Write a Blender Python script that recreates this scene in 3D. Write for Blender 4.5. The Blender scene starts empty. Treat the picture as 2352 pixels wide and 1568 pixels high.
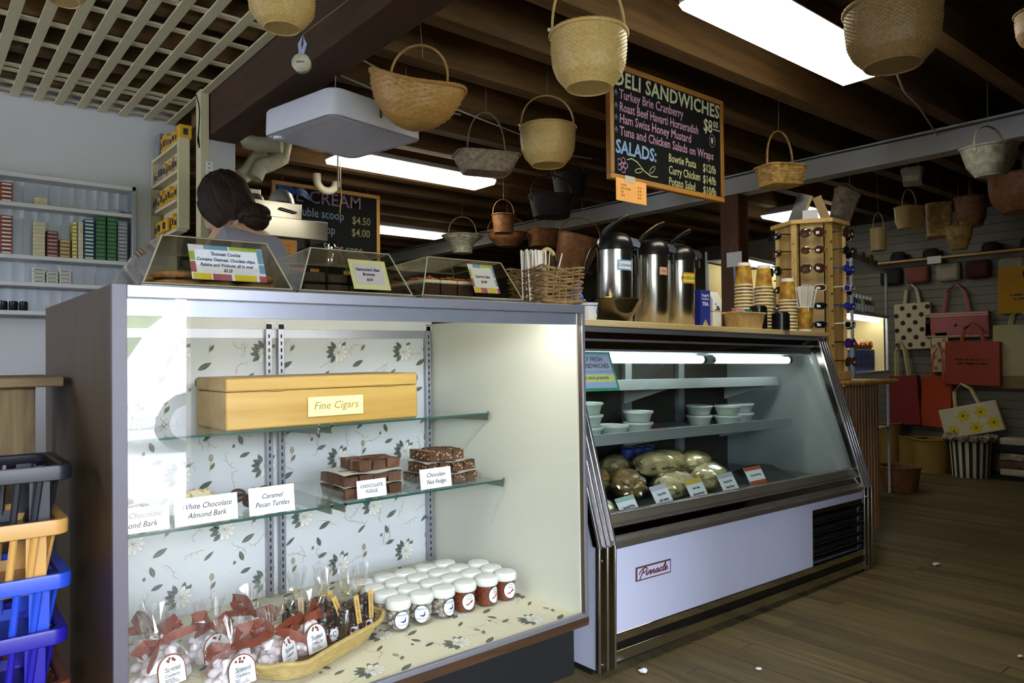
import bpy, bmesh, math, random
from mathutils import Matrix, Vector, Euler, noise as mnoise
PI = math.pi
random.seed(7)
scn = bpy.context.scene
COL = scn.collection

# ---------------------------------------------------------------- camera
def make_camera():
    yaw, pitch, roll, f = 0.8799, 0.0202, -0.0086, 1691.561
    fw = Vector((math.cos(yaw)*math.cos(pitch), math.sin(yaw)*math.cos(pitch), math.sin(pitch)))
    r0 = Vector((math.sin(yaw), -math.cos(yaw), 0))
    u0 = r0.cross(fw)
    r = math.cos(roll)*r0 + math.sin(roll)*u0
    u = -math.sin(roll)*r0 + math.cos(roll)*u0
    cd = bpy.data.cameras.new('camera'); cam = bpy.data.objects.new('camera', cd); COL.objects.link(cam)
    cd.sensor_fit = 'HORIZONTAL'; cd.sensor_width = 36.0; cd.lens = f/2352*36.0
    cd.clip_start = 0.02; cd.clip_end = 200
    m = Matrix((r, u, -fw)).transposed().to_4x4(); m.translation = Vector((0, 0, 1.1))
    cam.matrix_world = m
    scn.camera = cam
make_camera()
# ---------------------------------------------------------------- sky, daylight, exposure
SKY = 25.0
w = bpy.data.worlds.new('overcast_sky'); scn.world = w; w.use_nodes = True
bg = w.node_tree.nodes['Background']; bg.inputs[0].default_value = (0.80, 0.86, 1.0, 1); bg.inputs[1].default_value = SKY
scn.view_settings.view_transform = 'Standard'; scn.view_settings.look = 'None'
scn.view_settings.exposure = 0.42; scn.view_settings.gamma = 1.0
scn.view_settings.use_curve_mapping = False
scn.cycles.use_denoising = True
scn.cycles.max_bounces = 10; scn.cycles.transparent_max_bounces = 24
scn.cycles.diffuse_bounces = 4; scn.cycles.glossy_bounces = 5
scn.cycles.sample_clamp_indirect = 30.0
scn.cycles.caustics_reflective = False; scn.cycles.caustics_refractive = False
def portal(x0, x1, z0, z1, y):
    l = bpy.data.lights.new('window_portal', 'AREA'); l.shape = 'RECTANGLE'; l.size = x1-x0; l.size_y = z1-z0
    l.cycles.is_portal = True
    o = bpy.data.objects.new('window_portal', l); COL.objects.link(o)
    o.location = ((x0+x1)/2, y, (z0+z1)/2); o.rotation_euler = (PI/2, 0, 0)   # shines +Y into the shop
DOOR = (0.80, 1.60, 0.0, 2.12)
WIN = (-1.75, 0.30, 0.70, 2.25)
YF = -2.0
portal(DOOR[0], DOOR[1], DOOR[2], DOOR[3], YF-.02)
portal(WIN[0], WIN[1], WIN[2], WIN[3], YF-.02)
ADD_WIN = (2.9, 4.3, 1.35, 2.15)          # unseen window added in the left wall to brighten that side
l = bpy.data.lights.new('window_portal', 'AREA'); l.shape = 'RECTANGLE'; l.size = ADD_WIN[3]-ADD_WIN[2]; l.size_y = ADD_WIN[1]-ADD_WIN[0]; l.cycles.is_portal = True
o = bpy.data.objects.new('window_portal', l); COL.objects.link(o); o.location = (-3.22, (ADD_WIN[0]+ADD_WIN[1])/2, (ADD_WIN[2]+ADD_WIN[3])/2); o.rotation_euler = (0, -PI/2, 0)   # shines +X

# ---------------------------------------------------------------- helpers
FR_W = Matrix.Identity(4)
def tilt(px, a):
    return Matrix.Translation((px, 0, 0)) @ Matrix.Rotation(-a, 4, 'Y') @ Matrix.Translation((-px, 0, 0))
FR_D = tilt(0.3546, 0.0059)      # the glass case stands a touch out of level on the old floor
FR_E = tilt(1.8179, -0.0136)     # so does the deli case
FRAME = FR_W
def frame(m):
    global FRAME
    FRAME = m

def lin(h):
    h = h.lstrip('#'); o = []
    for i in (0, 2, 4):
        c = int(h[i:i+2], 16)/255
        o.append(c/12.92 if c <= .04045 else ((c+.055)/1.055)**2.4)
    return (*o, 1)
MATS = {}
def mat(name, col, rough=.5, metal=0., var=.0, scale=8., col2=None, bump=0., bscale=60., spec=.5, emit=None, estr=0., stretch=None, coat=0., trans=0., alpha=1.):
    if name in MATS: return MATS[name]
    m = bpy.data.materials.new(name); m.use_nodes = True; MATS[name] = m
    nt = m.node_tree; b = nt.nodes['Principled BSDF']
    c = lin(col) if isinstance(col, str) else col
    b.inputs['Base Color'].default_value = c; b.inputs['Roughness'].default_value = rough
    b.inputs['Metallic'].default_value = metal; b.inputs['Specular IOR Level'].default_value = spec
    b.inputs['Coat Weight'].default_value = coat; b.inputs['Transmission Weight'].default_value = trans
    b.inputs['Alpha'].default_value = alpha
    if emit: 
        b.inputs['Emission Color'].default_value = lin(emit) if isinstance(emit, str) else emit
        b.inputs['Emission Strength'].default_value = estr
    tc = None
    if var > 0 or col2 or bump > 0:
        tc = nt.nodes.new('ShaderNodeTexCoord'); mp = nt.nodes.new('ShaderNodeMapping')
        nt.links.new(tc.outputs['Object'], mp.inputs[0])
        if stretch: mp.inputs['Scale'].default_value = stretch
    if var > 0 or col2:
        n = nt.nodes.new('ShaderNodeTexNoise'); n.inputs['Scale'].default_value = scale; n.inputs['Detail'].default_value = 5
        nt.links.new(mp.outputs[0], n.inputs['Vector'])
        r = nt.nodes.new('ShaderNodeValToRGB'); nt.links.new(n.outputs['Fac'], r.inputs[0])
        c2 = lin(col2) if isinstance(col2, str) else (col2 or tuple(x*(1-var) for x in c[:3])+(1,))
        r.color_ramp.elements[0].position = .32; r.color_ramp.elements[1].position = .68
        r.color_ramp.elements[0].color = c2; r.color_ramp.elements[1].color = c
        nt.links.new(r.outputs[0], b.inputs['Base Color'])
    if bump > 0:
        n2 = nt.nodes.new('ShaderNodeTexNoise'); n2.inputs['Scale'].default_value = bscale; n2.inputs['Detail'].default_value = 4
        nt.links.new(mp.outputs[0], n2.inputs['Vector'])
        bp = nt.nodes.new('ShaderNodeBump'); bp.inputs['Strength'].default_value = bump; bp.inputs['Distance'].default_value = .01
        nt.links.new(n2.outputs['Fac'], bp.inputs['Height']); nt.links.new(bp.outputs[0], b.inputs['Normal'])
    return m
def wood(name, c1, c2, rough=.55, axis='Y', scale=6., ring=14., bump=.15, dist=3.):
    """grain running along one axis: stretched noise through a wave"""
    if name in MATS: return MATS[name]
    m = bpy.data.materials.new(name); m.use_nodes = True; MATS[name] = m
    nt = m.node_tree; b = nt.nodes['Principled BSDF']; b.inputs['Roughness'].default_value = rough
    tc = nt.nodes.new('ShaderNodeTexCoord'); mp = nt.nodes.new('ShaderNodeMapping'); nt.links.new(tc.outputs['Object'], mp.inputs[0])
    s = {'X': (.08, 1, 1), 'Y': (1, .08, 1), 'Z': (1, 1, .08)}[axis]; mp.inputs['Scale'].default_value = s
    oi = nt.nodes.new('ShaderNodeObjectInfo'); 
    ad = nt.nodes.new('ShaderNodeVectorMath'); ad.operation = 'ADD'
    sc = nt.nodes.new('ShaderNodeMath'); sc.operation = 'MULTIPLY'; sc.inputs[1].default_value = 13.; nt.links.new(oi.outputs['Random'], sc.inputs[0])
    nt.links.new(mp.outputs[0], ad.inputs[0]); nt.links.new(sc.outputs[0], ad.inputs[1])
    n = nt.nodes.new('ShaderNodeTexNoise'); n.inputs['Scale'].default_value = scale*4; n.inputs['Detail'].default_value = 8; n.inputs['Roughness'].default_value = .65
    n.inputs['Distortion'].default_value = .6
    nt.links.new(ad.outputs[0], n.inputs['Vector'])
    r = nt.nodes.new('ShaderNodeValToRGB'); nt.links.new(n.outputs['Fac'], r.inputs[0])
    r.color_ramp.elements[0].position = .3; r.color_ramp.elements[1].position = .68
    r.color_ramp.elements[0].color = lin(c2); r.color_ramp.elements[1].color = lin(c1)
    # each board a shade of its own
    mx = nt.nodes.new('ShaderNodeHueSaturation'); mr = nt.nodes.new('ShaderNodeMapRange')
    mr.inputs[3].default_value = .75; mr.inputs[4].default_value = 1.2
    nt.links.new(oi.outputs['Random'], mr.inputs[0]); nt.links.new(mr.outputs[0], mx.inputs['Value']); nt.links.new(r.outputs[0], mx.inputs['Color'])
    nt.links.new(mx.outputs[0], b.inputs['Base Color'])
    if bump:
        bp = nt.nodes.new('ShaderNodeBump'); bp.inputs['Strength'].default_value = bump; bp.inputs['Distance'].default_value = .004
        nt.links.new(n.outputs['Fac'], bp.inputs['Height']); nt.links.new(bp.outputs[0], b.inputs['Normal'])
    return m
def glass(name, tint=(1, 1, 1), ior=1.5, rough=0., refl=1.0, edge=None):
    """thin sheet: clear with a Fresnel gloss"""
    if name in MATS: return MATS[name]
    m = bpy.data.materials.new(name); m.use_nodes = True; MATS[name] = m
    nt = m.node_tree; nt.nodes.clear()
    out = nt.nodes.new('ShaderNodeOutputMaterial'); mix = nt.nodes.new('ShaderNodeMixShader')
    t = nt.nodes.new('ShaderNodeBsdfTransparent'); t.inputs[0].default_value = (*tint, 1)
    g = nt.nodes.new('ShaderNodeBsdfGlossy'); g.inputs['Roughness'].default_value = rough; g.inputs[0].default_value = (refl, refl, refl, 1)
    fr = nt.nodes.new('ShaderNodeFresnel'); fr.inputs[0].default_value = ior
    # the node swaps the index on back faces; feed it the inverse there so both faces of a thin sheet reflect alike
    geo = nt.nodes.new('ShaderNodeNewGeometry'); md = nt.nodes.new('ShaderNodeMath'); md.operation = 'MULTIPLY_ADD'
    md.inputs[1].default_value = 1.0/ior-ior; md.inputs[2].default_value = ior
    nt.links.new(geo.outputs['Backfacing'], md.inputs[0])
    nt.links.new(md.outputs[0], fr.inputs[0])
    nt.links.new(fr.outputs[0], mix.inputs[0]); nt.links.new(t.outputs[0], mix.inputs[1]); nt.links.new(g.outputs[0], mix.inputs[2])
    nt.links.new(mix.outputs[0], out.inputs[0])
    return m

class MB:
    def __init__(s): s.v = []; s.f = []; s.m = []
    def add(s, vs, fs, mi=0, M=None):
        o = len(s.v)
        s.v += [tuple(M @ Vector(p)) if M else tuple(p) for p in vs]
        s.f += [tuple(i+o for i in q) for q in fs]; s.m += [mi]*len(fs); return s
    def box(s, x0, x1, y0, y1, z0, z1, mi=0, M=None):
        v = [(x0,y0,z0),(x1,y0,z0),(x1,y1,z0),(x0,y1,z0),(x0,y0,z1),(x1,y0,z1),(x1,y1,z1),(x0,y1,z1)]
        return s.add(v, [(3,2,1,0),(4,5,6,7),(0,1,5,4),(1,2,6,5),(2,3,7,6),(3,0,4,7)], mi, M)
    def prism(s, pts, a, b, axis='Y', mi=0, M=None):
        """polygon swept from a to b; pts (x,z) for Y, (y,z) for X, (x,y) for Z, anticlockwise seen from +axis side or not"""
        n = len(pts)
        def P(p, t): return {'X': (t, p[0], p[1]), 'Y': (p[0], t, p[1]), 'Z': (p[0], p[1], t)}[axis]
        v = [P(p, a) for p in pts]+[P(p, b) for p in pts]
        f = [tuple(range(n)), tuple(range(2*n-1, n-1, -1))]+[(i, i+n, (i+1) % n+n, (i+1) % n) for i in range(n)]
        return s.add(v, f, mi, M)
    def lathe(s, prof, n=24, mi=0, c=(0,0,0), cap=(True, True), M=None, sx=1., sy=1.):
        v = []; f = []
        for r, z in prof:
            for i in range(n):
                a = 2*PI*i/n; v.append((c[0]+r*math.cos(a)*sx, c[1]+r*math.sin(a)*sy, c[2]+z))
        for j in range(len(prof)-1):
            for i in range(n):
                k = (i+1) % n; f.append((j*n+i, j*n+k, (j+1)*n+k, (j+1)*n+i))
        if cap[0]: f.append(tuple(range(n-1, -1, -1)))
        if cap[1]: f.append(tuple((len(prof)-1)*n+i for i in range(n)))
        return s.add(v, f, mi, M)
    def tube(s, pts, r, n=8, closed=False, mi=0, M=None, flat=None):
        pts = [Vector(p) for p in pts]; N = len(pts); v = []; f = []
        rr = r if isinstance(r, (list, tuple)) else [r]*N
        up = None
        for i, p in enumerate(pts):
            a = pts[(i-1) % N] if (closed or i > 0) else p; b = pts[(i+1) % N] if (closed or i < N-1) else p
            t = (b-a).normalized() if (b-a).length > 1e-9 else Vector((0,0,1))
            if up is None: up = t.orthogonal().normalized() if flat is None else Vector(flat)
            x = up - t*up.dot(t)
            x = x.normalized() if x.length > 1e-6 else t.orthogonal().normalized()
            y = t.cross(x); up = x if flat is None else Vector(flat)
            q = rr[i]; q = q if isinstance(q, tuple) else (q, q)
            for k in range(n):
                an = 2*PI*k/n; v.append(p+x*math.cos(an)*q[0]+y*math.sin(an)*q[1])
        M2 = N if closed else N-1
        for i in range(M2):
            j = (i+1) % N
            for k in range(n):
                l = (k+1) % n; f.append((i*n+k, i*n+l, j*n+l, j*n+k))
        if not closed: f += [tuple(range(n-1, -1, -1)), tuple((N-1)*n+k for k in range(n))]
        return s.add(v, f, mi, M)
    def grid(s, fn, nu, nv, mi=0, closeu=False):
        v = []; f = []; cu = nu if closeu else nu+1
        for j in range(nv+1):
            for i in range(cu): v.append(fn(i/nu, j/nv))
        for j in range(nv):
            for i in range(nu):
                k = (i+1) % cu; f.append((j*cu+i, j*cu+k, (j+1)*cu+k, (j+1)*cu+i))
        return s.add(v, f, mi)
    def ico(s, c, r, sub=1, mi=0, jit=0., sc=(1,1,1), M=None):
        b = bmesh.new(); bmesh.ops.create_icosphere(b, subdivisions=sub, radius=1)
        vs = []
        for q in b.verts:
            k = 1+random.uniform(-jit, jit); vs.append((c[0]+q.co.x*r*sc[0]*k, c[1]+q.co.y*r*sc[1]*k, c[2]+q.co.z*r*sc[2]*k))
        fs = [tuple(x.index for x in q.verts) for q in b.faces]; b.free()
        return s.add(vs, fs, mi, M)
    def mesh(s, name, mats, smooth=True, ang=38):
        me = bpy.data.meshes.new(name); me.from_pydata(s.v, [], s.f)
        mats = mats if isinstance(mats, (list, tuple)) else [mats]
        for m in mats: me.materials.append(m)
        if len(mats) > 1: me.polygons.foreach_set('material_index', s.m)
        bm = bmesh.new(); bm.from_mesh(me); bmesh.ops.recalc_face_normals(bm, faces=bm.faces); bm.to_mesh(me); bm.free()
        if smooth:
            me.polygons.foreach_set('use_smooth', [True]*len(me.polygons))
            try: me.set_sharp_from_angle(angle=math.radians(ang))
            except Exception: pass
        me.update(); return me
    def build(s, name, mats, parent=None, smooth=True, bevel=0., loc=None, rot=None, ang=38):
        return put(name, s.mesh(name, mats, smooth, ang), parent, loc, rot, bevel)
def put(name, me, parent=None, loc=None, rot=None, bevel=0.):
    o = bpy.data.objects.new(name, me); COL.objects.link(o)
    L = Matrix.LocRotScale(Vector(loc or (0,0,0)), Euler(rot or (0,0,0)), None)
    if parent: o.parent = parent; o.matrix_local = L
    else: o.matrix_world = FRAME @ L
    if bevel:
        b = o.modifiers.new('bevel', 'BEVEL'); b.width = bevel; b.segments = 2; b.limit_method = 'ANGLE'; b.angle_limit = math.radians(40)
    return o
def tag(o, label, cat=None, group=None, kind=None):
    o['label'] = label
    if cat: o['category'] = cat
    if group: o['group'] = group
    if kind: o['kind'] = kind
    return o
def thing(name, label, cat, loc=(0,0,0), rotz=0., group=None, rot=None, M=None):
    o = bpy.data.objects.new(name, None); COL.objects.link(o); o.empty_display_size = .05
    L = Matrix.LocRotScale(Vector(loc), Euler(rot or (0,0,rotz)), None)
    o.matrix_world = FRAME @ (M if M is not None else L)
    return tag(o, label, cat, group)
def struct(name, mb, m, bevel=0., label=None, smooth=True, parent=None):
    o = mb.build(name, m, parent, smooth=smooth, bevel=bevel)
    if parent is None: o['kind'] = 'structure'
    if label: o['label'] = label
    return o
def copy_tree(root, M, label, group=None):
    r = root.copy(); COL.objects.link(r); r.matrix_world = FRAME @ M; r['label'] = label
    if group: r['group'] = group
    for ch in root.children:
        c = ch.copy(); COL.objects.link(c); c.parent = r; c.matrix_local = ch.matrix_local.copy()
        for g in ch.children:
            d = g.copy(); COL.objects.link(d); d.parent = c; d.matrix_local = g.matrix_local.copy()
    return r
def TR(loc, rotz=0., rot=None):
    return Matrix.LocRotScale(Vector(loc), Euler(rot or (0,0,rotz)), None)
TCACHE = {}
def text(parent, body, size, loc, m, rot=(PI/2,0,0), align='CENTER', shear=0., sx=1., off=0., name='lettering', ext=.0003, space=1., lo=2):
    cu = bpy.data.curves.new('lettering', 'FONT'); cu.body = body; cu.size = size; cu.align_x = align; cu.align_y = 'CENTER'
    cu.shear = shear; cu.offset = off; cu.extrude = ext; cu.resolution_u = lo; cu.space_character = space
    t = bpy.data.objects.new('t', cu); COL.objects.link(t)
    dg = bpy.context.evaluated_depsgraph_get(); me = bpy.data.meshes.new_from_object(t.evaluated_get(dg))
    bpy.data.objects.remove(t); bpy.data.curves.remove(cu)
    if sx != 1.: me.transform(Matrix.Diagonal((sx, 1, 1, 1)))
    me.materials.clear(); me.materials.append(m); me.name = 'lettering'
    return put(name, me, parent, loc, rot)
ORD = ['first','second','third','fourth','fifth','sixth','seventh','eighth','ninth','tenth','eleventh','twelfth','thirteenth','fourteenth','fifteenth','sixteenth','seventeenth','eighteenth','nineteenth','twentieth','twenty-first','twenty-second','twenty-third','twenty-fourth']
def lerp(a, b, t): return a+(b-a)*t

# ---------------------------------------------------------------- shared materials
M_floorw = wood('floor_boards', '#7a6a46', '#4e442c', rough=.6, axis='Y', scale=5)
M_joist = wood('joist_timber', '#7c5a2e', '#4a351a', rough=.75, axis='X', scale=5)
M_ceil = wood('ceiling_boards', '#4a3320', '#2c1d12', rough=.85, axis='Y', scale=5)
M_beam = wood('brown_beam_timber', '#402711', '#2c1a0b', rough=.8, axis='Y', scale=4)
M_post = wood('brown_post_timber', '#6d4126', '#4e2d1a', rough=.65, axis='Z', scale=5)
M_grey = mat('grey_paint', '#bdbdbd', rough=.55, var=.12, scale=6, bump=.2, bscale=30)
M_wallw = mat('white_wall_paint', '#d3d3d8', rough=.7, var=.05, scale=4, bump=.05)
M_cream = mat('cream_paint', '#cfc6a4', rough=.6, var=.06, scale=10)
M_black = mat('black_void', '#0b0a0a', rough=.8, var=.2)
M_blackp = mat('black_plastic', '#121214', rough=.28, var=.1)
M_chrome = mat('chrome', '#d8d6d2', rough=.06, metal=1., var=.04, scale=20)
M_steel = mat('brushed_steel', '#c8c4ba', rough=.22, metal=1., var=.08, scale=30, stretch=(1,1,.05))
M_alu = mat('aluminium', '#a9aab6', rough=.38, metal=.7, var=.06, scale=40)
M_whitep = mat('white_plastic', '#e9e9e6', rough=.35, var=.03)
M_paper = mat('white_card', '#eceef4', rough=.6, var=.02)
M_ink = mat('black_ink', '#23222c', rough=.7, var=.05)
M_glass = glass('clear_glass', (.985, .995, .99))
# ================================================================ THE SETTING
# area light -Z rotated by +90 about X points to +Y
XL, XR, YB, YFAR, ZC = -3.2, 7.65, 4.74, 8.6, 2.66
fl = struct('floor', MB().box(XL, XR, YF, YFAR, -.06, -.012), mat('floor_underlay', '#20190f', rough=.9, var=.2))
# floor boards that the picture shows are parts; the rest lie under the cases
bw = .082; bid = {}
def board(x, y0, y1, w=bw-.003):
    k = (round(y1-y0, 2), w)
    if k not in bid: bid[k] = MB().box(0, w, 0, y1-y0, -.013, random.uniform(-.0006, .0006)).mesh('plank', M_floorw, smooth=False)
    put('plank', bid[k], fl, (x, y0, random.uniform(-.0012, 0)))
x = 1.6; n = 0
while x < 7.6 and n < 90:
    random.seed(n)
    cut = random.choice((1.6, 2.4, 0.9, 3.1))
    y = -1.95
    segs = [(-1.95, cut), (cut+.003, 4.6)]
    for a, b in segs: board(x, a, b)
    x += bw; n += 1
# boards beyond, under the cases and behind them
rest = MB()
x = XL
while x < XR-.01:
    if x < 1.55: rest.box(x, min(x+bw-.003, XR), YF, 4.6, -.013, 0)
    rest.box(x, min(x+bw-.003, XR), 4.605, YFAR, -.013, 0)
    x += bw
o = rest.build('floorboards', M_floorw, fl, smooth=False); o['kind'] = 'stuff'

# ceiling boards, joists
cl = struct('ceiling', MB().box(XL, XR, YF, YFAR, ZC+.025, ZC+.08), mat('roof_deck', '#1d140c', rough=.9, var=.3))
x = 1.3; i = 0
while x < XR-.05:
    me = bid.get('c')
    if me is None: me = bid['c'] = MB().box(0, .145, YF, YFAR, 0, .022).mesh('ceiling_board', M_ceil, smooth=False)
    put('ceiling_board', me, cl, (x, 0, ZC)); x += .15
rest = MB()
x = XL
while x < 1.25: rest.box(x, x+.145, YF, YFAR, ZC, ZC+.022); x += .15
o = rest.build('ceiling_boards', M_ceil, cl, smooth=False); o['kind'] = 'stuff'
JM = MB().box(1.30, XR, 0, .085, 2.452, ZC).mesh('joist', M_joist, smooth=False)
JL = MB().box(XL, 1.30, 0, .085, 2.545, ZC).mesh('joist', M_joist, smooth=False)
k = 0
y = 2.415 - .403*10
while y < YFAR-.1:
    if y > YF+.05:
        put('joist', JM, cl, (0, y, random.uniform(-.004, .004)))
        put('joist', JL, cl, (0, y, 0))
    y += .403
# timbers
b = struct('trim_1', MB().box(1.262, 1.432, -1.9, 4.13, 2.30, 2.545), M_beam, bevel=.006, label='heavy dark brown ceiling beam over the glass case')
g = MB().box(4.80, 4.93, YF, YFAR, 2.302, 2.452)
struct('trim_2', g, M_grey, bevel=.004, label='grey painted ceiling beam crossing under the joists')
c = MB(); c.tube([(4.792, yy, 2.432+.004*math.sin(yy*3)) for yy in [YF+.1*q for q in range(1, 104)]], .006, 6)
tag(c.build('cable', mat('dark_cable', '#2b2b2b', var=.1)), 'thin dark cable running along the grey painted ceiling beam', 'cable')
struct('trim_3', MB().box(4.80, 4.93, 3.14, 3.30, 0, 2.302), M_post, bevel=.006, label='square brown wooden post under the grey beam')

# outer walls
struct('wall_back', MB().box(XL, 1.20, YB, YB+.12, -.06, 2.68), M_wallw, label='white back wall behind the counter')
wl = MB(); wl.box(XL-.12, XL, YF, ADD_WIN[0], -.06, 2.7); wl.box(XL-.12, XL, ADD_WIN[1], YB+.12, -.06, 2.7); wl.box(XL-.12, XL, ADD_WIN[0], ADD_WIN[1], -.06, ADD_WIN[2]); wl.box(XL-.12, XL, ADD_WIN[0], ADD_WIN[1], ADD_WIN[3], 2.7)
struct('wall_left', wl, M_wallw)
wf = MB()
for yy in [ADD_WIN[0]+(ADD_WIN[1]-ADD_WIN[0]-.05)*i/4 for i in range(5)]: wf.box(XL-.1, XL-.03, yy, yy+.05, ADD_WIN[2], ADD_WIN[3])
for zz in (ADD_WIN[2], ADD_WIN[3]-.05): wf.box(XL-.1, XL-.03, ADD_WIN[0], ADD_WIN[1], zz, zz+.05)
wo = wf.build('window_added', mat('window_frame', '#d8d8d4', var=.03)); wo['kind'] = 'structure'
for i in range(4):
    ya = ADD_WIN[0]+(ADD_WIN[1]-ADD_WIN[0]-.05)*i/4+.05; MB().box(XL-.07, XL-.066, ya, ya+(ADD_WIN[1]-ADD_WIN[0]-.05)/4-.05, ADD_WIN[2]+.05, ADD_WIN[3]-.05).build('pane', M_glass, wo, smooth=False)
# added unseen wall by the door, blocks daylight from the back aisle
struct('wall_light_block', MB().box(1.72, 1.82, YF, -.05, -.01, 2.7), mat('front_wall', '#5a4a38', rough=.8, var=.1))
wr = struct('wall_right', MB().box(XR, XR+.12, YF, YFAR, -.06, 2.7), mat('slatwall_groove', '#3a372f', rough=.9, var=.2), label='grey slatted display wall at the far right')
SL = MB().box(-.016, 0, -1.9, YFAR-.05, 0, .076).mesh('slat', mat('slatwall_grey', '#7d7a6e', rough=.6, var=.15, scale=5), smooth=False)
for i in range(30): put('slat', SL, wr, (XR, 0, .03+i*.08))
struct('wall_far', MB().box(1.0, XR, YFAR, YFAR+.1, -.06, 2.7), mat('far_wall', '#8d8b93', rough=.7, var=.08, scale=3))
struct('wall_side', MB().box(1.20, 1.28, YB, YFAR, 0, 2.7), M_wallw)
# front wall behind the camera, with the shop window and the open door
fw_ = MB()
fw_.box(XL, WIN[0], YF-.12, YF, -.06, 2.7); fw_.box(WIN[0], WIN[1], YF-.12, YF, -.06, WIN[2]); fw_.box(WIN[0], WIN[1], YF-.12, YF, WIN[3], 2.7)
fw_.box(WIN[1], DOOR[0], YF-.12, YF, -.06, 2.7); fw_.box(DOOR[0], DOOR[1], YF-.12, YF, DOOR[3], 2.7); fw_.box(DOOR[1], XR, YF-.12, YF, -.06, 2.7)
struct('wall_front', fw_, mat('front_wall', '#5a4a38', rough=.8, var=.1))
wf = MB()
for xx in [WIN[0]+(WIN[1]-WIN[0]-.05)*i/3 for i in range(4)]: wf.box(xx, xx+.05, YF-.1, YF-.03, WIN[2], WIN[3])
for zz in (WIN[2], WIN[3]-.05): wf.box(WIN[0], WIN[1], YF-.1, YF-.03, zz, zz+.05)
wo = wf.build('window_1', mat('window_frame', '#d8d8d4', var=.03)); wo['kind'] = 'structure'
WS = (WIN[1]-WIN[0]-.05)/3
for i in range(3): MB().box(WIN[0]+.05+WS*i, WIN[0]+WS+WS*i, YF-.07, YF-.066, WIN[2]+.05, WIN[3]-.05).build('pane', M_glass, wo, smooth=False)

# ---------------- white post, film shelf corner
pm = MB().box(1.255, 1.425, 4.135, 4.24, 0, 2.30)
struct('trim_4', pm, M_wallw, bevel=.003, label='white boxed post carrying the brown ceiling beam')
struct('trim_5', MB().box(1.212, 1.256, 4.05, 4.13, 1.0, 2.54), M_cream, bevel=.002, label='narrow cream upright board beside the white post')
# lattice ceiling
lt = thing('lattice_panel', 'cream painted wooden lattice hung under the ceiling joists', 'lattice', (0, 0, 2.52))
LY = MB().box(-.021, .021, -1.5, 4.735, 0, .008).mesh('lattice_strip', M_cream, smooth=False)
LX = MB().box(-2.0, 1.262, -.018, .018, .008, .016).mesh('lattice_strip', M_cream, smooth=False)
xs = [.451-.1085*i for i in range(1, 20)] + [.451, .557, .656, .763, .867, .975, 1.106, 1.236]
for xx in xs: put('lattice_strip', LY, lt, (xx, 0, 0))
yy = -1.4
for yy in [4.66, 4.525, 4.335, 4.26] + [3.898-.262*i for i in range(0, 20)]: put('lattice_strip', LX, lt, (0, yy, 0))

# ---------------- outside: forecourt, hedge, parked van (seen mirrored in the case glass)
o = struct('forecourt', MB().box(-18, 22, -26, YF-.12, -.3, -.05), mat('pale_paving', '#b9b6ae', rough=.9, var=.12, scale=2, bump=.2))
h = MB()
random.seed(3)
def hedge(u, v):
    X = -18+40*u; Z = 2.6*v
    n = mnoise.noise(Vector((X*.8, Z*1.3, 1)))*.5+mnoise.noise(Vector((X*3, Z*3, 4)))*.25
    return (X, -15-.9*math.sin(v*PI)+n, Z+(n*.7 if v > .8 else 0)-.1)
h.grid(hedge, 160, 14); h.box(-18, 22, -19, -15.2, -.2, 2.2)
tag(h.build('hedge', mat('hedge_green', '#5c7a3a', rough=.8, col2='#2e4420', scale=3, bump=.5, bscale=8)), 'tall green hedge across the forecourt outside the shop', 'hedge')
def van():
    white = mat('van_white', '#f4f5f6', rough=.25, var=.02, coat=.3)
    t = thing('parked_van', 'white delivery van parked outside, mirrored in the case glass', 'van', (2.12, -6.05, -.05))
    side = [(0,.45),(0,.78),(.05,.95),(.28,1.08),(.62,1.62),(.95,1.90),(1.3,1.98),(4.6,1.98),(4.75,1.85),(4.78,.45)]
    arch = lambda cx: [(cx+.38, .45)]+[(cx+.38*math.cos(a), .36+.38*math.sin(a)) for a in [.25+.44*i for i in range(7)]]+[(cx-.38, .45)]
    p = side[:]
    pts = p+arch(3.9)[0:]+arch(.62)
    m = MB(); m.prism(pts, -1.9, 0, 'Y')
    m.build('body', white, t, bevel=.06)
    dk = mat('van_window', '#23282c', rough=.08, var=.1)
    MB().prism([(.72,1.15),(.98,1.72),(1.35,1.80),(1.35,1.15)], .001, .012, 'Y').build('side_window', dk, t)
    MB().prism([(.34,1.12),(.63,1.58),(.66,1.58),(.37,1.12)], -1.75, -.15, 'Y').build('windscreen', dk, t)
    MB().box(-.06, .25, -1.88, -.02, .30, .56).build('bumper', mat('van_bumper', '#c9cbcd', rough=.5, var=.05), t, bevel=.04)
    MB().box(1.15, 3.4, -1.8, -.06, .30, .45).build('sill', mat('van_bumper', '#c9cbcd'), t, bevel=.02)
    for xx in (.62, 3.9):
        w_ = MB().lathe([(.34, 0), (.36, .03), (.36, .19), (.34, .22)], 28, M=Matrix.Translation((xx, -.03, .36)) @ Matrix.Rotation(PI/2, 4, 'X'))
        wo = w_.build('wheel', mat('tyre', '#1b1b1c', rough=.8, var=.1), t)
        MB().lathe([(.0, -.02), (.1, -.025), (.22, -.01), (.23, .02)], 24, M=Matrix.Translation((xx, -.03, .36)) @ Matrix.Rotation(PI/2, 4, 'X'), cap=(False, False)).build('hubcap', M_alu, wo)
    MB().box(-.02, .1, -.32, -.05, .68, .86).build('headlight', mat('headlight', '#dfe6ea', rough=.1, var=.05), t, bevel=.02)
van()

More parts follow.
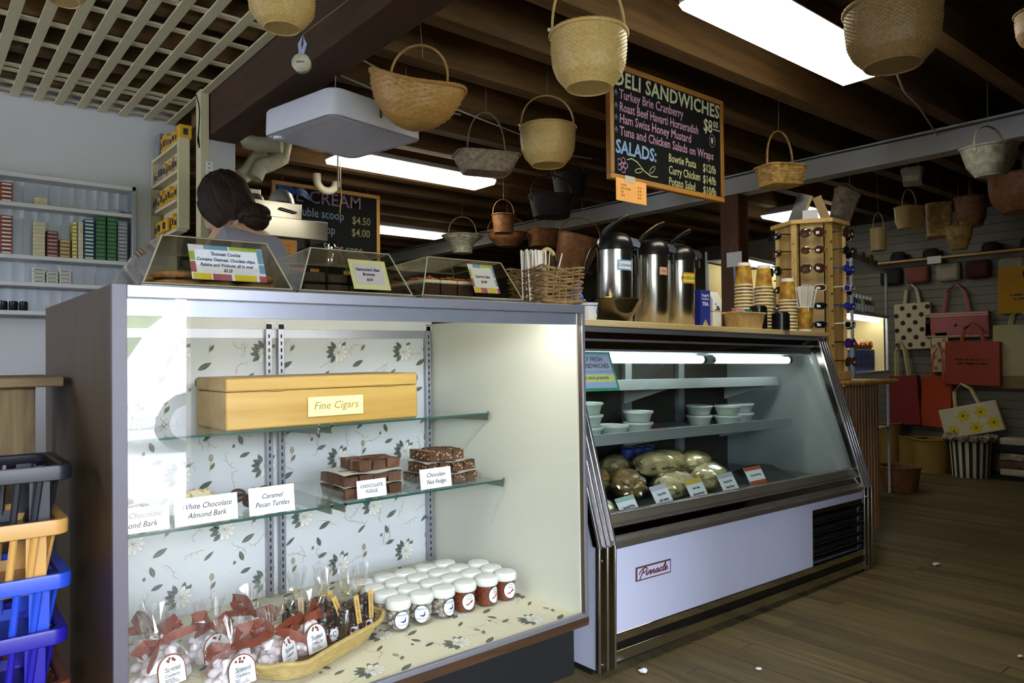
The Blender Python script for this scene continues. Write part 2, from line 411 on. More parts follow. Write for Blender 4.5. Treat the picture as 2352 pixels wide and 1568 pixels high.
# ---------------- ceiling fluorescents
M_tubeon = mat('diffuser_lit', '#ffffff', rough=.5, emit=(1., .95, .76, 1), estr=11.0, var=.01)
M_fix = mat('fixture_grey', '#b7b7ba', rough=.5, var=.05)
M_tubedim = mat('diffuser_lit_far', '#ffffff', rough=.5, emit=(1., .95, .76, 1), estr=4.0, var=.01)
def fluoro(x0, y, label, ln=1.24, w=.285, z=2.385, rotz=0., lit=None):
    t = thing('ceiling_light', label, 'light', (x0, y, z), rotz)
    MB().box(0, ln, -w*.32, w*.32, .045, .085).build('housing', M_fix, t, bevel=.004)
    MB().box(-.012, ln+.012, -w*.46, w*.46, .028, .046).build('tray', M_fix, t, bevel=.004)
    d = MB(); d.prism([(-w/2+.02, 0), (w/2-.02, 0), (w/2, .03), (-w/2, .03)], 0, ln, 'X'); d.build('diffuser', lit or M_tubeon, t, bevel=.003)
    return t
fluoro(2.235, 1.565, 'long lit fluorescent ceiling fixture at the top right, near the camera')
fluoro(2.16, 4.40, 'lit fluorescent ceiling fixture behind the box fan', rotz=.02)
fluoro(3.2, 6.55, 'small distant lit fluorescent fixture right of the ice cream board', z=2.37, lit=M_tubedim)
fluoro(6.20, 3.57, 'distant lit fluorescent fixture above the sunglasses rack', w=.5, ln=.6, z=2.37, lit=M_tubedim)
# ================================================================ GLASS DISPLAY CASE
frame(FR_D)
DX0, DX1, DY0, DY1, DT, DB = .3546, 1.803, 1.776, 2.742, 1.265, .2155
M_veneer = wood('walnut_veneer', '#4e3a1e', '#3a2a13', rough=.6, axis='Z', scale=9, bump=.05)
M_lining = mat('cream_laminate', '#e7e7da', rough=.45, var=.02, scale=3)
M_wpaper = mat('wallpaper_ground', '#dcdde2', rough=.7, var=.02, scale=5)
M_fpaper = mat('deck_paper_ground', '#e6e0c6', rough=.6, var=.03, scale=5)
M_gshelf = glass('shelf_glass', (.93, .975, .96))
M_gedge = mat('glass_edge', '#2f5550', rough=.15, var=.1)
dc = thing('display_case', 'large wooden glass-fronted display case with lit floral interior', 'display case', (0,0,0))
# outer shell
MB().box(DX0, DX0+.02, DY0+.004, DY1, .0, DT).build('side_panel', M_veneer, dc, bevel=.001)
MB().box(DX1-.02, DX1, DY0+.004, DY1, DB-.03, DT).build('side_panel', M_veneer, dc, bevel=.001)
MB().box(DX0+.02, DX0+.026, DY0+.02, DY1-.03, DB, DT-.03).build('side_lining', M_lining, dc)
MB().box(DX1-.026, DX1-.02, DY0+.02, DY1-.03, DB, DT-.03).build('side_lining', M_lining, dc)
MB().box(DX0+.0205, DX1-.0205, DY0+.012, DY1, DT-.022, DT).build('top_panel', mat('case_top', '#8e8c86', rough=.35, var=.05), dc)
MB().box(DX0+.02, DX1-.02, DY0+.06, DY1-.02, 0, DB-.035).build('plinth', M_black, dc)
ed = MB().box(DX0+.02, DX1-.004, DY0+.002, DY0+.03, DB-.036, DB-.006).build('bottom_edge', wood('walnut_edge', '#5a3c22', '#38230f', axis='X', scale=9), dc, bevel=.001)
MB().box(DX0+.028, DX1-.018, DY0-.002, DY0+.014, DB-.006, DB+.008).build('bottom_rail', M_alu, dc, bevel=.001)
MB().box(DX0-.001, DX0+.029, DY0-.002, DY0+.012, 0, DT+.0005).build('corner_post', mat('post_metal', '#6f6a72', rough=.5, metal=.6, var=.05), dc, bevel=.001)
MB().box(DX1-.019, DX1-.006, DY0-.002, DY0+.012, DB-.006, DT-.002).build('corner_post', M_alu, dc, bevel=.001)
MB().box(DX0+.029, DX1-.006, DY0-.003, DY0+.012, DT-.028, DT-.001).build('top_rail', M_alu, dc, bevel=.001)
MB().box(DX0+.029, DX1-.03, DY0+.016, DY0+.022, DT-.068, DT-.026).build('valance', mat('valance_metal', '#a9abba', rough=.35, metal=.55, var=.05), dc)
MB().box(DX0+.029, DX1-.019, DY0+.004, DY0+.010, DB+.006, DT-.026).build('front_glass', M_glass, dc, smooth=False)
tb = MB().tube([(DX0+.05, DY0+.055, DT-.052), (DX1-.05, DY0+.055, DT-.052)], .013, 12)
tb.build('lamp_tube', mat('case_tube_lit', '#ffffff', emit=(1., .99, .88, 1), estr=27., var=.01), dc)
# deck and back
dk = MB().box(DX0+.02, DX1-.02, DY0+.014, DY1, DB-.03, DB).build('deck', M_fpaper, dc)
bk = MB().box(DX0+.02, DX1-.02, DY1-.035, DY1-.012, DB, 1.178).build('back_panel', M_wpaper, dc)
MB().box(DX0+.02, DX1-.03, DY1-.06, DY1-.036, 1.205, DT-.022).build('rear_header', M_whitep, dc)
MB().box(DX0+.02, DX1-.03, DY1-.045, DY1-.030, 1.172, 1.205).build('rear_track', M_alu, dc)
# printed magnolia pattern: leaves, petals, sprigs a hair proud of the paper
M_leaf = mat('print_leaf', '#5f6b62', rough=.8, var=.3, scale=40)
M_leaf2 = mat('print_leaf_olive', '#6e7a58', rough=.8, var=.3, scale=40)
M_petal = mat('print_petal', '#f2f1ec', rough=.8, var=.05, scale=60)
M_line = mat('print_line', '#b3a48c', rough=.8, var=.2, scale=40)
def floral(W, H, seed, x0=0., y0=0., px=.30, py=.42):
    rnd = random.Random(seed); m = MB()
    def inside(p): return 0.004 < p[0] < W-.004 and .004 < p[1] < H-.004
    def poly(pts, z, mi):
        if all(inside(p) for p in pts): m.add([(p[0], p[1], z) for p in pts], [tuple(range(len(pts)))], mi)
    def leaf(cx, cy, L, wd, a, mi=0):
        pts = []
        for i in range(10):
            t = i/5 if i <= 5 else (10-i)/5
            sgn = 1 if i <= 5 else -1
            yy = sgn*wd*math.sin(PI*t)**.8*(1-.25*t); xx = L*(t-.5)
            pts.append((cx+xx*math.cos(a)-yy*math.sin(a), cy+xx*math.sin(a)+yy*math.cos(a)))
        poly(pts, .0004, mi)
        if rnd.random() < .7: line([(cx-L*.42*math.cos(a), cy-L*.42*math.sin(a)), (cx+L*.42*math.cos(a), cy+L*.42*math.sin(a))], .0006, .0006)
    def line(ps, w_, z=.0003):
        for (xa, ya), (xb, yb) in zip(ps, ps[1:]):
            d = math.hypot(xb-xa, yb-ya) or 1; nx, ny = -(yb-ya)/d*w_, (xb-xa)/d*w_
            poly([(xa+nx, ya+ny), (xa-nx, ya-ny), (xb-nx, yb-ny), (xb+nx, yb+ny)], z, 3)
    def sprig(cx, cy, a, s):
        p = [(cx, cy)]
        for i in range(6):
            a += rnd.uniform(-.5, .5); p.append((p[-1][0]+s*math.cos(a), p[-1][1]+s*math.sin(a)))
        line(p, .0009)
        for q in p[2::2]: b_ = a+rnd.choice((-1, 1))*1.; line([q, (q[0]+s*1.2*math.cos(b_), q[1]+s*1.2*math.sin(b_))], .0007)
    def flower(cx, cy, a0):
        for k, da in enumerate((.5, .95, 1.35, 1.8, 2.3, -.35, -.8)):
            leaf(cx+.036*math.cos(a0+da), cy+.036*math.sin(a0+da), .036, .0095, a0+da+rnd.uniform(-.2, .2), 0)
        for k in range(6):
            a = a0+PI*.9+k*.62; pts = []
            for i in range(12):
                t = 2*PI*i/12; u = .021*math.cos(t); v_ = .0095*math.sin(t)
                pts.append((cx+(.02+u)*math.cos(a)-v_*math.sin(a), cy+(.02+u)*math.sin(a)+v_*math.cos(a)))
            poly(pts, .0005+k*.00002, 2); line(pts+[pts[0]], .0005, .0007+k*.00002)
        leaf(cx, cy, .012, .003, a0, 3)
    r_ = 0; y = y0
    while y < H+.2:
        x = x0+(px/2 if r_ % 2 else 0)-px
        while x < W+.2:
            flower(x, y, PI/2+rnd.uniform(-.2, .2))
            leaf(x+.085, y-.045, .055, .011, .5, 0); leaf(x-.075, y+.05, .042, .009, .35, 0); leaf(x+.06, y-.105, .040, .010, 1.9, 0)
            leaf(x+.035, y-.125, .016, .006, 1.2, 0); leaf(x-.055, y-.085, .046, .007, .7, 0); leaf(x+.11, y+.02, .03, .007, 1.0, 1)
            for q in range(5): sprig(x+rnd.uniform(-.12, .12), y+rnd.uniform(-.17, .17), rnd.uniform(0, 6), .011)
            bx, by = x+.105, y+.05
            poly([(bx+.009*math.cos(t), by+.014*math.sin(t)) for t in [2*PI*i/9 for i in range(9)]], .0004, 3)
            line([(bx, by-.014), (bx-.006, by-.05)], .001)
            x += px
        y += py/2; r_ += 1
    return m
PM = [M_leaf, M_leaf2, M_petal, M_line]
pr = floral(DX1-DX0-.06, 1.172-DB, 5, x0=.06, y0=.06).build('printed_flowers', PM, bk, smooth=False)
pr.matrix_local = TR((DX0+.03, DY1-.036, DB)) @ Matrix.Rotation(PI/2, 4, 'X')
pf = floral(DX1-DX0-.06, DY1-DY0-.06, 9, x0=.04, y0=.07).build('printed_flowers', PM, dk, smooth=False)
pf.matrix_local = TR((DX0+.03, DY0+.022, DB))
# slotted standards and brackets
def standard(xx, z1=1.225):
    m = MB(); m.box(xx-.012, xx+.012, DY1-.060, DY1-.040, DB, z1)
    so = m.build('shelf_standard', M_alu, dc, bevel=.0015)
    s = MB()
    z = DB+.02
    while z < z1-.03: s.box(xx-.003, xx+.003, DY1-.0605, DY1-.058, z, z+.014); z += .026
    s.build('slot', M_black, so)
    MB().box(xx-.016, xx+.016, DY1-.063, DY1-.04, z1, z1+.006).build('cap', M_alu, so)
for xx in (1.054, 1.101, 1.757): standard(xx)
def bracket(xx, z, y0):
    m = MB(); m.prism([(y0+.004, z-.001), (y0+.004, z-.022), (DY1-.25, z-.03), (DY1-.09, z-.04), (DY1-.06, z-.075), (DY1-.058, z-.001)], xx-.002, xx+.002, 'X')
    m.box(xx-.003, xx+.003, y0, y0+.008, z-.006, z+.012)
    m.build('shelf_bracket', mat('bracket_grey', '#8c8b80', rough=.4, metal=.6, var=.1), dc)
S1, S1Y, S2, S2Y = .868, 2.262, .622, 2.172
for z, y0 in ((S1, S1Y), (S2, S2Y)):
    for xx in (1.054, 1.101, 1.757): bracket(xx, z, y0)
    for xa, xb in ((DX0+.028, 1.078), (1.080, 1.75)):
        g = MB().box(xa, xb, y0+.002, DY1-.062, z, z+.007).build('glass_shelf', M_gshelf, dc, smooth=False)
        MB().box(xa, xb, y0, y0+.002, z, z+.007).build('polished_edge', M_gedge, g)

# ---------------- cigar box on the upper shelf
zs1 = S1+.0075
M_pine = wood('honey_pine', '#dcb567', '#c2923f', rough=.4, axis='X', scale=4, bump=.03)
cb = thing('cigar_box', 'long honey-coloured wooden cigar box on the upper glass shelf', 'box', (.766, 2.292, zs1))
MB().box(0, .686, 0, .30, 0, .118).build('box_body', M_pine, cb, bevel=.006)
MB().box(0, .686, 0, .30, .1195, .162).build('lid', M_pine, cb, bevel=.006)
for xx in (.16, .555):
    h_ = MB().tube([(xx-.024, -.002, .119), (xx+.024, -.002, .119)], .0025, 8).build('hinge', mat('brass', '#d8c070', rough=.25, metal=1., var=.1), cb)
sg = thing('card_sign', 'cream card reading Fine Cigars on the front of the cigar box', 'sign', (.766, 2.288, zs1))
MB().box(.262, .462, -.002, 0, .028, .092).build('card', mat('cream_card', '#f3e7a8', rough=.6, var=.03), sg)
text(sg, 'Fine Cigars', .036, (.362, -.0022, .062), mat('ochre_ink', '#9a8427', rough=.7, var=.1), shear=.25)

# ---------------- candy on the lower shelf
zs2 = S2+.0072
M_fudge = mat('chocolate_fudge', '#5c3a24', rough=.5, var=.35, scale=60, bump=.4, bscale=120)
M_fudge2 = mat('cut_fudge_face', '#6a4630', rough=.6, var=.3, scale=80, bump=.2)
M_nut = mat('nut', '#c7a878', rough=.6, var=.2)
M_acry = glass('clear_acrylic', (.97, .97, .965), ior=1.42)
M_wax = mat('wax_paper', '#e8e6e0', rough=.5, var=.03, alpha=.75)
random.seed(21)
FB = []
for q in range(4):
    m = MB(); n_ = 4
    def fb(u, v): return None
    m.box(-.0235, .0235, -.0195, .0195, 0, .034)
    for i, p in enumerate(m.v): m.v[i] = (p[0]+random.uniform(-.003, .003), p[1]+random.uniform(-.003, .003), p[2]+(random.uniform(-.005, .004) if p[2] > .01 else 0))
    FB.append(m.mesh('fudge_block', M_fudge if q < 2 else M_fudge2))
NB = []
for q in range(3):
    m = MB(); m.box(-.0235, .0235, -.0195, .0195, 0, .034)
    for i, p in enumerate(m.v): m.v[i] = (p[0]+random.uniform(-.003, .003), p[1]+random.uniform(-.003, .003), p[2]+(random.uniform(-.003, .003) if p[2] > .01 else 0))
    base = m.mesh('nut_fudge_block', M_fudge)
    nm = MB()
    for k in range(5):
        nm.ico((random.uniform(-.021, .021), -.0195, random.uniform(.004, .032)), .003, 1, sc=(1.3, .6, 1))
        nm.ico((-.0235, random.uniform(-.018, .018), random.uniform(.004, .032)), .0035, 1, sc=(.6, 1.3, 1))
        nm.ico((random.uniform(-.024, .024), random.uniform(-.02, .02), .034), .0035, 1, sc=(1.3, 1, .6))
    NB.append((base, nm.mesh('nuts', M_nut)))
def fudge_pile(x0, y0, nx, ny, layers, kind, card, desc, rot=0.):
    """an acrylic tray of fudge blocks in layers parted by wax paper"""
    t = thing('acrylic_tray', 'clear acrylic tray under the %s' % desc, 'tray', (x0, y0, zs2), rot)
    w_, d_ = nx*.054+.02, ny*.047+.02
    m = MB().box(0, w_, 0, d_, 0, .003); m.box(0, w_, 0, .003, .003, .03); m.box(0, w_, d_-.003, d_, .003, .03); m.box(0, .003, .003, d_-.003, .003, .03); m.box(w_-.003, w_, .003, d_-.003, .003, .03)
    m.build('tray_walls', M_acry, t, smooth=False)
    z = .0032; R = Matrix.Rotation(rot, 4, 'Z'); base = TR((x0, y0, zs2)) @ R
    for li, (lx0, ly0, lnx, lny) in enumerate(layers):
        nm = ['bottom', 'middle', 'top'][li] if len(layers) == 3 else ['bottom', 'top'][li]
        for i in range(lnx):
            for j in range(lny):
                M = base @ TR((.037+(lx0+i)*.0545, .033+(ly0+j)*.0475, z), random.uniform(-.16, .16))
                lab = '%s block in the %s layer' % (desc, nm)
                if kind == 'plain':
                    o = put('fudge_block', random.choice(FB)); o.matrix_world = FRAME @ M
                    tag(o, lab, 'fudge', 'blocks of %s, %s layer' % (desc, nm))
                else:
                    b_, n_ = random.choice(NB)
                    o = put('nut_fudge_block', b_); o.matrix_world = FRAME @ M
                    tag(o, lab, 'fudge', 'blocks of %s, %s layer' % (desc, nm))
                    put('nuts', n_, o)
        z += .0375
        if li < len(layers)-1:
            lx, ly, ln_, lm = layers[li]
            def wp(u, v, lx=lx, ly=ly, ln_=ln_, lm=lm, z=z):
                return (.006+lx*.0545+u*(ln_*.0545+.008), .004+ly*.0475+v*(lm*.0475+.008), z-.0005+.003*math.sin(u*9+v*4))
            g_ = MB().grid(wp, 10, 8).build('wax_paper', M_wax); g_.matrix_world = FRAME @ base
            tag(g_, 'wavy wax paper sheet on the %s layer of %s' % (nm, desc), 'paper')
            z += .0035
fudge_pile(1.105, 2.195, 4, 4, [(0, 0, 4, 4), (0, 0, 4, 4), (1.2, .6, 3, 3)], 'plain', None, 'plain chocolate fudge')
fudge_pile(1.44, 2.205, 4, 4, [(0, 0, 4, 4), (0, .3, 4, 3), (.3, .6, 3, 3)], 'nut', None, 'chocolate nut fudge')
def card(name_lines, x0, x1, y, z0, z1, label, size, m=M_paper, ink=M_ink, shear=.3, lean=.12, rz=0., lead=1.15, sx=.9):
    t = thing('card_sign', label, 'sign', ((x0+x1)/2, y, z0), rz)
    w_ = x1-x0; h_ = z1-z0
    b_ = MB().box(-w_/2, w_/2, -.0012, .0012, 0, h_, M=Matrix.Rotation(-lean, 4, 'X')).build('card', m, t)
    n_ = len(name_lines)
    for i, s in enumerate(name_lines):
        zc = h_/2+((n_-1)/2-i)*size*lead
        R = Matrix.Rotation(-lean, 4, 'X')
        o = text(t, s, size, (0, 0, 0), ink, shear=shear, sx=sx)
        o.matrix_local = R @ TR((0, -.0018, zc)) @ Matrix.Rotation(PI/2, 4, 'X')
    return t
card(['CHOCOLATE', 'FUDGE'], 1.150, 1.258, 2.185, zs2+.004, zs2+.062, 'white card reading CHOCOLATE FUDGE on the lower glass shelf', .0155, shear=0.)
card(['Chocolate', 'Nut Fudge'], 1.395, 1.525, 2.187, zs2+.002, zs2+.072, 'white card reading Chocolate Nut Fudge at the right of the lower shelf', .021)
card(['Caramel', 'Pecan Turtles'], .795, .935, 2.180, zs2+.002, zs2+.083, 'white card reading Caramel Pecan Turtles on the lower shelf', .021)
card(['White Chocolate', 'Almond Bark'], .588, .762, 2.182, zs2+.002, zs2+.078, 'white card reading White Chocolate Almond Bark on the lower shelf', .022)
card(['Dark Chocolate', 'Almond Bark'], .405, .575, 2.184, zs2+.002, zs2+.07, 'white card reading Dark Chocolate at the far left of the lower shelf', .022)
# turtles, barks
M_dark = mat('dark_chocolate', '#3a231b', rough=.35, var=.3, scale=50, bump=.3)
M_wchoc = mat('white_chocolate', '#ece2c2', rough=.45, var=.12, scale=40, bump=.3)
random.seed(5)
def slab(mtl, nutm=True):
    m = MB(); k = 9
    pts = [((.035+random.uniform(-.012, .012))*math.cos(2*PI*i/k), (.03+random.uniform(-.01, .01))*math.sin(2*PI*i/k)) for i in range(k)]
    m.prism(pts, 0, .012, 'Z')
    return m.mesh('slab', mtl)
def heap(name, label, grp, mtl, cx, cy, n, spread, nutm, tray=True):
    sl = [slab(mtl) for _ in range(3)]
    nm = MB()
    for k in range(6): nm.ico((random.uniform(-.022, .022), random.uniform(-.018, .018), .012), .006, 1, sc=(1.4, .8, .6))
    nme = nm.mesh('almond', nutm)
    for i in range(n):
        lay = i//4
        o = put(name, random.choice(sl), None, (cx+random.uniform(-spread, spread), cy+random.uniform(-.07, .07), zs2+.006+lay*.014), (random.uniform(-.25, .25), random.uniform(-.25, .25), random.uniform(0, 6)))
        tag(o, label, 'candy', grp); put('almond', nme, o)
heap('almond_bark', 'piece of white chocolate almond bark heaped behind its card', 'white chocolate bark pieces', M_wchoc, .69, 2.30, 18, .06, M_nut)
heap('almond_bark', 'piece of dark chocolate almond bark at the left of the lower shelf', 'dark chocolate bark pieces', M_dark, .50, 2.30, 18, .06, M_nut)
for i in range(12):
    m = MB().ico((0, 0, .011), .024, 2, jit=.06, sc=(1, 1, .55))
    o = m.build('pecan_turtle', M_dark, None, loc=(.865+random.uniform(-.055, .055), 2.29+random.uniform(-.06, .06), zs2+.004+(i//5)*.018), rot=(random.uniform(-.2, .2), random.uniform(-.2, .2), 0))
    tag(o, 'dark chocolate pecan turtle piled behind the Caramel Pecan Turtles card', 'candy', 'pecan turtles')

# ---------------- jars on the deck
M_jar = glass('jar_plastic', (.96, .97, .97), ior=1.35)
M_lid = mat('jar_lid', '#eeeeea', rough=.4, var=.02)
M_stone = mat('candy_stone', '#c9b49c', rough=.5, col2='#b7aeaa', scale=30)
M_red = mat('red_candy', '#8a3d22', rough=.5, var=.4, scale=140)
M_blue = mat('label_blue', '#2c3f8c', rough=.6, var=.05)
M_lob = mat('label_red', '#b33c22', rough=.6, var=.05)
def jar_meshes():
    R, H = .037, .082
    body = MB().lathe([(.033, 0), (R, .004), (R, H-.01), (.034, H)], 28, cap=(True, False)).mesh('jar_body', M_jar)
    lid = MB().lathe([(.039, H-.012), (.0415, H-.008), (.0415, H+.008), (.037, H+.016), (.024, H+.019), (0.0005, H+.0195)], 28, cap=(True, False)).mesh('lid', M_lid)
    st = MB(); random.seed(2)
    for k in range(34):
        a = random.uniform(0, 2*PI); z = random.uniform(.01, H-.016)
        st.ico((.025*math.cos(a), .025*math.sin(a), z), .0115, 1, jit=.15, sc=(1, 1, .75))
    st.lathe([(.02, .004), (.02, H-.018)], 10)
    stones = st.mesh('candy_stones', M_stone)
    rd = MB(); rd.lathe([(.032, .003), (.0355, .006), (.0355, H-.014)], 24)
    for k in range(110):
        a = random.uniform(0, 2*PI); rd.ico((.0345*math.cos(a), .0345*math.sin(a), random.uniform(.006, H-.016)), .0032, 1, jit=.1)
    reds = rd.mesh('candy_fill', M_red)
    def lab(u, v):
        a = -PI/2+(u-.5)*1.5; return ((R+.0006)*math.cos(a), (R+.0006)*math.sin(a), .012+.056*v)
    lm = MB(); 
    n_ = 20; rings = []
    for (mi, k, rr) in ((0, 1.0, R+.0006), (1, .92, R+.001)):
        vs = [(rr*math.cos(-PI/2), rr*math.sin(-PI/2), .038)]
        for i in range(n_):
            t = 2*PI*i/n_; a = -PI/2+.72*k*math.cos(t); vs.append((rr*math.cos(a), rr*math.sin(a), .038+.030*k*math.sin(t)))
        # follow the curve: add a mid ring
        mid = []
        for i in range(n_):
            t = 2*PI*i/n_; a = -PI/2+.36*k*math.cos(t); mid.append((rr*math.cos(a), rr*math.sin(a), .038+.015*k*math.sin(t)))
        vv = vs+mid; fs = []
        for i in range(n_):
            j = (i+1) % n_
            fs.append((0, 1+n_+i, 1+n_+j)); fs.append((1+n_+i, 1+i, 1+j, 1+n_+j))
        lm.add(vv, fs, mi)
    label = lm.mesh('label', [M_ink, M_paper])
    whale = MB(); lob = MB(); rr = R+.0016
    def on(x, z): a = -PI/2+x/rr; return (rr*math.cos(a), rr*math.sin(a), z)
    whale.add([on(x, z) for x, z in ((-.010, .034), (.004, .029), (.012, .033), (.011, .041), (.0135, .048), (.009, .044), (.006, .036), (-.002, .035))], [(0,1,7), (1,6,7), (1,2,6), (2,3,6), (3,4,5), (3,5,6)])
    lob.add([on(x, z) for x, z in ((-.014, .026), (-.004, .027), (.006, .033), (.013, .036), (.014, .043), (.006, .041), (-.002, .033), (-.012, .030))], [(0,1,6,7), (1,2,5,6), (2,3,4,5)])
    return body, lid, stones, reds, label, whale.mesh('whale_mark', M_blue), lob.mesh('lobster_mark', M_lob)
JB, JLID, JST, JRD, JLB, JWH, JLO = jar_meshes()
def curved_text(body, size, z, m, r):
    o = text(None, body, size, (0,0,0), m, rot=(0,0,0), sx=.8); me = o.data
    for v in me.vertices:
        a = -PI/2+v.co.x/r; y = v.co.y
        v.co = (r*math.cos(a), r*math.sin(a), z+y)
    bpy.data.objects.remove(o); return me
T1 = curved_text('Nantucket Isle', .0085, .055, M_blue, .0387); T2 = curved_text('Chocolate Sea Shells', .0055, .0235, M_ink, .0387)
T3 = curved_text('Nantucket', .006, .058, M_ink, .0387); T4 = curved_text('Lobster', .009, .049, M_lob, .0387)
JSP = .089
for row in range(4):
    for c_ in range(6):
        if row == 3 and c_ == 5: continue
        xx = 1.244+c_*JSP+random.uniform(-.004, .004); yy = 2.092+row*.083+random.uniform(-.003, .003)
        red = c_ >= 3
        rname = ['front', 'second', 'third', 'back'][row]
        lab = 'white-lidded candy jar, %s from the left in the %s row, %s' % (ORD[c_], rname, 'red-brown candies' if red else 'pale stone candies')
        t = thing('candy_jar', lab, 'jar', (xx, yy, DB+.001), {0: -.2, 1: -.5, 2: .1, 3: -.1, 4: .15, 5: -.05}[c_]+random.uniform(-.1, .1), 'candy jars on the case deck')
        put('jar_body', JB, t); put('lid', JLID, t); put('candy_fill', JRD if red else JST, t)
        if row == 0:
            L_ = put('label', JLB, t)
            if red: put('lobster_mark', JLO, L_); put('lettering', T3, L_); put('lettering', T4, L_)
            else: put('whale_mark', JWH, L_); put('lettering', T1, L_); put('lettering', T2, L_)
# ---------------- wicker tray with bagged sweets
M_wick = mat('pale_wicker', '#c9ad6a', rough=.6, var=.25, scale=40)
M_wick2 = mat('brown_wicker', '#9a7747', rough=.65, var=.5, scale=35)
M_cello = glass('cellophane', (.97, .97, .97), ior=2.2, rough=.12)
M_candyw = mat('wrapped_taffy', '#f1eef4', rough=.4, col2='#dcc4c6', scale=25)
M_ribbon = mat('organza_ribbon', '#8f381a', rough=.45, var=.25, scale=20, alpha=.72)
M_brown = mat('brown_border', '#7a3324', rough=.6, var=.1)
M_choc = mat('chocolate_cherry', '#2a1712', rough=.25, var=.3)
M_tag = mat('kraft_tag', '#d8b060', rough=.6, var=.1)
def wicker_tray():
    t = thing('wicker_tray', 'shallow pale wicker tray holding the bagged sweets', 'tray', (.935, 2.155, DB), .46)
    a, b_, h = .245, .185, .05
    def P(u, s, z): 
        t_ = 2*PI*u; c, q = math.cos(t_), math.sin(t_)
        return (s*a*math.copysign(abs(c)**.5, c), s*b_*math.copysign(abs(q)**.5, q), z)
    for k in range(6):
        z = .006+k*.0085; s = .86+.028*k
        MB().tube([P(i/64, s+.006*math.sin(i*PI/2+k*PI), z) for i in range(64)], .0034, 6, True).build('wicker_strand', M_wick, t)
    MB().tube([P(i/64, 1.03, .058+.004*math.sin(i*.7)) for i in range(64)], .0075, 7, True).build('rim', M_wick, t)
    m = MB(); vs = [P(i/48, .86, .003) for i in range(48)]; m.add(vs, [tuple(range(48))]); m.add([(p[0], p[1], .006) for p in vs], [tuple(range(48))]); m.build('base', M_wick, t)
wicker_tray()
def candy_heap(rx, ry, h, n, r, mtl, seed):
    random.seed(seed); m = MB()
    for k in range(n):
        a = random.uniform(0, 2*PI); z = random.uniform(.0, 1.); q = math.sqrt(1-z*z*.75)
        m.ico((rx*q*.88*math.cos(a), ry*q*.88*math.sin(a), .008+z*h*.85), r, 2, jit=.07, sc=(1.2, 1, .9))
    m.lathe([(.6, 0), (.75, .3), (.5, .75), (.1, .9)], 14, M=Matrix.Diagonal((rx, ry, h, 1)))
    return m.mesh('sweets', mtl)
def crumple(rx, ry, h, seed, ruf=.06, tw=.25):
    """bag film: faceted, gathered at a neck and flaring into a ruffle"""
    random.seed(seed); n = 22; prof = [(.82, 0), (1.04, .18), (1.06, .5), (.9, .8), (.55, 1.0), (tw, 1.13), (tw*.8, 1.18), (tw*1.8, 1.3), (tw*2.6, 1.3+ruf/h)]
    v = []; f = []
    for j, (s, z) in enumerate(prof):
        for i in range(n):
            a = 2*PI*i/n; k = s*(1+random.uniform(-.07, .07)*(1 if j < 5 else 2.5)); v.append((rx*k*math.cos(a), ry*k*math.sin(a), h*z+(random.uniform(-.012, .012) if j > 6 else 0)))
    for j in range(len(prof)-1):
        for i in range(n):
            q = (i+1) % n; f.append((j*n+i, j*n+q, (j+1)*n+q, (j+1)*n+i))
    m = MB(); m.add(v, f); return m
def ribbon_bow(seed, s=1.):
    random.seed(seed); m = MB()
    def strip(ctrl, w_):
        P = [Vector(c) for c in ctrl]; out = []
        n = 12
        for i in range(n+1):
            t = i/n*(len(P)-1); k = min(int(t), len(P)-2); q = t-k
            out.append(P[k].lerp(P[k+1], q*q*(3-2*q)))
        m.tube(out, [(w_*(.5+.5*math.sin(PI*i/n)), .0007) for i in range(n+1)], 6, flat=(random.uniform(-.5, .5), random.uniform(-.3, .3), 1))
    for sx_ in (-1, 1):
        strip([(0,0,0), (sx_*.035*s, -.012, .028*s), (sx_*.06*s, 0, .018*s), (sx_*.045*s, .012, -.004), (0,0,0)], .013*s)
        strip([(0,0,0), (sx_*.03*s, -.02, -.004), (sx_*.07*s, -.035, -.02*s)], .012*s)
    m.ico((0,0,0), .009, 1)
    return m
def arch(w_, h, mi0=0):
    pts = [(-w_/2, 0), (w_/2, 0)]+[(w_/2*math.cos(a), h-w_/2+w_/2*math.sin(a)) for a in [PI*i/10 for i in range(11)]]
    return pts
def sconset_bag(x, y, z, rz, tilt_, seed, label, big=1.):
    rx, ry, h = .068*big, .052*big, .085*big
    M = TR((x, y, z)) @ Matrix.Rotation(rz, 4, 'Z') @ Matrix.Rotation(tilt_, 4, 'X')
    t = thing('sweet_bag', label, 'sweet bag', M=M, group='bags of white taffy with red ribbons')
    put('sweets', candy_heap(rx, ry, h, 34, .014, M_candyw, seed), t)
    crumple(rx, ry, h, seed).build('cellophane', M_cello, t, smooth=False)
    b_ = ribbon_bow(seed, 1.15).build('ribbon_bow', M_ribbon, t, loc=(0, -.012, h*1.15), rot=(0, random.uniform(-.5, .5), random.uniform(-.8, .8)))
    L = MB(); L.prism(arch(.078, .08), -.001, 0, 'Y', 1); L.prism([(p[0]*.93, .002+p[1]*.94) for p in arch(.078, .08)], -.0016, -.0005, 'Y', 0)
    lo = L.build('label', [M_paper, M_brown], t, loc=(0, -ry*1.09, .006), rot=(-.12, 0, 0))
    text(lo, "'Sconset", .017, (.002, -.0018, .042), M_ink, shear=.2, sx=.8)
    text(lo, 'Cranberry', .012, (0, -.0018, .027), M_ink, shear=.2, sx=.8)
    for q in range(3): MB().box(-.022, .018-.006*q, -.0019, -.0015, .008+q*.0045, .0095+q*.0045).build('printed_line', M_ink, lo)
    c = MB()
    for k in range(6): c.ico((random.uniform(-.018, .012), -.002, .062+random.uniform(-.004, .008)), .004, 1, sc=(1, .3, 1))
    c.build('berry_mark', M_brown, lo)
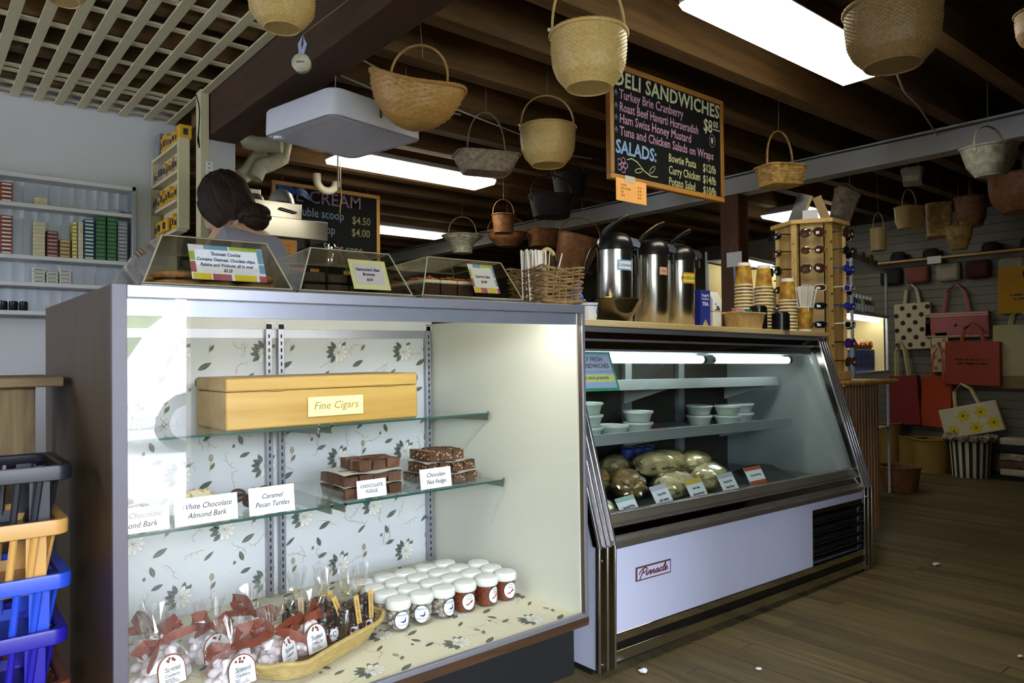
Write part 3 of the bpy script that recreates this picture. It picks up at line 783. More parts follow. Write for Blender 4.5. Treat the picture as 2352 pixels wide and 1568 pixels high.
def cherry_bag(x, y, z, rz, tilt_, seed, label):
    rx, ry, h = .040, .032, .125
    M = TR((x, y, z)) @ Matrix.Rotation(rz, 4, 'Z') @ Matrix.Rotation(tilt_, 4, 'X')
    t = thing('sweet_bag', label, 'sweet bag', M=M, group='bags of chocolate cherries with kraft tags')
    put('sweets', candy_heap(rx, ry, h, 40, .011, M_choc, seed), t)
    crumple(rx, ry, h, seed, ruf=.05, tw=.3).build('cellophane', M_cello, t, smooth=False)
    tg = MB().box(-.009, .009, -.001, 0, -.085, 0).build('paper_tag', M_tag, t, loc=(.006, -ry*1.12, h*1.12), rot=(-.08, random.uniform(-.35, .35), 0))
    o = text(tg, 'CHERRY QUARTET', .0085, (0, -.0014, -.043), M_brown, rot=(PI/2, -PI/2, 0), sx=.85)
    MB().ico((0, -.0012, -.079), .003, 1, sc=(1, .3, 1)).build('cherry_mark', M_brown, tg)
    MB().tube([(.012*math.cos(a), .010*math.sin(a), h*1.16) for a in [2*PI*i/14 for i in range(14)]], .0016, 5, True).build('twist_tie', mat('gold_tie', '#d9b23c', rough=.3, metal=.8, var=.1), t)
    L = MB().lathe([(.0005, 0), (.021, 0)], 22, mi=1, cap=(False, False)); L.lathe([(.0005, .0006), (.0175, .0006)], 22, mi=0, cap=(False, False)); 
    lo = L.build('label', [M_paper, M_brown], t, loc=(0, -ry*1.1, .03), rot=(PI/2-.05, 0, 0))
    text(lo, 'C', .022, (0, 0, .0009), M_ink, rot=(0,0,0)); text(lo, 'CHUKAR', .0075, (0, .0165, .0009), M_paper, rot=(0,0,0)); text(lo, 'CHERRIES', .0068, (0, -.0165, .0009), M_paper, rot=(0,0,0))
zt = DB+.010
sconset_bag(.545, 2.165, zt-.006, .25, -.10, 1, 'taffy bag with red bow at the lower left corner of the case', 1.15)
sconset_bag(.690, 2.020, zt, .15, -.10, 2, 'taffy bag with red bow, nearest the glass, beside the corner bag')
sconset_bag(.815, 2.060, zt, .65, -.05, 3, 'taffy bag turned aside between two other taffy bags')
sconset_bag(.925, 2.095, zt, .35, -.10, 4, 'taffy bag at the right, next to the chocolate cherry bags')
sconset_bag(.570, 2.33, zt-.006, -.2, -.05, 5, 'taffy bag with loose bow in the back row at the left')
sconset_bag(.690, 2.215, zt+.004, .1, -.05, 6, 'taffy bag with a tall looped bow in the back row, middle')
sconset_bag(.815, 2.225, zt+.01, .3, -.05, 7, 'taffy bag with a wide bow leaning on the cherry bags')
cherry_bag(1.005, 2.115, zt, .3, -.08, 11, 'chocolate cherry bag with kraft tag, next to the taffy bags')
cherry_bag(1.065, 2.095, zt, .2, -.02, 12, 'chocolate cherry bag with kraft tag in the middle of its row')
cherry_bag(1.125, 2.115, zt, .25, -.02, 13, 'chocolate cherry bag with kraft tag nearest the candy jars')
cherry_bag(.950, 2.215, zt, -.2, .05, 14, 'chocolate cherry bag behind, with gold tie and bent tag')
cherry_bag(1.035, 2.215, zt, .1, .05, 15, 'chocolate cherry bag in the back, tallest ruffle')

# ================================================================ ON TOP OF THE CASE
M_dome = glass('smoky_acrylic', (.915, .895, .84), ior=1.5, rough=.02)
M_bed = mat('acrylic_edge', '#c9c6ab', rough=.15, var=.1, alpha=.75)
def pastry_bin(x0, x1, label, y0=1.835, d=.44):
    t = thing('pastry_bin', label, 'pastry bin', (x0, y0, DT+.001))
    w_ = x1-x0; h = .132
    MB().box(-.008, w_+.008, -.008, d+.008, 0, .009).build('tray', mat('bin_tray', '#5a564a', rough=.25, var=.1), t, bevel=.003)
    A = [(0, 0, .010), (w_, 0, .010), (w_, d, .010), (0, d, .010)]
    Bt = [(.055, .056, h), (w_-.045, .056, h), (w_-.045, d-.12, h-.012), (.055, d-.12, h-.012)]
    th = .0025
    m = MB()
    def panel(p):
        p = [Vector(q) for q in p]; n = (p[1]-p[0]).cross(p[3]-p[0]).normalized()*th
        m.add([q for q in p]+[q+n for q in p], [(0,1,2,3), (7,6,5,4), (0,4,5,1), (1,5,6,2), (2,6,7,3), (3,7,4,0)])
    panel([A[0], A[1], Bt[1], Bt[0]]); panel([A[1], A[2], Bt[2], Bt[1]]); panel([A[2], A[3], Bt[3], Bt[2]]); panel([A[3], A[0], Bt[0], Bt[3]]); panel([Bt[0], Bt[1], Bt[2], Bt[3]])
    cv = m.build('cover', M_dome, t, smooth=False)
    e = MB()
    for k in range(4): e.tube([A[k], Bt[k]], .0022, 6); e.tube([Bt[k], Bt[(k+1) % 4]], .0016, 6); e.tube([A[k], A[(k+1) % 4]], .0022, 6)
    e.build('glued_edge', M_bed, cv)
    return t
BINS = [(.430, .785), (.785+.022, 1.15), (1.172, 1.555)]
pastry_bin(*BINS[0], 'smoky acrylic pastry bin of cookies at the left end')
pastry_bin(*BINS[1], 'smoky acrylic pastry bin of brownies in the middle')
pastry_bin(*BINS[2], 'smoky acrylic pastry bin of carrot cake, next to the wicker basket', y0=1.815)
zb = DT+.0115
# cookies
M_cook = mat('oat_cookie', '#a9814a', rough=.8, col2='#8a6232', scale=40, bump=.6, bscale=60)
random.seed(31)
def cookie():
    m = MB(); n = 20; v = []; f = []
    prof = [(.0, .0), (.9, .0), (1.0, .006), (.97, .013), (.7, .018), (.3, .020), (.01, .020)]
    for r, z in prof:
        for i in range(n):
            a = 2*PI*i/n; k = r*.058*(1+random.uniform(-.03, .03)); v.append((k*math.cos(a), k*math.sin(a), z+(random.uniform(-.0018, .0018) if z > .01 else 0)))
    for j in range(len(prof)-1):
        for i in range(n): q = (i+1) % n; f.append((j*n+i, j*n+q, (j+1)*n+q, (j+1)*n+i))
    m.add(v, f); return m.mesh('cookie', M_cook)
CK = [cookie() for _ in range(3)]
CN = {0: 'left front', 1: 'middle front', 2: 'right front', 3: 'left back', 4: 'middle back', 5: 'right back'}
q = 0
for j in range(2):
    for i in range(3):
        for k in range(2):
            xx = .515+i*.1+random.uniform(-.006, .006)+.008*(i == 0); yy = 1.935+j*.135+random.uniform(-.006, .006)
            if i == 0: xx += .012
            o = put('cookie', CK[q % 3], None, (xx, yy, zb+k*.0215), (0, 0, random.uniform(0, 6)))
            tag(o, '%s brown oat cookie of the %s stack in the left pastry bin' % (('lower', 'upper')[k], CN[j*3+i]), 'cookie', 'cookies in the pastry bin'); q += 1
M_brn = mat('brownie', '#33231a', rough=.7, var=.35, scale=60, bump=.6, bscale=90)
for j in range(3):
    for i in range(4):
        for k in range(2):
            m = MB().box(-.031, .031, -.031, .031, 0, .027)
            for a_, p in enumerate(m.v): m.v[a_] = (p[0]+random.uniform(-.003, .003), p[1]+random.uniform(-.003, .003), p[2]+(random.uniform(-.003, .003) if p[2] > 0 else 0))
            o = m.build('brownie', M_brn, None, loc=(.885+i*.067, 1.94+j*.075, zb+k*.0305), rot=(0, 0, random.uniform(-.08, .08)), bevel=.004)
            tag(o, '%s dark brownie square, %s from the left in the %s row of the middle bin' % (('lower', 'upper')[k], ORD[i], ('front', 'middle', 'back')[j]), 'brownie', 'brownies in the pastry bin')
M_cake = mat('carrot_cake_crumb', '#4a2e1a', rough=.85, var=.4, scale=70, bump=.7, bscale=80)
M_ice = mat('cream_icing', '#eae4d2', rough=.5, var=.05); M_car = mat('carrot_shred', '#d77a2c', rough=.6, var=.25)
for j in range(2):
    for i in range(4):
        t = thing('carrot_cake', 'iced carrot cake slice, %s from the left in the %s row of the right bin' % (ORD[i], ('front', 'back')[j]), 'cake', (1.262+i*.064, 1.945+j*.12, zb), group='carrot cake slices')
        MB().box(-.029, .029, -.045, .045, 0, .046).build('crumb', M_cake, t, bevel=.003)
        MB().box(-.030, .030, -.046, .046, .0465, .058).build('icing', M_ice, t, bevel=.004)
        m = MB()
        for k in range(26): m.ico((random.uniform(-.026, .026), random.uniform(-.044, .044), .062+random.uniform(-.002, .005)), .005, 1, jit=.3, sc=(1.6, .7, .5))
        m.build('carrot_topping', M_car, t)
# price cards taped to the sloping fronts
def bin_card(x0, x1, z0, z1, y, rx, label, patt, lines, sleeve=False):
    t = thing('card_sign', label, 'sign', M=TR(((x0+x1)/2, y, z0)) @ Matrix.Rotation(rx, 4, 'X'))
    w_ = x1-x0; h = z1-z0
    base = MB().box(-w_/2, w_/2, -.001, 0, 0, h).build('card', patt[0], t)
    cols = patt[1:]
    if len(cols) > 1:
        def pc(a, b_, c, d_, m): MB().box(-w_/2+a*w_, -w_/2+b_*w_, -.0016, -.0008, c*h, d_*h).build('printed_block', m, base)
        pc(.02, .25, 0, .17, cols[1]); pc(.27, .52, 0, .17, cols[2]); pc(.56, .86, 0, .17, cols[1]); pc(.90, 1, 0, .17, cols[2])
        pc(.20, .52, .88, 1, cols[0]); pc(.55, .92, .9, 1, cols[3]); pc(.0, .10, .55, .8, cols[3]); pc(.0, .10, .2, .5, cols[2]); pc(.92, 1, .55, .98, cols[0]); pc(.92, 1, .25, .5, cols[0])
        MB().box(-w_/2+.07*w_, w_/2-.09*w_, -.0022, -.0016, .17*h, .86*h).build('card_face', M_paper, base)
    else:
        MB().box(-w_/2+.1*w_, w_/2-.13*w_, -.0022, -.001, .16*h, .84*h).build('card_face', mat('lilac_card', '#dcdcf2', rough=.6, var=.02), base)
    for s, sz, zz in lines: text(base, s, sz, (-.004, -.0026, zz*h), M_navy, shear=.25, sx=.82, off=.0003)
    if sleeve: MB().box(-w_/2-.018, w_/2+.018, -.0034, -.0028, -.008, h+.014).build('plastic_sleeve', M_acry, t, smooth=False)
M_navy = mat('navy_ink', '#2a2a4a', rough=.7, var=.05)
PB = [mat('pattern_white', '#eef0f4', var=.02), mat('pattern_blue', '#79a9cf', var=.05), mat('pattern_yellow', '#e3cd2e', var=.05), mat('pattern_rose', '#b5606c', var=.05), mat('pattern_lime', '#a9cc4e', var=.05)]
sl = -.42
bin_card(.540, .722, DT+.026, DT+.123, 1.842, sl, 'bright patterned card reading Sconset Cookie on the left pastry bin', PB,
         [("'Sconset Cookie", .0135, .745), ('Contains Oatmeal, Choclate chips,', .0125, .575), ('Raisins and Walnuts; all in one!', .0125, .42), ('$2.25', .0115, .27)], True)
bin_card(.968, 1.085, DT+.022, DT+.117, 1.845, sl, "pale yellow edged card reading Nantucket's Best Brownie on the middle bin", [mat('pale_yellow_card', '#e9ecb4', var=.03), None],
         [("Nantucket's Best", .0135, .66), ('Brownie', .0135, .50), ('$2.50', .0105, .32)])
bin_card(1.375, 1.475, DT+.028, DT+.130, 1.832, sl, 'bright patterned card reading Carrot Cake on the right pastry bin', PB,
         [('Carrot Cake', .0135, .56), ('$3.00', .0125, .38)])

# ---------------- woven willow basket of stirrers
def willow_basket():
    t = thing('willow_basket', 'square woven willow basket of wooden stirrers on the case corner', 'basket', (1.715, 1.880, DT+.001))
    w_, d_, h = .088, .085, .125
    random.seed(4)
    def ringpt(u, s, z, k, n):
        # square path, alternating in and out of the uprights
        per = u*4; side = int(per) % 4; q = per-int(per)
        a, b_ = [(-w_, -d_), (w_, -d_), (w_, d_), (-w_, d_)][side], [(w_, -d_), (w_, d_), (-w_, d_), (-w_, -d_)][side]
        nx, ny = [(0, -1), (1, 0), (0, 1), (-1, 0)][side]
        o_ = .0032*math.cos(PI*(q*6)+k*PI)
        return ((a[0]+(b_[0]-a[0])*q)*s+nx*o_, (a[1]+(b_[1]-a[1])*q)*s+ny*o_, z+.003*math.sin(u*23+k*2)+.0035*math.cos(2*PI*q)*(z/h))
    for k in range(15):
        z = .012+k*(h-.016)/14; s = .97+.10*k/14
        MB().tube([ringpt(i/96, s, z, k, 96) for i in range(96)], random.uniform(.0032, .0042), 6, True).build('willow_strand', M_wick2, t)
    for side in range(4):
        for q in range(6):
            p0 = ringpt((side+(q+.5)/6)/4, .97, 0, 0, 1); p1 = ringpt((side+(q+.5)/6)/4, 1.05, h, 0, 1)
            MB().tube([(p0[0], p0[1], .004), (p1[0], p1[1], h)], .003, 6).build('upright', M_wick2, t)
    pts = [ringpt(i/80, 1.0, .008, 1, 1) for i in range(80)]
    MB().tube(pts, [.0075+.0012*math.sin(i*1.9) for i in range(80)], 7, True).build('base_band', M_wick2, t)
    MB().box(-w_*.95, w_*.95, -d_*.95, d_*.95, .003, .009).build('base', M_wick2, t)
    ar = [(w_*1.0*math.cos(a)*.55+.03, .02, h-.01+.085*math.sin(a)) for a in [PI*i/14 for i in range(15)]]
    MB().tube(ar, .005, 8).build('handle', M_blackp, t)
    MB().tube(ar[4:12], [.0068+.0006*(i % 2) for i in range(8)], 8).build('cane_wrap', M_wick, t)
willow_basket()
M_stir = mat('birch_stirrer', '#e8dccb', rough=.7, var=.1)
SM = MB().box(-.003, .003, -.0009, .0009, 0, .175).mesh('wooden_stirrer', M_stir)
random.seed(8)
for i in range(48):
    xx = 1.668+random.uniform(-.045, .034); yy = 1.87+random.uniform(-.02, .03)
    o = put('wooden_stirrer', SM, None, (xx, yy, DT+.011), (random.uniform(-.08, .08), (xx-1.69)*1.2+random.uniform(-.06, .06), random.uniform(-.6, .6)))
    tag(o, 'flat wooden coffee stirrer standing in the willow basket', 'stirrer', 'wooden stirrers in the willow basket')
o = put('wooden_stirrer', SM, None, (1.725, 1.86, DT+.03), (0, .45, .3)); tag(o, 'single wooden stirrer leaning out to the right of the bundle', 'stirrer')
# ================================================================ DELI CASE
frame(FR_E)
EX0, EX1, EY0 = 1.818, 3.826, 1.758
ECT = 1.242
M_panel = mat('white_enamel', '#c3c6dc', rough=.35, var=.015, scale=3)
M_inw = mat('deli_interior', '#a9b3ae', rough=.4, var=.05)
M_dgrey = mat('dark_trim', '#26241f', rough=.35, metal=.6, var=.2)
M_greym = mat('grey_shelf_metal', '#a9b0b0', rough=.4, metal=.5, var=.05)
dl = thing('deli_case', 'refrigerated deli case with slanted glass front and chrome trim', 'deli case', (0, 0, 0))
def side_prof(): return [(EY0, .03), (EY0, .447), (1.995, 1.205), (2.62, 1.205), (2.62, .03)]
MB().box(EX0+.004, EX1-.004, EY0+.06, 2.62, .035, .46).build('base_body', M_panel, dl)
for xx in (EX0, EX1-.03):
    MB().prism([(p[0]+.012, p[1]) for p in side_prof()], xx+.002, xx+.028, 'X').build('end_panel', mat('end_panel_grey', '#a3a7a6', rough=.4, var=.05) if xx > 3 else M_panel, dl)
M_bead = mat('bead_chrome', '#cfcdd2', rough=.2, metal=.9, var=.06)
# chrome end frames
for xx in (EX0-.002, EX1-.084):
    q = MB()
    q.box(xx, xx+.086, EY0-.006, EY0+.010, .022, .447)
    po = q.build('end_post', mat('post_chrome', '#8d877a', rough=.16, metal=1., var=.1), dl, bevel=.003)
    s = MB()
    wx = xx
    for a, b_ in ((.0, .008), (.040, .048), (.078, .086)): MB().box(xx+a, xx+b_, EY0-.010, EY0, .024, .446).build('post_bead', mat('post_bead', '#a39d92', rough=.25, metal=.9, var=.1), po, bevel=.002)
    s.prism([(EY0-.004, .445), (EY0+.022, .445), (2.027, 1.208), (1.992, 1.212)], wx, wx+.086, 'X')
    so = s.build('slanted_frame', mat('frame_dark_chrome', '#6f6a66', rough=.14, metal=1., var=.1), dl, bevel=.002)
    for a, b_ in ((.0, .012), (.026, .036), (.050, .060), (.074, .086)):
        MB().prism([(EY0-.013, .443), (EY0+.0, .443), (2.0, 1.208), (1.983, 1.212)], wx+a, wx+b_, 'X').build('chrome_bead', M_bead, so, bevel=.002)
    for zz in (.05, .40): MB().lathe([(.005, 0), (.004, .003), (.0005, .004)], 10, M=Matrix.Translation((xx+.02, EY0-.006, zz)) @ Matrix.Rotation(PI/2, 4, 'X')).build('screw', M_chrome, po)
# front panel, grille
XG = 3.245
fpan = MB().box(EX0+.084, XG, EY0, EY0+.02, .138, .430); fpan.box(XG, EX1-.084, EY0, EY0+.02, .394, .430)
fpan.build('front_panel', M_panel, dl)
MB().box(XG, EX1-.084, EY0+.03, EY0+.05, .14, .394).build('grille_back', M_black, dl)
GS = MB().prism([(EY0+.028, 0), (EY0-.001, .030), (EY0-.001, .036), (EY0+.028, .010)], XG+.004, EX1-.088, 'X').mesh('louvre', mat('louvre_chrome', '#8a8477', rough=.12, metal=1., var=.1))
for zz in (.150, .198, .246, .294, .342): put('louvre', GS, dl, (0, 0, zz))
MB().box(XG, EX1-.084, EY0-.002, EY0+.02, .372, .394).build('grille_trim', mat('louvre_chrome', '#8a8477'), dl)
for i, (z0, z1, pr, m) in enumerate(((.108, .138, .004, M_chrome), (.078, .108, .0, M_dgrey), (.040, .078, .004, M_steel))):
    MB().box(EX0+.05, EX1-.05, EY0-pr, EY0+.02, z0, z1).build('kick_rail', m, dl, bevel=.003)
MB().box(EX0+.02, EX1-.02, EY0+.05, 2.5, 0, .035).build('plinth', M_black, dl)
# lower chrome rails below the glass
M_rail = mat('rail_chrome', '#a8a294', rough=.3, metal=.85, var=.08)
R1 = MB(); R1.prism([(EY0, .430), (EY0-.004, .455), (EY0+.012, .470), (EY0+.03, .470), (EY0+.03, .430)], EX0+.05, EX1-.05, 'X'); R1.build('lower_rail', M_rail, dl)
R2 = MB(); R2.prism([(EY0+.012, .470), (EY0+.028, .500), (EY0+.05, .500), (EY0+.05, .47)], EX0+.05, EX1-.05, 'X'); R2.build('rail_groove', mat('rail_mirror', '#dad6cc', rough=.05, metal=1., var=.05), dl)
R3 = MB(); R3.prism([(EY0+.024, .500), (EY0+.024, .512), (EY0+.048, .538), (EY0+.075, .538), (EY0+.075, .50)], EX0+.05, EX1-.05, 'X'); R3.build('glass_ledge', M_rail, dl)
for yy, zz in ((EY0+.046, .536), (EY0+.022, .500), (EY0+.010, .468), (EY0-.005, .452), (EY0-.001, .431)): MB().tube([(EX0+.08, yy, zz), (EX1-.08, yy, zz)], .0032, 8).build('rail_bead', M_bead, dl)
# slanted glass
gy0, gz0, gy1, gz1 = 1.822, .530, 2.062, 1.150
gm = MB().prism([(gy0, gz0), (gy0+.008, gz0), (gy1+.008, gz1), (gy1, gz1)], EX0+.05, EX1-.05, 'X')
gm.build('front_glass', glass('deli_glass', (.93, .965, .96)), dl, smooth=False)
# canopy under the board
C1 = MB(); C1.prism([(1.985, 1.215), (1.985, 1.206), (1.995, 1.196), (2.02, 1.196), (2.02, 1.215)], EX0, EX1-.03, 'X'); C1.build('canopy_lip', M_alu, dl)
C2 = MB(); C2.prism([(2.000, 1.198), (2.012, 1.168), (2.05, 1.168), (2.05, 1.198)], EX0+.03, EX1-.045, 'X'); C2.build('canopy_band', mat('canopy_brown', '#4a3524', rough=.12, metal=.9, var=.2), dl)
C3 = MB(); C3.prism([(2.010, 1.170), (2.010, 1.163), (2.022, 1.160), (2.05, 1.165)], EX0+.03, EX1-.045, 'X'); C3.build('canopy_bead', M_alu, dl)
C4 = MB(); C4.prism([(2.024, 1.166), (2.048, 1.130), (2.075, 1.130), (2.075, 1.166)], EX0+.03, EX1-.045, 'X'); C4.build('canopy_band', mat('canopy_mirror', '#5d574c', rough=.08, metal=1., var=.1), dl)
MB().box(EX0+.03, EX1-.045, 2.044, 2.054, 1.122, 1.131).build('canopy_bead', M_alu, dl)
# interior
MB().box(EX0+.03, EX1-.03, EY0+.08, 2.60, .46, .478).build('deck', mat('deck_steel', '#77807c', rough=.3, metal=.7, var=.1), dl)
MB().box(EX0+.03, EX1-.03, 2.585, 2.605, .478, 1.20).build('back_wall', mat('deli_back', '#3a362c', rough=.5, var=.2), dl)
MB().box(EX0+.03, EX1-.03, 2.05, 2.62, 1.19, 1.214).build('roof', M_inw, dl)
for xx in (2.30, 2.86, 3.3): MB().box(xx, xx+.05, 2.56, 2.585, .478, 1.19).build('door_stile', M_greym, dl)
# shelves with front lips and arms
for (zz, y0, d_, nm, x1_) in ((.745, 2.115, .40, 'middle_shelf', 3.69), (.965, 2.22, .30, 'upper_shelf', 3.74)):
    so = MB().box(EX0+.06, x1_, y0, y0+d_, zz, zz+.012).build(nm, M_greym, dl)
    MB().box(EX0+.06, x1_, y0-.004, y0+.002, zz-.012, zz+.036).build('price_rail', mat('price_rail', '#b4bbbb', rough=.35, metal=.4, var=.05), so, bevel=.001)
    for xx in (EX0+.07, x1_-.012, 2.85): MB().prism([(y0+.01, zz), (2.56, zz), (2.56, zz-.10)], xx, xx+.008, 'X').build('shelf_arm', M_whitep, so)
# tubes
for xa, xb in ((EX0+.10, 2.935), (3.005, 3.705)):
    MB().tube([(xa, 2.135, 1.092), (xb, 2.135, 1.092)], .0175, 14).build('lamp_tube', mat('deli_tube_lit', '#ffffff', emit=(.93, 1., .96, 1), estr=11., var=.01), dl, ang=60)
    for e_ in (xa, xb): MB().tube([(e_-.012, 2.135, 1.092), (e_+.012, 2.135, 1.092)], .0185, 12).build('tube_socket', M_dgrey, dl)
MB().box(EX0+.06, 3.75, 2.16, 2.20, 1.105, 1.16).build('lamp_housing', M_greym, dl)
MB().box(2.945, 2.995, 2.12, 2.15, 1.072, 1.115).build('ballast', M_greym, dl)
# maker's plate
lp = MB().box(2.010, 2.205, EY0-.004, EY0, .297, .347).build('name_plate', [mat('plate_brown', '#55372f', rough=.4, var=.1)], dl, bevel=.001)
MB().box(2.016, 2.199, EY0-.0048, EY0-.003, .302, .342).build('plate_face', mat('plate_face', '#c6c4e0', rough=.4, var=.03), lp)
pin = [[(.35, -1.0), (.45, 0), (.6, 1.2), (.62, 1.7)], [(-.1, .5), (-.15, 1.0), (.1, 1.6), (.7, 2.0), (1.3, 1.9), (1.5, 1.4), (1.2, .9), (.5, .75)], [(1.75, .95), (1.7, .2), (1.9, 0), (2.2, .45)], [(1.8, 1.35), (1.84, 1.42)],
       [(2.25, .95), (2.22, .4), (2.2, 0), (2.3, .6), (2.55, .95), (2.75, .85), (2.72, .2), (2.9, 0), (3.1, .5)], [(3.12, .95), (3.1, .4), (3.08, 0), (3.18, .6), (3.43, .95), (3.63, .85), (3.6, .2), (3.8, 0), (4.1, .4)],
       [(4.75, .8), (4.5, 1.0), (4.15, .75), (4.15, .2), (4.4, 0), (4.7, .4), (4.82, .95), (4.75, .2), (4.95, 0), (5.2, .5)], [(5.75, .8), (5.5, 1.0), (5.2, .65), (5.25, .15), (5.5, 0), (5.85, .3), (6.3, 1.2), (6.38, 1.85), (6.2, 1.95), (6.05, 1.2), (6.05, .2), (6.3, 0), (6.6, .3), (7.0, .65), (7.0, .95), (6.75, 1.0), (6.6, .6), (6.65, .15), (6.95, 0), (7.4, .4)]]
for st in pin:
    P_ = [Vector((2.025+(x+.32*y)*.0212, EY0-.0055, .313+y*.0135)) for x, y in st]; out = []
    for i in range(len(P_)-1):
        p0, p1, p2, p3 = P_[max(i-1, 0)], P_[i], P_[i+1], P_[min(i+2, len(P_)-1)]
        for k in range(5):
            u_ = k/5; out.append(.5*((2*p1)+(-p0+p2)*u_+(2*p0-5*p1+4*p2-p3)*u_*u_+(-p0+3*p1-3*p2+p3)*u_**3))
    out.append(P_[-1])
    MB().tube(out, [(.0006, .0026)]*len(out), 6, flat=(0, 1, 0)).build('lettering', mat('plate_ink', '#5e2d12', rough=.5, var=.1), lp)
# the board on top
cbd = MB().box(EX0, EX1, 1.968, 2.66, 1.2165, ECT).build('counter_board', wood('counter_maple', '#e6cf9c', '#cdad72', rough=.35, axis='X', scale=4, bump=.03), bevel=.003)
tag(cbd, 'long pale wooden board on top of the deli case', 'counter board')

# ---------------- food inside
M_tub = mat('tub_plastic', '#d6dfdb', rough=.25, var=.03, alpha=.55)
M_tubl = mat('tub_lid', '#dfe7e4', rough=.3, var=.03, alpha=.85)
M_salad = mat('curried_salad', '#b7b24a', rough=.6, col2='#8f9a3c', scale=90)
M_saladd = mat('dark_salad', '#4a3f34', rough=.6, var=.4, scale=80)
M_salado = mat('golden_salad', '#b08d33', rough=.6, var=.4, scale=80)
random.seed(12)
TB = MB().lathe([(.052, 0), (.065, .042)], 24, cap=(True, False)).mesh('tub', M_tub)
TL = MB().lathe([(.065, .040), (.069, .040), (.069, .049), (.062, .0495), (.060, .047), (.0005, .047)], 24, cap=(False, False)).mesh('lid', M_tubl)
def sal(m_):
    b_ = MB().lathe([(.046, .002), (.058, .034), (.0005, .037)], 20, cap=(True, False))
    for k in range(60):
        a = random.uniform(0, 2*PI); z = random.uniform(.006, .034); r = .0415+.010*z/.031
        b_.ico((r*math.cos(a), r*math.sin(a), z), .0055, 1, jit=.3)
    return b_.mesh('salad', m_)
SG, SD, SO = sal(M_salad), sal(M_saladd), sal(M_salado)
def tub(x, y, z, s, label):
    t = thing('salad_tub', label, 'salad tub', (x, y, z), random.uniform(0, 6), 'salad tubs in the deli case')
    put('tub', TB, t); put('lid', TL, t); put('salad', s, t)
zt0 = .758
for k in range(3): tub(2.215, 2.20, zt0+k*.051, SG, '%s tub of green salad in the three-high stack at the left' % ('bottom', 'middle', 'top')[k])
tub(2.375, 2.20, zt0, SG, 'single tub of green salad between the two left stacks')
for k in range(2): tub(2.575, 2.23, zt0+k*.051, SG, '%s tub of green salad in the stack beside the red paper' % ('lower', 'upper')[k])
for k in range(2): tub(3.17, 2.33, zt0+k*.051, SO, '%s tub of golden salad at the back of the right group' % ('lower', 'upper')[k])
for k in range(2): tub(3.28, 2.235, zt0+k*.051, SG, '%s tub of green salad in front of the right group' % ('lower', 'upper')[k])
for k in range(2): tub(3.50, 2.30, zt0+k*.051, SD, '%s tub of dark salad at the right end of the group' % ('lower', 'upper')[k])
o = MB().box(2.60, 2.84, 2.16, 2.40, .7578, .7592).build('green_liner', mat('green_paper', '#2e5a4a', rough=.7, var=.1)); tag(o, 'dark green paper liner on the middle deli shelf', 'paper')
o = MB().prism([(2.62, 2.17), (2.80, 2.19), (2.84, 2.28), (2.66, 2.33)], .7594, .761, 'Z').build('red_paper', mat('red_paper', '#b4484a', rough=.7, var=.1)); tag(o, 'flat red paper card lying between salad tubs', 'paper')
# wrapped sandwiches on the sloping deck
M_bread = mat('bread_crust', '#a9854c', rough=.6, col2='#6e5026', scale=18, bump=.3)
M_tort = mat('flour_tortilla', '#d6c898', rough=.55, col2='#a08c58', scale=24, bump=.2)
M_film = glass('cling_film', (.97, .97, .96), ior=1.85, rough=.1)
M_fill = mat('sandwich_filling', '#5e6b38', rough=.6, col2='#7e4632', scale=40)
def sandwich(x, y, z, L, w_, h, rz, rx, kind, seed, label):
    random.seed(seed)
    M = TR((x, y, z)) @ Matrix.Rotation(rz, 4, 'Z') @ Matrix.Rotation(rx, 4, 'X')
    t = thing('wrapped_sandwich', label, 'sandwich', M=M, group='wrapped sandwiches in the deli case')
    def sh(k, j_):
        def f(u, v):
            a = 2*PI*u; b_ = PI*(v-.5); c = math.cos(b_)**.55
            n = 1+j_*mnoise.noise(Vector((math.cos(a)*2.2, math.sin(a)*2.2, v*6+seed)))
            return (L/2*math.sin(b_)*k*n, w_/2*c*math.cos(a)*k*n, h/2+h/2*c*math.sin(a)*k*n)
        return f
    MB().grid(sh(.94, .14), 22, 18, closeu=True).build('bread', M_bread if kind == 'roll' else M_tort, t)
    m = MB(); 
    for k in range(16): m.ico((random.uniform(-L*.38, L*.38), -w_*.44, h*.5+random.uniform(-.006, .006)), .010, 1, jit=.35, sc=(1.6, .6, .7))
    m.build('filling', M_fill, t)
    MB().grid(sh(1.03, .30), 20, 14, closeu=True).build('film', M_film, t, smooth=False)
sw = [(1.98, 2.03, .50, .24, .11, .085, .5, .2, 'roll', 'brown roll sandwich at the left end of the deli deck'),
      (2.12, 2.17, .53, .26, .12, .10, .15, .15, 'roll', 'brown roll sandwich behind the Tuna Salad card'),
      (2.30, 2.10, .515, .26, .12, .10, .9, .15, 'roll', 'roll sandwich behind the Turkey and Brie card'),
      (2.40, 2.25, .56, .22, .11, .09, .6, .1, 'wrap', 'pale wrap at the back beside the turkey rolls'),
      (2.52, 2.01, .50, .22, .11, .09, .2, .2, 'wrap', 'pale wrap behind the Ham and Swiss card'),
      (2.62, 2.17, .56, .25, .12, .105, -.1, .2, 'wrap', 'large pale wrap on top in the middle of the deck'),
      (2.77, 2.02, .505, .22, .12, .10, .3, .2, 'wrap', 'pale wrap behind the Roast Beef card'),
      (2.84, 2.16, .545, .24, .13, .10, .4, .2, 'wrap', 'white film wrapped sandwich at the right of the pile'),
      (1.97, 1.935, .485, .15, .09, .065, .5, .2, 'wrap', 'small pale wrap low at the left behind the glass')]
for i, s in enumerate(sw): sandwich(s[0]+.03, s[1], s[2], s[3]*1.2, s[4]*1.25, s[5]*1.2, s[6], s[7], s[8], 40+i, s[9])
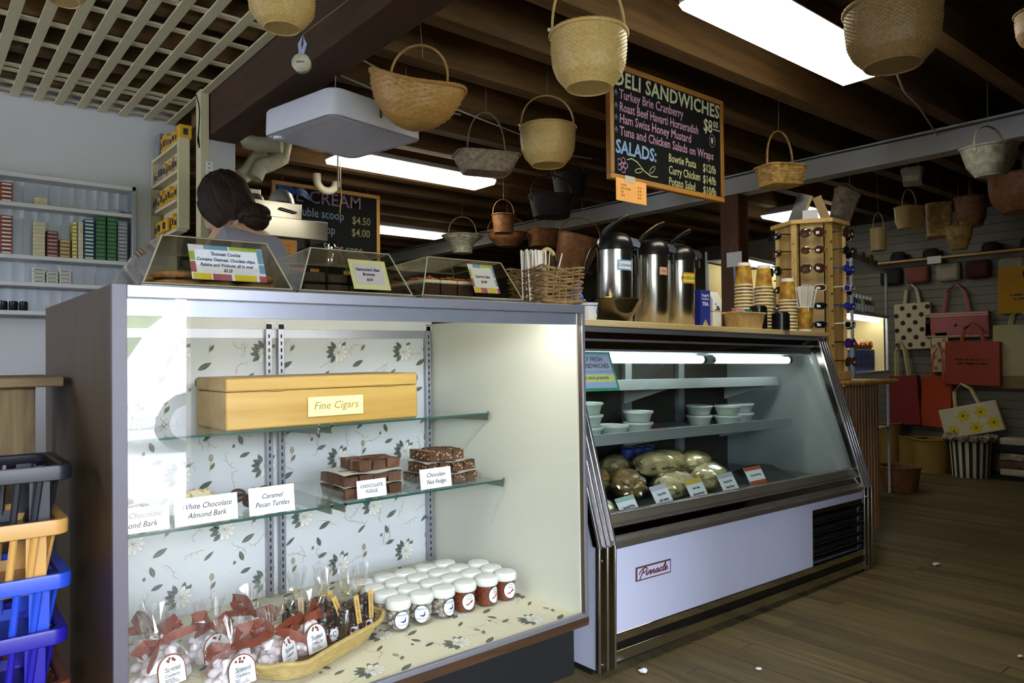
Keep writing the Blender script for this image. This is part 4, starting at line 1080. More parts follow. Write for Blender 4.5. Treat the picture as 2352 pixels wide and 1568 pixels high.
o = MB().box(2.62, 2.86, 2.30, 2.48, .60, .615); o.box(2.62, 2.86, 2.30, 2.305, .615, .64); o.box(2.62, 2.86, 2.475, 2.48, .615, .64)
o = o.build('steel_tray', M_steel); tag(o, 'shallow steel tray at the back of the deli deck', 'tray')
for i in range(6):
    o = MB().lathe([(.03, 0), (.033, .05), (.02, .055)], 14).build('condiment_pot', [M_blue, mat('cream_pot', '#d8cfae', var=.1)][i % 2], None, loc=(2.65+.036*i, 2.36+.03*(i % 2), .616))
    tag(o, '%s small %s condiment pot from the left in the steel deli tray' % (ORD[i], ('blue', 'cream')[i % 2]), 'pot')
def deli_card(x, y, z, w_, h, lines, band, label, rz=.1, lean=.5, sz=.016):
    M = TR((x, y, z)) @ Matrix.Rotation(rz, 4, 'Z') @ Matrix.Rotation(-lean, 4, 'X')
    t = thing('card_sign', label, 'sign', M=M)
    c = MB().box(-w_/2, w_/2, -.001, .001, 0, h).build('card', M_paper, t)
    if band:
        MB().box(-w_/2, w_/2, -.0018, -.0006, h*.80, h).build('colour_band', band, c); MB().box(-w_/2, w_/2, -.0018, -.0006, 0, h*.22).build('colour_band', band, c)
    for i, s in enumerate(lines): text(c, s, sz, (0, -.002, h*(.52 if len(lines) == 1 else (.62-.24*i))), M_ink, sx=.78)
deli_card(2.125, 1.868, .49, .135, .085, ['Tuna Salad Wrap'], mat('sage_band', '#9fc0ae', var=.05), 'green banded card reading Tuna Salad Wrap in the deli case', .2)
deli_card(2.335, 1.87, .498, .135, .10, ['Turkey & Brie', 'with Cranberry'], mat('mauve_band', '#c9bfd4', var=.05), 'mauve banded card reading Turkey and Brie with Cranberry', .2)
deli_card(2.56, 1.868, .496, .140, .105, ['Ham & Swiss', 'with Honey Mustard'], mat('mustard_band', '#d8b84e', var=.05), 'yellow banded card reading Ham and Swiss', .15, sz=.0145)
deli_card(2.79, 1.872, .502, .145, .10, ['Roast Beef with', 'Havarti Cheese'], mat('grey_band', '#b9bfc6', var=.05), 'grey banded card reading Roast Beef in the deli case', .15)
deli_card(3.035, 1.90, .52, .145, .085, ['Chicken Salad Wrap'], mat('brick_band', '#b4583c', var=.05), 'brick red banded card reading Chicken Salad Wrap', .05, sz=.0145)
o = MB().grid(lambda u, v: (3.20+.36*u, 1.93+.22*v, .482+.02*math.sin(u*3)*v+.05*v*v), 12, 8).build('black_tray_liner', mat('black_liner', '#1c211f', rough=.3, var=.2)); tag(o, 'empty black liner at the right end of the deli deck', 'liner')
# sign hung inside the glass at the left
def glass_sign():
    ay = (gy1-gy0)/(gz1-gz0); th = math.atan(ay)
    M = TR((2.075, gy0+(.965-gz0)*ay+.014, .965)) @ Matrix.Rotation(-th, 4, 'X')
    t = thing('hanging_sign', 'green bordered sign reading Daily Fresh Sandwiches inside the deli glass', 'sign', M=M)
    c = MB().box(-.13, .13, -.001, .001, 0, .165).build('board', mat('sign_green', '#3f9a72', rough=.5, var=.05), t)
    MB().box(-.122, .118, -.002, -.0008, .012, .157).build('face', mat('sign_blue', '#a9bfe6', rough=.5, var=.04), c)
    MB().box(-.122, .114, -.0026, -.0016, .085, .148).build('face_light', mat('sign_lilac', '#d3d4ee', rough=.5, var=.04), c)
    MB().box(-.122, .118, -.0026, -.0016, .036, .070).build('face_yellow', mat('sign_yellow', '#e5e29a', rough=.5, var=.04), c)
    text(c, 'DAILY FRESH', .028, (.0, -.003, .132), M_ink, sx=.9, shear=.1); text(c, 'SANDWICHES', .028, (.02, -.003, .103), M_ink, sx=.9, shear=.1)
    text(c, 'PLEASE ORDER @ REGISTER', .0145, (.0, -.003, .053), M_ink, sx=.9, shear=.1)
glass_sign()
# ================================================================ ON THE DELI COUNTER
ZC_ = ECT+.0005
def airpot(x, y, rz, label, tagcol, tagtxt, tx, tz, tw, th, h=.315):
    t = thing('airpot', label, 'coffee airpot', (x, y, ZC_), rz)
    r = .077
    MB().lathe([(r-.004, 0), (r, .006), (r, h), (r-.006, h+.006)], 40).build('steel_body', M_steel, t)
    lid = MB()
    lid.lathe([(r-.004, h-.004), (r+.003, h+.004), (r+.002, h+.03), (r-.008, h+.058), (r-.03, h+.074), (.0005, h+.080)], 36, cap=(True, False))
    lid.prism([(.03, h+.016), (.075, h+.020), (.105, h+.012), (.108, h+.030), (.095, h+.048), (.03, h+.068)], -.026, .026, 'Y')
    lid.build('lid', M_blackp, t, bevel=.0)
    MB().tube([(.098, 0, h+.018), (.10, 0, h-.03)], .009, 10).build('spout', M_blackp, t)
    lv = [(-.055, 0, h+.066), (-.035, 0, h+.092), (.0, 0, h+.118), (.035, 0, h+.140), (.06, 0, h+.150)]
    MB().tube(lv, [(.019, .010), (.018, .010), (.017, .009), (.016, .009), (.014, .008)], 10, flat=(0, 1, 0)).build('pump_lever', M_blackp, t)
    MB().tube([(p[0]-.005, p[1], p[2]+.006) for p in lv], [(.020, .006)]*5, 8, flat=(0, 1, 0)).build('lever_trim', M_chrome, t)
    hd = [(-r-.002, 0, h+.03), (-r-.028, 0, h+.0), (-r-.05, 0, h-.06), (-r-.052, 0, h-.085), (-r-.02, 0, h-.095)]
    MB().tube(hd, [(.013, .006)]*5, 8, flat=(0, 1, 0)).build('carry_handle', M_blackp, t)
    def tagp(u, v):
        a = tx+(u-.5)*tw/r; return ((r+.002)*math.cos(a), (r+.002)*math.sin(a), tz+v*th)
    MB().grid(tagp, 10, 1).build('tag_border', tagcol, t)
    def tagq(u, v):
        a = tx+(u-.5)*tw*.86/r; return ((r+.0026)*math.cos(a), (r+.0026)*math.sin(a), tz+th*.14+v*th*.72)
    tf = MB().grid(tagq, 10, 1).build('name_tag', [M_paper, mat('peach_tag', '#d8a184', var=.04), mat('yellow_tag', '#e2cf4a', var=.04)][['C', 'D', 'H'].index(tagtxt[0])], t)
    o = text(None, tagtxt, th*.42, (0,0,0), M_ink, rot=(0,0,0), sx=.85)
    rr = r+.0034
    for v in o.data.vertices:
        a = tx+v.co.x/rr; yy = v.co.y; v.co = (rr*math.cos(a), rr*math.sin(a), tz+th*.5+yy)
    o.parent = tf; o.matrix_local = Matrix.Identity(4)
RZ = -.69
airpot(2.35, 2.165, RZ, 'tall steel airpot of coffee, leftmost of three, blue edged tag', mat('blue_tag', '#6fb2d6', var=.04), 'Colombian', -1.10, .225, .075, .044)
airpot(2.595, 2.165, RZ, 'middle steel airpot with small peach tag', mat('peach_tag', '#d8a184'), 'Decaf', -1.0, .225, .046, .034)
airpot(2.835, 2.20, RZ, 'rightmost steel airpot with a yellow Hazelnut tag', mat('orange_tag', '#c77a34', var=.04), 'HAZELNUT', -1.05, .205, .082, .052)
# bowl with creamers
bw_ = thing('steel_bowl', 'wide dark steel mixing bowl on the deli counter', 'bowl', (2.235, 2.075, ZC_))
pr_ = [(.060, 0), (.068, .004), (.096, .040), (.119, .082), (.126, .089), (.124, .091), (.115, .082), (.092, .042), (.064, .008), (.0005, .006)]
MB().lathe(pr_, 40, cap=(True, False)).build('bowl_shell', mat('bowl_steel', '#8b8373', rough=.16, metal=1., var=.12), bw_)
c = thing('squeeze_bottle', 'small bottle with a yellow cap standing in the steel bowl', 'bottle', (2.215, 2.08, ZC_+.012))
MB().lathe([(.016, 0), (.018, .005), (.018, .060), (.012, .072)], 18).build('bottle_body', M_jar, c); MB().lathe([(.0135, .072), (.0145, .075), (.0145, .090), (.011, .094)], 18).build('cap', mat('yellow_cap', '#e6d820', rough=.4, var=.04), c)
cr = thing('creamer_bottle', 'blue plastic creamer bottle behind the steel bowl', 'bottle', (2.09, 2.14, ZC_))
MB().lathe([(.03, 0), (.034, .01), (.035, .06), (.028, .075), (.033, .09), (.031, .102), (.022, .118), (.019, .125)], 24).build('bottle_body', mat('creamer_blue', '#2d52c8', rough=.35, var=.08), cr)
MB().lathe([(.019, .125), (.0205, .128), (.0205, .148), (.018, .152)], 20).build('cap', mat('cap_blue', '#2440b8', rough=.4, var=.04), cr)
for a in (-1.9, -.6): MB().ico((.034*math.cos(a), .034*math.sin(a), .045), .012, 2, sc=(.5, .5, 1.1)).build('red_badge', mat('badge_red', '#b54a3c', var=.05), cr)
cr2 = thing('creamer_bottle', 'red plastic creamer bottle half hidden by the blue one', 'bottle', (2.045, 2.19, ZC_))
MB().lathe([(.03, 0), (.034, .01), (.035, .06), (.028, .075), (.033, .09), (.031, .102), (.02, .125)], 24).build('bottle_body', mat('creamer_red', '#a3402c', rough=.4, var=.08), cr2); MB().lathe([(.02, .125), (.02, .148), (.017, .15)], 20).build('cap', mat('creamer_red', '#a3402c'), cr2)
sc_ = thing('sugar_cup', 'white ceramic cup with a blue crest beside the bowl', 'cup', (2.055, 2.03, ZC_))
MB().lathe([(.026, 0), (.031, .012), (.033, .06), (.036, .064), (.035, .067), (.031, .064), (.029, .012), (.0005, .008)], 28, cap=(True, False)).build('cup_body', M_whitep, sc_)
MB().lathe([(.0345, .054), (.0345, .057)], 28, cap=(False, False)).build('blue_line', M_blue, sc_)
mk = MB()
for k in range(14):
    a = -1.0+.26*math.cos(2*PI*k/14); mk.ico((.0325*math.cos(a), .0325*math.sin(a), .034+.012*math.sin(2*PI*k/14)), .0022, 1)
mk.ico((.0315*math.cos(-1.0), .0315*math.sin(-1.0), .034), .006, 1); mk.build('crest', M_blue, sc_)
# tea boxes and coffee bags
M_tea = mat('tea_blue', '#24348c', rough=.45, var=.06)
def tea(x, y, label):
    t = thing('tea_box', label, 'tea box', (x, y, ZC_), -.12)
    MB().box(-.034, .034, -.03, .03, 0, .185).build('carton', M_tea, t, bevel=.001)
    text(t, 'English', .018, (0, -.0306, .160), M_paper); text(t, 'Breakfast', .014, (0, -.0306, .143), M_paper, sx=.9); text(t, 'TEA', .024, (0, -.0306, .118), M_paper, off=.0006)
    MB().prism([(-.026, .005), (.026, .005), (0, .045)], -.0308, -.0302, 'Y').build('gold_mark', mat('tea_gold', '#b8a470', var=.1), t)
tea(2.975, 2.175, 'dark blue English tea box with white lettering'); tea(2.902, 2.215, 'dark blue tea box half hidden behind the hazelnut airpot')
def cbag(x, y, h, w_, label, stripe, rz=-.1):
    t = thing('coffee_bag', label, 'coffee bag', (x, y, ZC_), rz)
    m = MB().prism([(-.03, 0), (.03, 0), (.032, h*.78), (.004, h), (-.004, h), (-.032, h*.78)], -w_/2, w_/2, 'X'); m.build('paper_bag', mat('coffee_bag_white', '#dcdad2', rough=.6, var=.05, bump=.1), t, bevel=.002)
    MB().box(-w_/2-.0004, w_/2+.0004, -.0315, .0315, h*.45, h*.47).build('stripe', stripe, t)
    k = MB()
    for i in range(9): k.ico((random.uniform(-.014, .014), -.0312, h*.58+random.uniform(-.014, .022)), .005, 1, sc=(1, .25, 1.3))
    k.build('printed_mark', M_ink, t); MB().box(-w_*.3, w_*.3, -.0322, -.0312, h*.495, h*.515).build('printed_line', M_ink, t)
random.seed(9)
cbag(3.062, 2.17, .185, .066, 'small white coffee bag with an orange stripe beside the tea box', mat('orange_stripe', '#c8703c', var=.05))
frame(FR_W)
fd = thing('wire_stand', 'black wire stand holding tall coffee bags behind the airpots', 'stand', (3.06, 2.42, 1.20))
w1 = MB().tube([(-.12, 0, 0), (-.12, 0, .47), (-.10, 0, .50), (.13, 0, .50), (.15, 0, .47), (.15, 0, 0)], .005, 6); w1.build('wire_frame', M_blackp, fd)
MB().box(-.12, .15, -.05, .08, .005, .012).build('base', M_blackp, fd)
MB().box(-.10, .13, .0, .006, .44, .488).build('header_card', mat('header_green', '#2c3020', var=.1), fd)
frame(FR_E)
for i, xx in enumerate((3.03, 3.135)):
    t = thing('coffee_bag', ('tall white coffee bag in the black wire stand, left one', 'tall white coffee bag in the black wire stand, right one with purple stripe')[i], 'coffee bag', (xx, 2.39, ECT+.012), -.05)
    MB().prism([(-.03, 0), (.03, 0), (.032, .32), (.006, .40), (-.006, .40), (-.032, .32)], -.045, .045, 'X').build('paper_bag', mat('coffee_bag_white', '#dcdad2'), t, bevel=.002)
    MB().box(-.0455, .0455, -.0325, .0325, .225, .232).build('stripe', mat('purple_stripe', '#5a4a8c', var=.05), t)
    k = MB()
    for q in range(10): k.ico((random.uniform(-.018, .018), -.0318, .31+random.uniform(-.02, .03)), .006, 1, sc=(1, .25, 1.3))
    k.build('printed_mark', M_ink, t); MB().box(-.028, .028, -.0326, -.0316, .266, .274).build('printed_line', M_ink, t)
# sugar basket
t = thing('sugar_basket', 'small square tan basket of sugar packets on the deli counter', 'basket', (3.145, 2.045, ZC_), -.12)
m = MB(); n_ = 64
def sb(u, v):
    a = 2*PI*u; c, q = math.cos(a), math.sin(a); s = .82+.18*v; k = 1+.03*math.cos(n_*PI*u)*(1 if int(v*9) % 2 else -1)
    return (.105*s*math.copysign(abs(c)**.35, c)*k, .055*s*math.copysign(abs(q)**.35, q)*k, .075*v)
m.grid(sb, 128, 10, closeu=True); m.build('woven_side', mat('tan_wicker', '#cda968', rough=.6, var=.2, scale=40), t)
MB().tube([(lambda p: (p[0], p[1], .076))(sb(i/64, 1.)) for i in range(64)], .0045, 6, True).build('rim', mat('tan_wicker', '#cda968'), t)
MB().box(-.08, .08, -.04, .04, 0, .004).build('base', mat('tan_wicker', '#cda968'), t)
for i, (c_, nm) in enumerate((('#d9b23c', 'yellow'), ('#1f6a58', 'dark green'), ('#b88c96', 'pink'))):
    for k in range(3):
        o = MB().box(-.032, .032, -.002, .002, 0, .055).build('sweetener_packet', mat('packet_%s' % nm.replace(' ', '_'), c_, rough=.5, var=.08), None, loc=(3.145+(.03, .035, -.045)[i]+k*.004, 2.055-.012*i+k*.012, ZC_+.045), rot=(-.2, 0, -.12))
        tag(o, '%s sweetener packet standing in the tan basket' % nm, 'packet', '%s sweetener packets' % nm)
# cups
M_cupp = mat('cup_print', '#cfa92c', rough=.5, col2='#8a4a22', scale=28)
M_cupw = mat('cup_white', '#ece8dc', rough=.45, var=.03)
def cup_meshes():
    R, r, H = .045, .032, .118     # turned upside down: rim below
    b_ = MB().lathe([(R, 0), (lerp(R, r, .86), H*.86)], 32, cap=(False, False)).mesh('printed_side', M_cupp)
    w_ = MB(); w_.lathe([(lerp(R, r, .86)+.0003, H*.86), (r, H), (r-.004, H), (r-.006, H-.008), (.0005, H-.008)], 32, cap=(False, False)); bt = w_.mesh('foot', M_cupw)
    rm = MB().lathe([(R-.001, -.001), (R+.003, 0), (R+.0035, .0035), (R+.001, .006), (R-.001, .005)], 32, cap=(False, False)).mesh('rolled_rim', M_cupw)
    return b_, bt, rm
CU = cup_meshes()
def stack(x, y, n, which):
    for k in range(n):
        lab = 'upside-down paper cup, %s from the top of the %s cup stack' % (ORD[n-1-k], which)
        t = thing('paper_cup', lab, 'paper cup', (x+random.uniform(-.001, .001), y, ZC_+.0015+k*.0172), random.uniform(0, 6), 'stacked paper cups')
        put('printed_side', CU[0], t); put('foot', CU[1], t); put('rolled_rim', CU[2], t)
stack(3.283, 2.135, 14, 'left'); stack(3.452, 2.125, 14, 'middle'); stack(3.545, 2.045, 10, 'right')
# straws
t = thing('straw_cup', 'paper cup filled with wrapped white straws near the counter end', 'paper cup', (3.672, 2.02, ZC_+.013))
MB().lathe([(.031, 0), (.043, .115)], 32, cap=(True, False)).build('printed_side', M_cupp, t); MB().lathe([(.042, .112), (.0455, .113), (.0455, .118), (.043, .119)], 32, cap=(False, False)).build('rolled_rim', M_cupw, t)
o = MB().lathe([(.03, 0), (.034, .003), (.034, .012), (.031, .012)], 28).build('saucer_lid', M_whitep, None, loc=(3.672, 2.02, ZC_)); tag(o, 'flat white plastic lid under the straw cup', 'lid')
ST = MB().tube([(0, 0, 0), (0, 0, .225)], .0042, 7).mesh('wrapped_straw', mat('straw_paper', '#e9e6de', rough=.6, var=.06))
random.seed(14)
for i in range(46):
    a = random.uniform(0, 2*PI); q = math.sqrt(random.random())
    o = put('wrapped_straw', ST, None, (3.672+.020*q*math.cos(a), 2.02+.020*q*math.sin(a), ZC_+.016), (-.20*q*math.sin(a), .20*q*math.cos(a), 0)); tag(o, 'paper-wrapped white straw standing in the straw cup', 'straw', 'straws in the cup')
# lids
for q, (x, y, n, w_) in enumerate(((3.395, 1.998, 16, 'in front of the cups'), (3.30, 2.065, 22, 'behind the sugar basket'))):
    LM = MB().lathe([(.040, 0), (.044, .001), (.044, .005), (.038, .006), (.036, .012), (.0005, .011)], 28, cap=(True, False)).mesh('cup_lid', M_blackp)
    for k in range(n):
        o = put('cup_lid', LM, None, (x, y, ZC_+k*.0052)); tag(o, 'black plastic cup lid, %s from the top of the stack %s' % (ORD[n-1-k], w_), 'lid', 'black cup lids stacked %s' % w_)
frame(FR_W)
# ================================================================ HANGING FROM THE CEILING
M_cane = mat('honey_cane', '#cbae70', rough=.45, col2='#b89858', scale=90)
M_caned = mat('dark_cane', '#8a6d3e', rough=.5, col2='#745a32', scale=90)
M_rattan = mat('golden_rattan', '#b08648', rough=.5, col2='#976f38', scale=90)
M_ash = mat('weathered_ash', '#a2917c', rough=.7, col2='#6b5d4e', scale=40)
M_tan = mat('tan_splint', '#c9a765', rough=.6, col2='#8f6c34', scale=30)
M_whw = mat('whitewashed_wicker', '#cdc9b6', rough=.6, col2='#9a957f', scale=30)
M_dkb = mat('blackened_wicker', '#1c1611', rough=.8, var=.3)
M_reed = mat('red_reed', '#96633a', rough=.6, col2='#6f4526', scale=30)
def basket(label, cx, cy, ztop, a, b_, h, m, prof=((0, .62), (.15, .80), (.4, .95), (.7, 1.), (1., 1.)), p=2., staves=44, rows=22, amp=.0016, handle=.2, hr=.006, rz=0., rx=0., ry=0., hm=None, dip=0., group=None, pins=False, haxis='x', handles=1, basedisc=True, hw=.98, name='hanging_basket', plain=False, hang=True):
    """woven vessel: bottom at ztop-h, rim at ztop; a, b half-widths of the rim"""
    M = TR((cx, cy, ztop)) @ Matrix.Rotation(rz, 4, 'Z') @ Matrix.Rotation(rx, 4, 'X') @ Matrix.Rotation(ry, 4, 'Y')
    t = thing(name, label, 'basket', M=M, group=group)
    def pf(v):
        for (v0, s0), (v1, s1) in zip(prof, prof[1:]):
            if v <= v1: 
                q = (v-v0)/(v1-v0); return s0+(s1-s0)*q
        return prof[-1][1]
    e = 2./p
    def base(u, v, k=0.):
        an = 2*PI*u; c, s = math.cos(an), math.sin(an); r_ = pf(v)
        x = a*r_*math.copysign(abs(c)**e, c); y = b_*r_*math.copysign(abs(s)**e, s)
        L = math.hypot(x, y) or 1
        return (x+x/L*k, y+y/L*k, -h+h*v+dip*v*(c*c))
    nu, nv = staves*2, rows*2
    def outer(u, v):
        i = round(u*nu); j = round(v*nv)
        if j % 2 == 0: k = -amp*.7
        elif i % 2 == 1: k = 0.
        else: k = amp*(1 if ((i//2)+(j//2)) % 2 else -1)
        return base(u, v, 0 if plain else k)
    g = MB(); g.grid(outer, nu, nv, closeu=True)
    g.grid(lambda u, v: base(u, 1-v, -.004), staves, 6, closeu=True)
    g.build('woven_body', m, t, ang=80, smooth=p < 4)
    rim = [base(i/72, 1., .001) for i in range(72)]
    MB().tube(rim, [hr*(.95+.18*(i % 2)) for i in range(72)], 7, True).build('rim', m if not hm else hm, t)
    bb = [base(i/40, 0., 0) for i in range(40)]
    d = MB(); d.add([(q[0], q[1], -h-.001) for q in bb]+[(q[0], q[1], -h+.004) for q in bb], [tuple(range(40)), tuple(range(79, 39, -1))])
    if basedisc: d.tube([(q[0]*.97, q[1]*.97, -h) for q in bb], hr*.7, 6, True)
    d.build('base', m, t)
    if handle:
        offs = [0.] if handles == 1 else [-b_*.55, b_*.55]
        for of in offs:
            hx = a*hw; pts = [(hx*math.cos(q), of, dip*.9+handle*math.sin(q)**.8) for q in [PI*i/24 for i in range(25)]]
            if haxis == 'y': pts = [(of, b_*hw*math.cos(q), handle*math.sin(q)**.8) for q in [PI*i/24 for i in range(25)]]
            pts = [(pts[0][0], pts[0][1], pts[0][2]-.03)]+pts+[(pts[-1][0], pts[-1][1], pts[-1][2]-.03)]
            MB().tube(pts, [(hr*1.25, hr*.7)]*27, 8, flat=(0, 1, 0) if haxis == 'x' else (1, 0, 0)).build('handle', hm or m, t)
    if pins:
        for s in (-1, 1): MB().tube([(s*(a*1.0+.002), 0, .012), (s*(a+.012), 0, .012)], .006, 10).build('bone_pin', M_whitep, t)
    if hang:
        R_ = (Matrix.Rotation(rx, 3, 'X') @ Matrix.Rotation(ry, 3, 'Y')).inverted()
        w_ = MB().tube([(0, 0, handle*.99), tuple(R_ @ Vector((0, 0, ZC+.002-ztop)))], .0016, 5); w_.build('hook_wire', mat('twine', '#8f8673', rough=.8, var=.1), t)
    return t
NB_ = ((0, .60), (.05, .66), (.2, .84), (.4, .955), (.7, 1.), (1., 1.))
basket('large honey-coloured round basket with white pins in front of the chalkboard', 1.751, 1.704, 2.165, .126, .126, .175, M_cane, NB_, staves=80, rows=28, amp=.0021, handle=.215, hr=.0065, pins=True, rz=-.55)
basket('mid-sized honey round basket with hoop handle below the large one', 2.489, 2.714, 2.243, .138, .138, .185, M_cane, NB_, staves=80, rows=28, amp=.0021, handle=.165, hr=.006, pins=True, rz=-.55)
basket('big dark round basket beside the ceiling light at the top right', 2.374, .994, 2.175, .138, .138, .178, M_caned, NB_, staves=84, rows=30, amp=.0022, handle=.2, hr=.007, rz=-.2)
basket('round honey basket at the top edge over the lattice', .905, 2.207, 2.255, .098, .098, .125, M_cane, ((0, .55), (.1, .72), (.4, 1.), (.7, 1.03), (1., .95)), staves=64, rows=22, amp=.0018, handle=.15, hr=.005, rz=.3)
basket('small basket peeping in at the top left corner', .383, 2.638, 2.33, .07, .07, .112, M_cane, NB_, staves=32, rows=14, amp=.0011, handle=.12, hr=.005)
basket('basket cut by the right edge of the picture, up high', 3.06, .775, 2.285, .085, .085, .12, M_caned, NB_, staves=36, rows=16, amp=.0012, handle=.12, hr=.005)
basket('saddle-shaped golden rattan gathering basket by the box fan', 1.575, 2.495, 2.155, .185, .15, .15, M_rattan, ((0, .02), (.06, .30), (.2, .58), (.45, .84), (.75, .99), (1., 1.04)), staves=40, rows=17, amp=.0036, handle=.150, hr=.0075, dip=.050, rz=-.69, ry=.20, hw=.62, basedisc=False)
basket('grey weathered splint basket with a tall twig handle', 2.313, 2.992, 2.135, .165, .105, .09, M_ash, ((0, .72), (1., 1.)), p=6, staves=26, rows=7, amp=.003, handle=.225, hr=.005, rz=-.35, hw=.62)
basket('oblong tan splint basket with a twisted hoop handle before the grey beam', 3.848, 2.24, 2.165, .135, .085, .105, M_tan, ((0, .84), (1., 1.)), p=6, staves=18, rows=7, amp=.0035, handle=.205, hr=.006, rz=-.28, hw=.7, ry=-.05)
basket('whitewashed oval wicker basket before the grey beam at the right', 4.426, 1.374, 2.185, .165, .12, .15, M_whw, ((0, .55), (.35, .82), (1., 1.)), p=2.4, staves=24, rows=26, amp=.0024, handle=.11, hr=.006, rz=-.1, ry=-.1)
basket('large tan basket cut by the right edge below the grey beam', 5.40, 1.49, 2.20, .19, .19, .22, M_reed, NB_, staves=50, rows=22, amp=.0014, handle=.1, hr=.006, rz=.3, plain=False)
basket('small oblong cream basket hanging beyond the grey beam', 5.272, 2.097, 2.335, .115, .065, .085, M_whw, ((0, .84), (1., 1.)), p=6, staves=40, rows=8, amp=.002, handle=.07, hr=.004, rz=.35, handles=2, hw=.3)
basket('lidded tan basket with a tall hoop handle in the back aisle', 5.783, 2.327, 2.185, .098, .075, .155, M_cane, ((0, .78), (.3, .95), (1., 1.)), p=3.2, staves=34, rows=16, amp=.001, handle=.135, hr=.005, rz=-.5, hw=.6)
basket('narrow cylindrical cream basket with two strap handles', 5.606, 2.477, 2.03, .054, .054, .165, M_cane, ((0, .94), (1., 1.)), p=2.2, staves=24, rows=14, amp=.0008, handle=.12, hr=.003, handles=1, hw=.75, rz=-.6)
basket('tall square olive splint basket left of the reddish one', 6.17, 2.266, 2.245, .105, .09, .25, M_tan, ((0, .92), (1., 1.)), p=5, staves=24, rows=16, amp=.002, handle=0, hr=.005, rz=.4)
basket('reddish reed basket with a tall narrow handle at the back right', 6.136, 2.034, 2.245, .145, .105, .20, M_reed, ((0, .7), (.3, .93), (1., 1.)), p=2.6, staves=40, rows=20, amp=.0013, handle=.15, hr=.006, rz=.25, hw=.35)
basket('small tan basket hanging lowest below the reddish one', 5.75, 1.982, 1.985, .087, .082, .155, M_tan, ((0, .55), (.5, .9), (1., 1.)), p=3, staves=24, rows=12, amp=.0014, handle=.06, hr=.005, rz=.5)
basket('grey woven tote basket tipped above the sunglasses rack', 4.936, 2.381, 2.19, .085, .05, .19, M_ash, ((0, .8), (1., 1.)), p=4, staves=26, rows=22, amp=.0014, handle=.06, hr=.004, rz=-.4, ry=.35)
basket('fluted cream basket with a tall hoop handle, far left of the back row', 3.798, 5.268, 2.165, .165, .15, .15, M_whw, ((0, .52), (.4, .55), (.65, .75), (.85, 1.), (1., 1.08)), p=2., staves=18, rows=14, amp=.006, handle=.17, hr=.006, rz=-.6, hw=.75)
basket('brown lidded creel basket hanging under the far joists', 3.58, 4.42, 2.195, .087, .074, .138, M_reed, ((0, .85), (1., 1.)), p=2.6, staves=26, rows=12, amp=.002, handle=.12, hr=.005, rz=-.4)
basket('wide dark reed basket below the brown creel', 3.86, 4.72, 2.125, .17, .13, .11, M_reed, ((0, .5), (.5, .85), (1., 1.)), p=2.2, staves=34, rows=12, amp=.002, handle=.14, hr=.005, rz=-.4)
basket('brown square reed basket with an upright handle in the far row', 4.142, 4.594, 2.16, .125, .10, .14, M_reed, ((0, .85), (1., 1.)), p=4, staves=28, rows=12, amp=.002, handle=.13, hr=.006, rz=-.3, hw=.6)
basket('upper of two blackened wicker baskets hanging in the dark', 3.50, 3.60, 2.33, .115, .10, .15, M_dkb, ((0, .8), (1., 1.)), p=3, staves=24, rows=10, amp=.003, handle=.10, hr=.006, rz=-.4)
basket('lower of two blackened wicker baskets hanging in the dark', 3.08, 3.33, 2.085, .137, .10, .128, M_dkb, ((0, .8), (1., 1.)), p=3, staves=24, rows=10, amp=.003, handle=.13, hr=.006, rz=-.4)
basket('big brown woven hamper behind the first airpot', 4.239, 4.258, 2.06, .17, .15, .30, M_reed, ((0, .7), (.6, .95), (1., 1.)), p=3, staves=34, rows=18, amp=.002, handle=.16, hr=.006, rz=-.7, ry=.25)
basket('pale brown woven basket in the far row beside the airpots', 4.75, 5.1, 2.05, .18, .14, .26, M_rattan, ((0, .7), (.6, .95), (1., 1.)), p=3, staves=30, rows=14, amp=.002, handle=.2, hr=.006, rz=-.5)
# round lidded pendant with ribbon by the beam
t = thing('hanging_ornament', 'small round white basket ornament on a ribbon beside the brown beam', 'ornament', (1.077, 2.452, 2.137), -.7)
oo = Matrix.Rotation(PI/2, 4, 'X') @ Matrix.Rotation(0, 4, 'Z')
MB().lathe([(.0005, -.018), (.026, -.018), (.032, -.010), (.032, .010), (.026, .016), (.0005, .018)], 32, M=oo, cap=(False, False)).build('disc', M_whw, t)
MB().tube([(.030*math.cos(q), -.012, .030*math.sin(q)) for q in [2*PI*i/32 for i in range(32)]], .003, 6, True).build('edge_ring', M_whw, t)
text(t, 'SHOP', .012, (0, -.0185, 0), M_ink)
MB().tube([(0, 0, .03), (.012, 0, .07), (.004, 0, .105), (-.008, 0, .07), (-.004, 0, .03)], [(.006, .001)]*5, 6, flat=(1, 0, 0)).build('ribbon', mat('blue_ribbon', '#a9b4d8', rough=.5, var=.1), t)
MB().tube([(.004, 0, .105), (.18, .02, .25)], .0012, 5).build('cord', mat('twine', '#8f8673'), t)

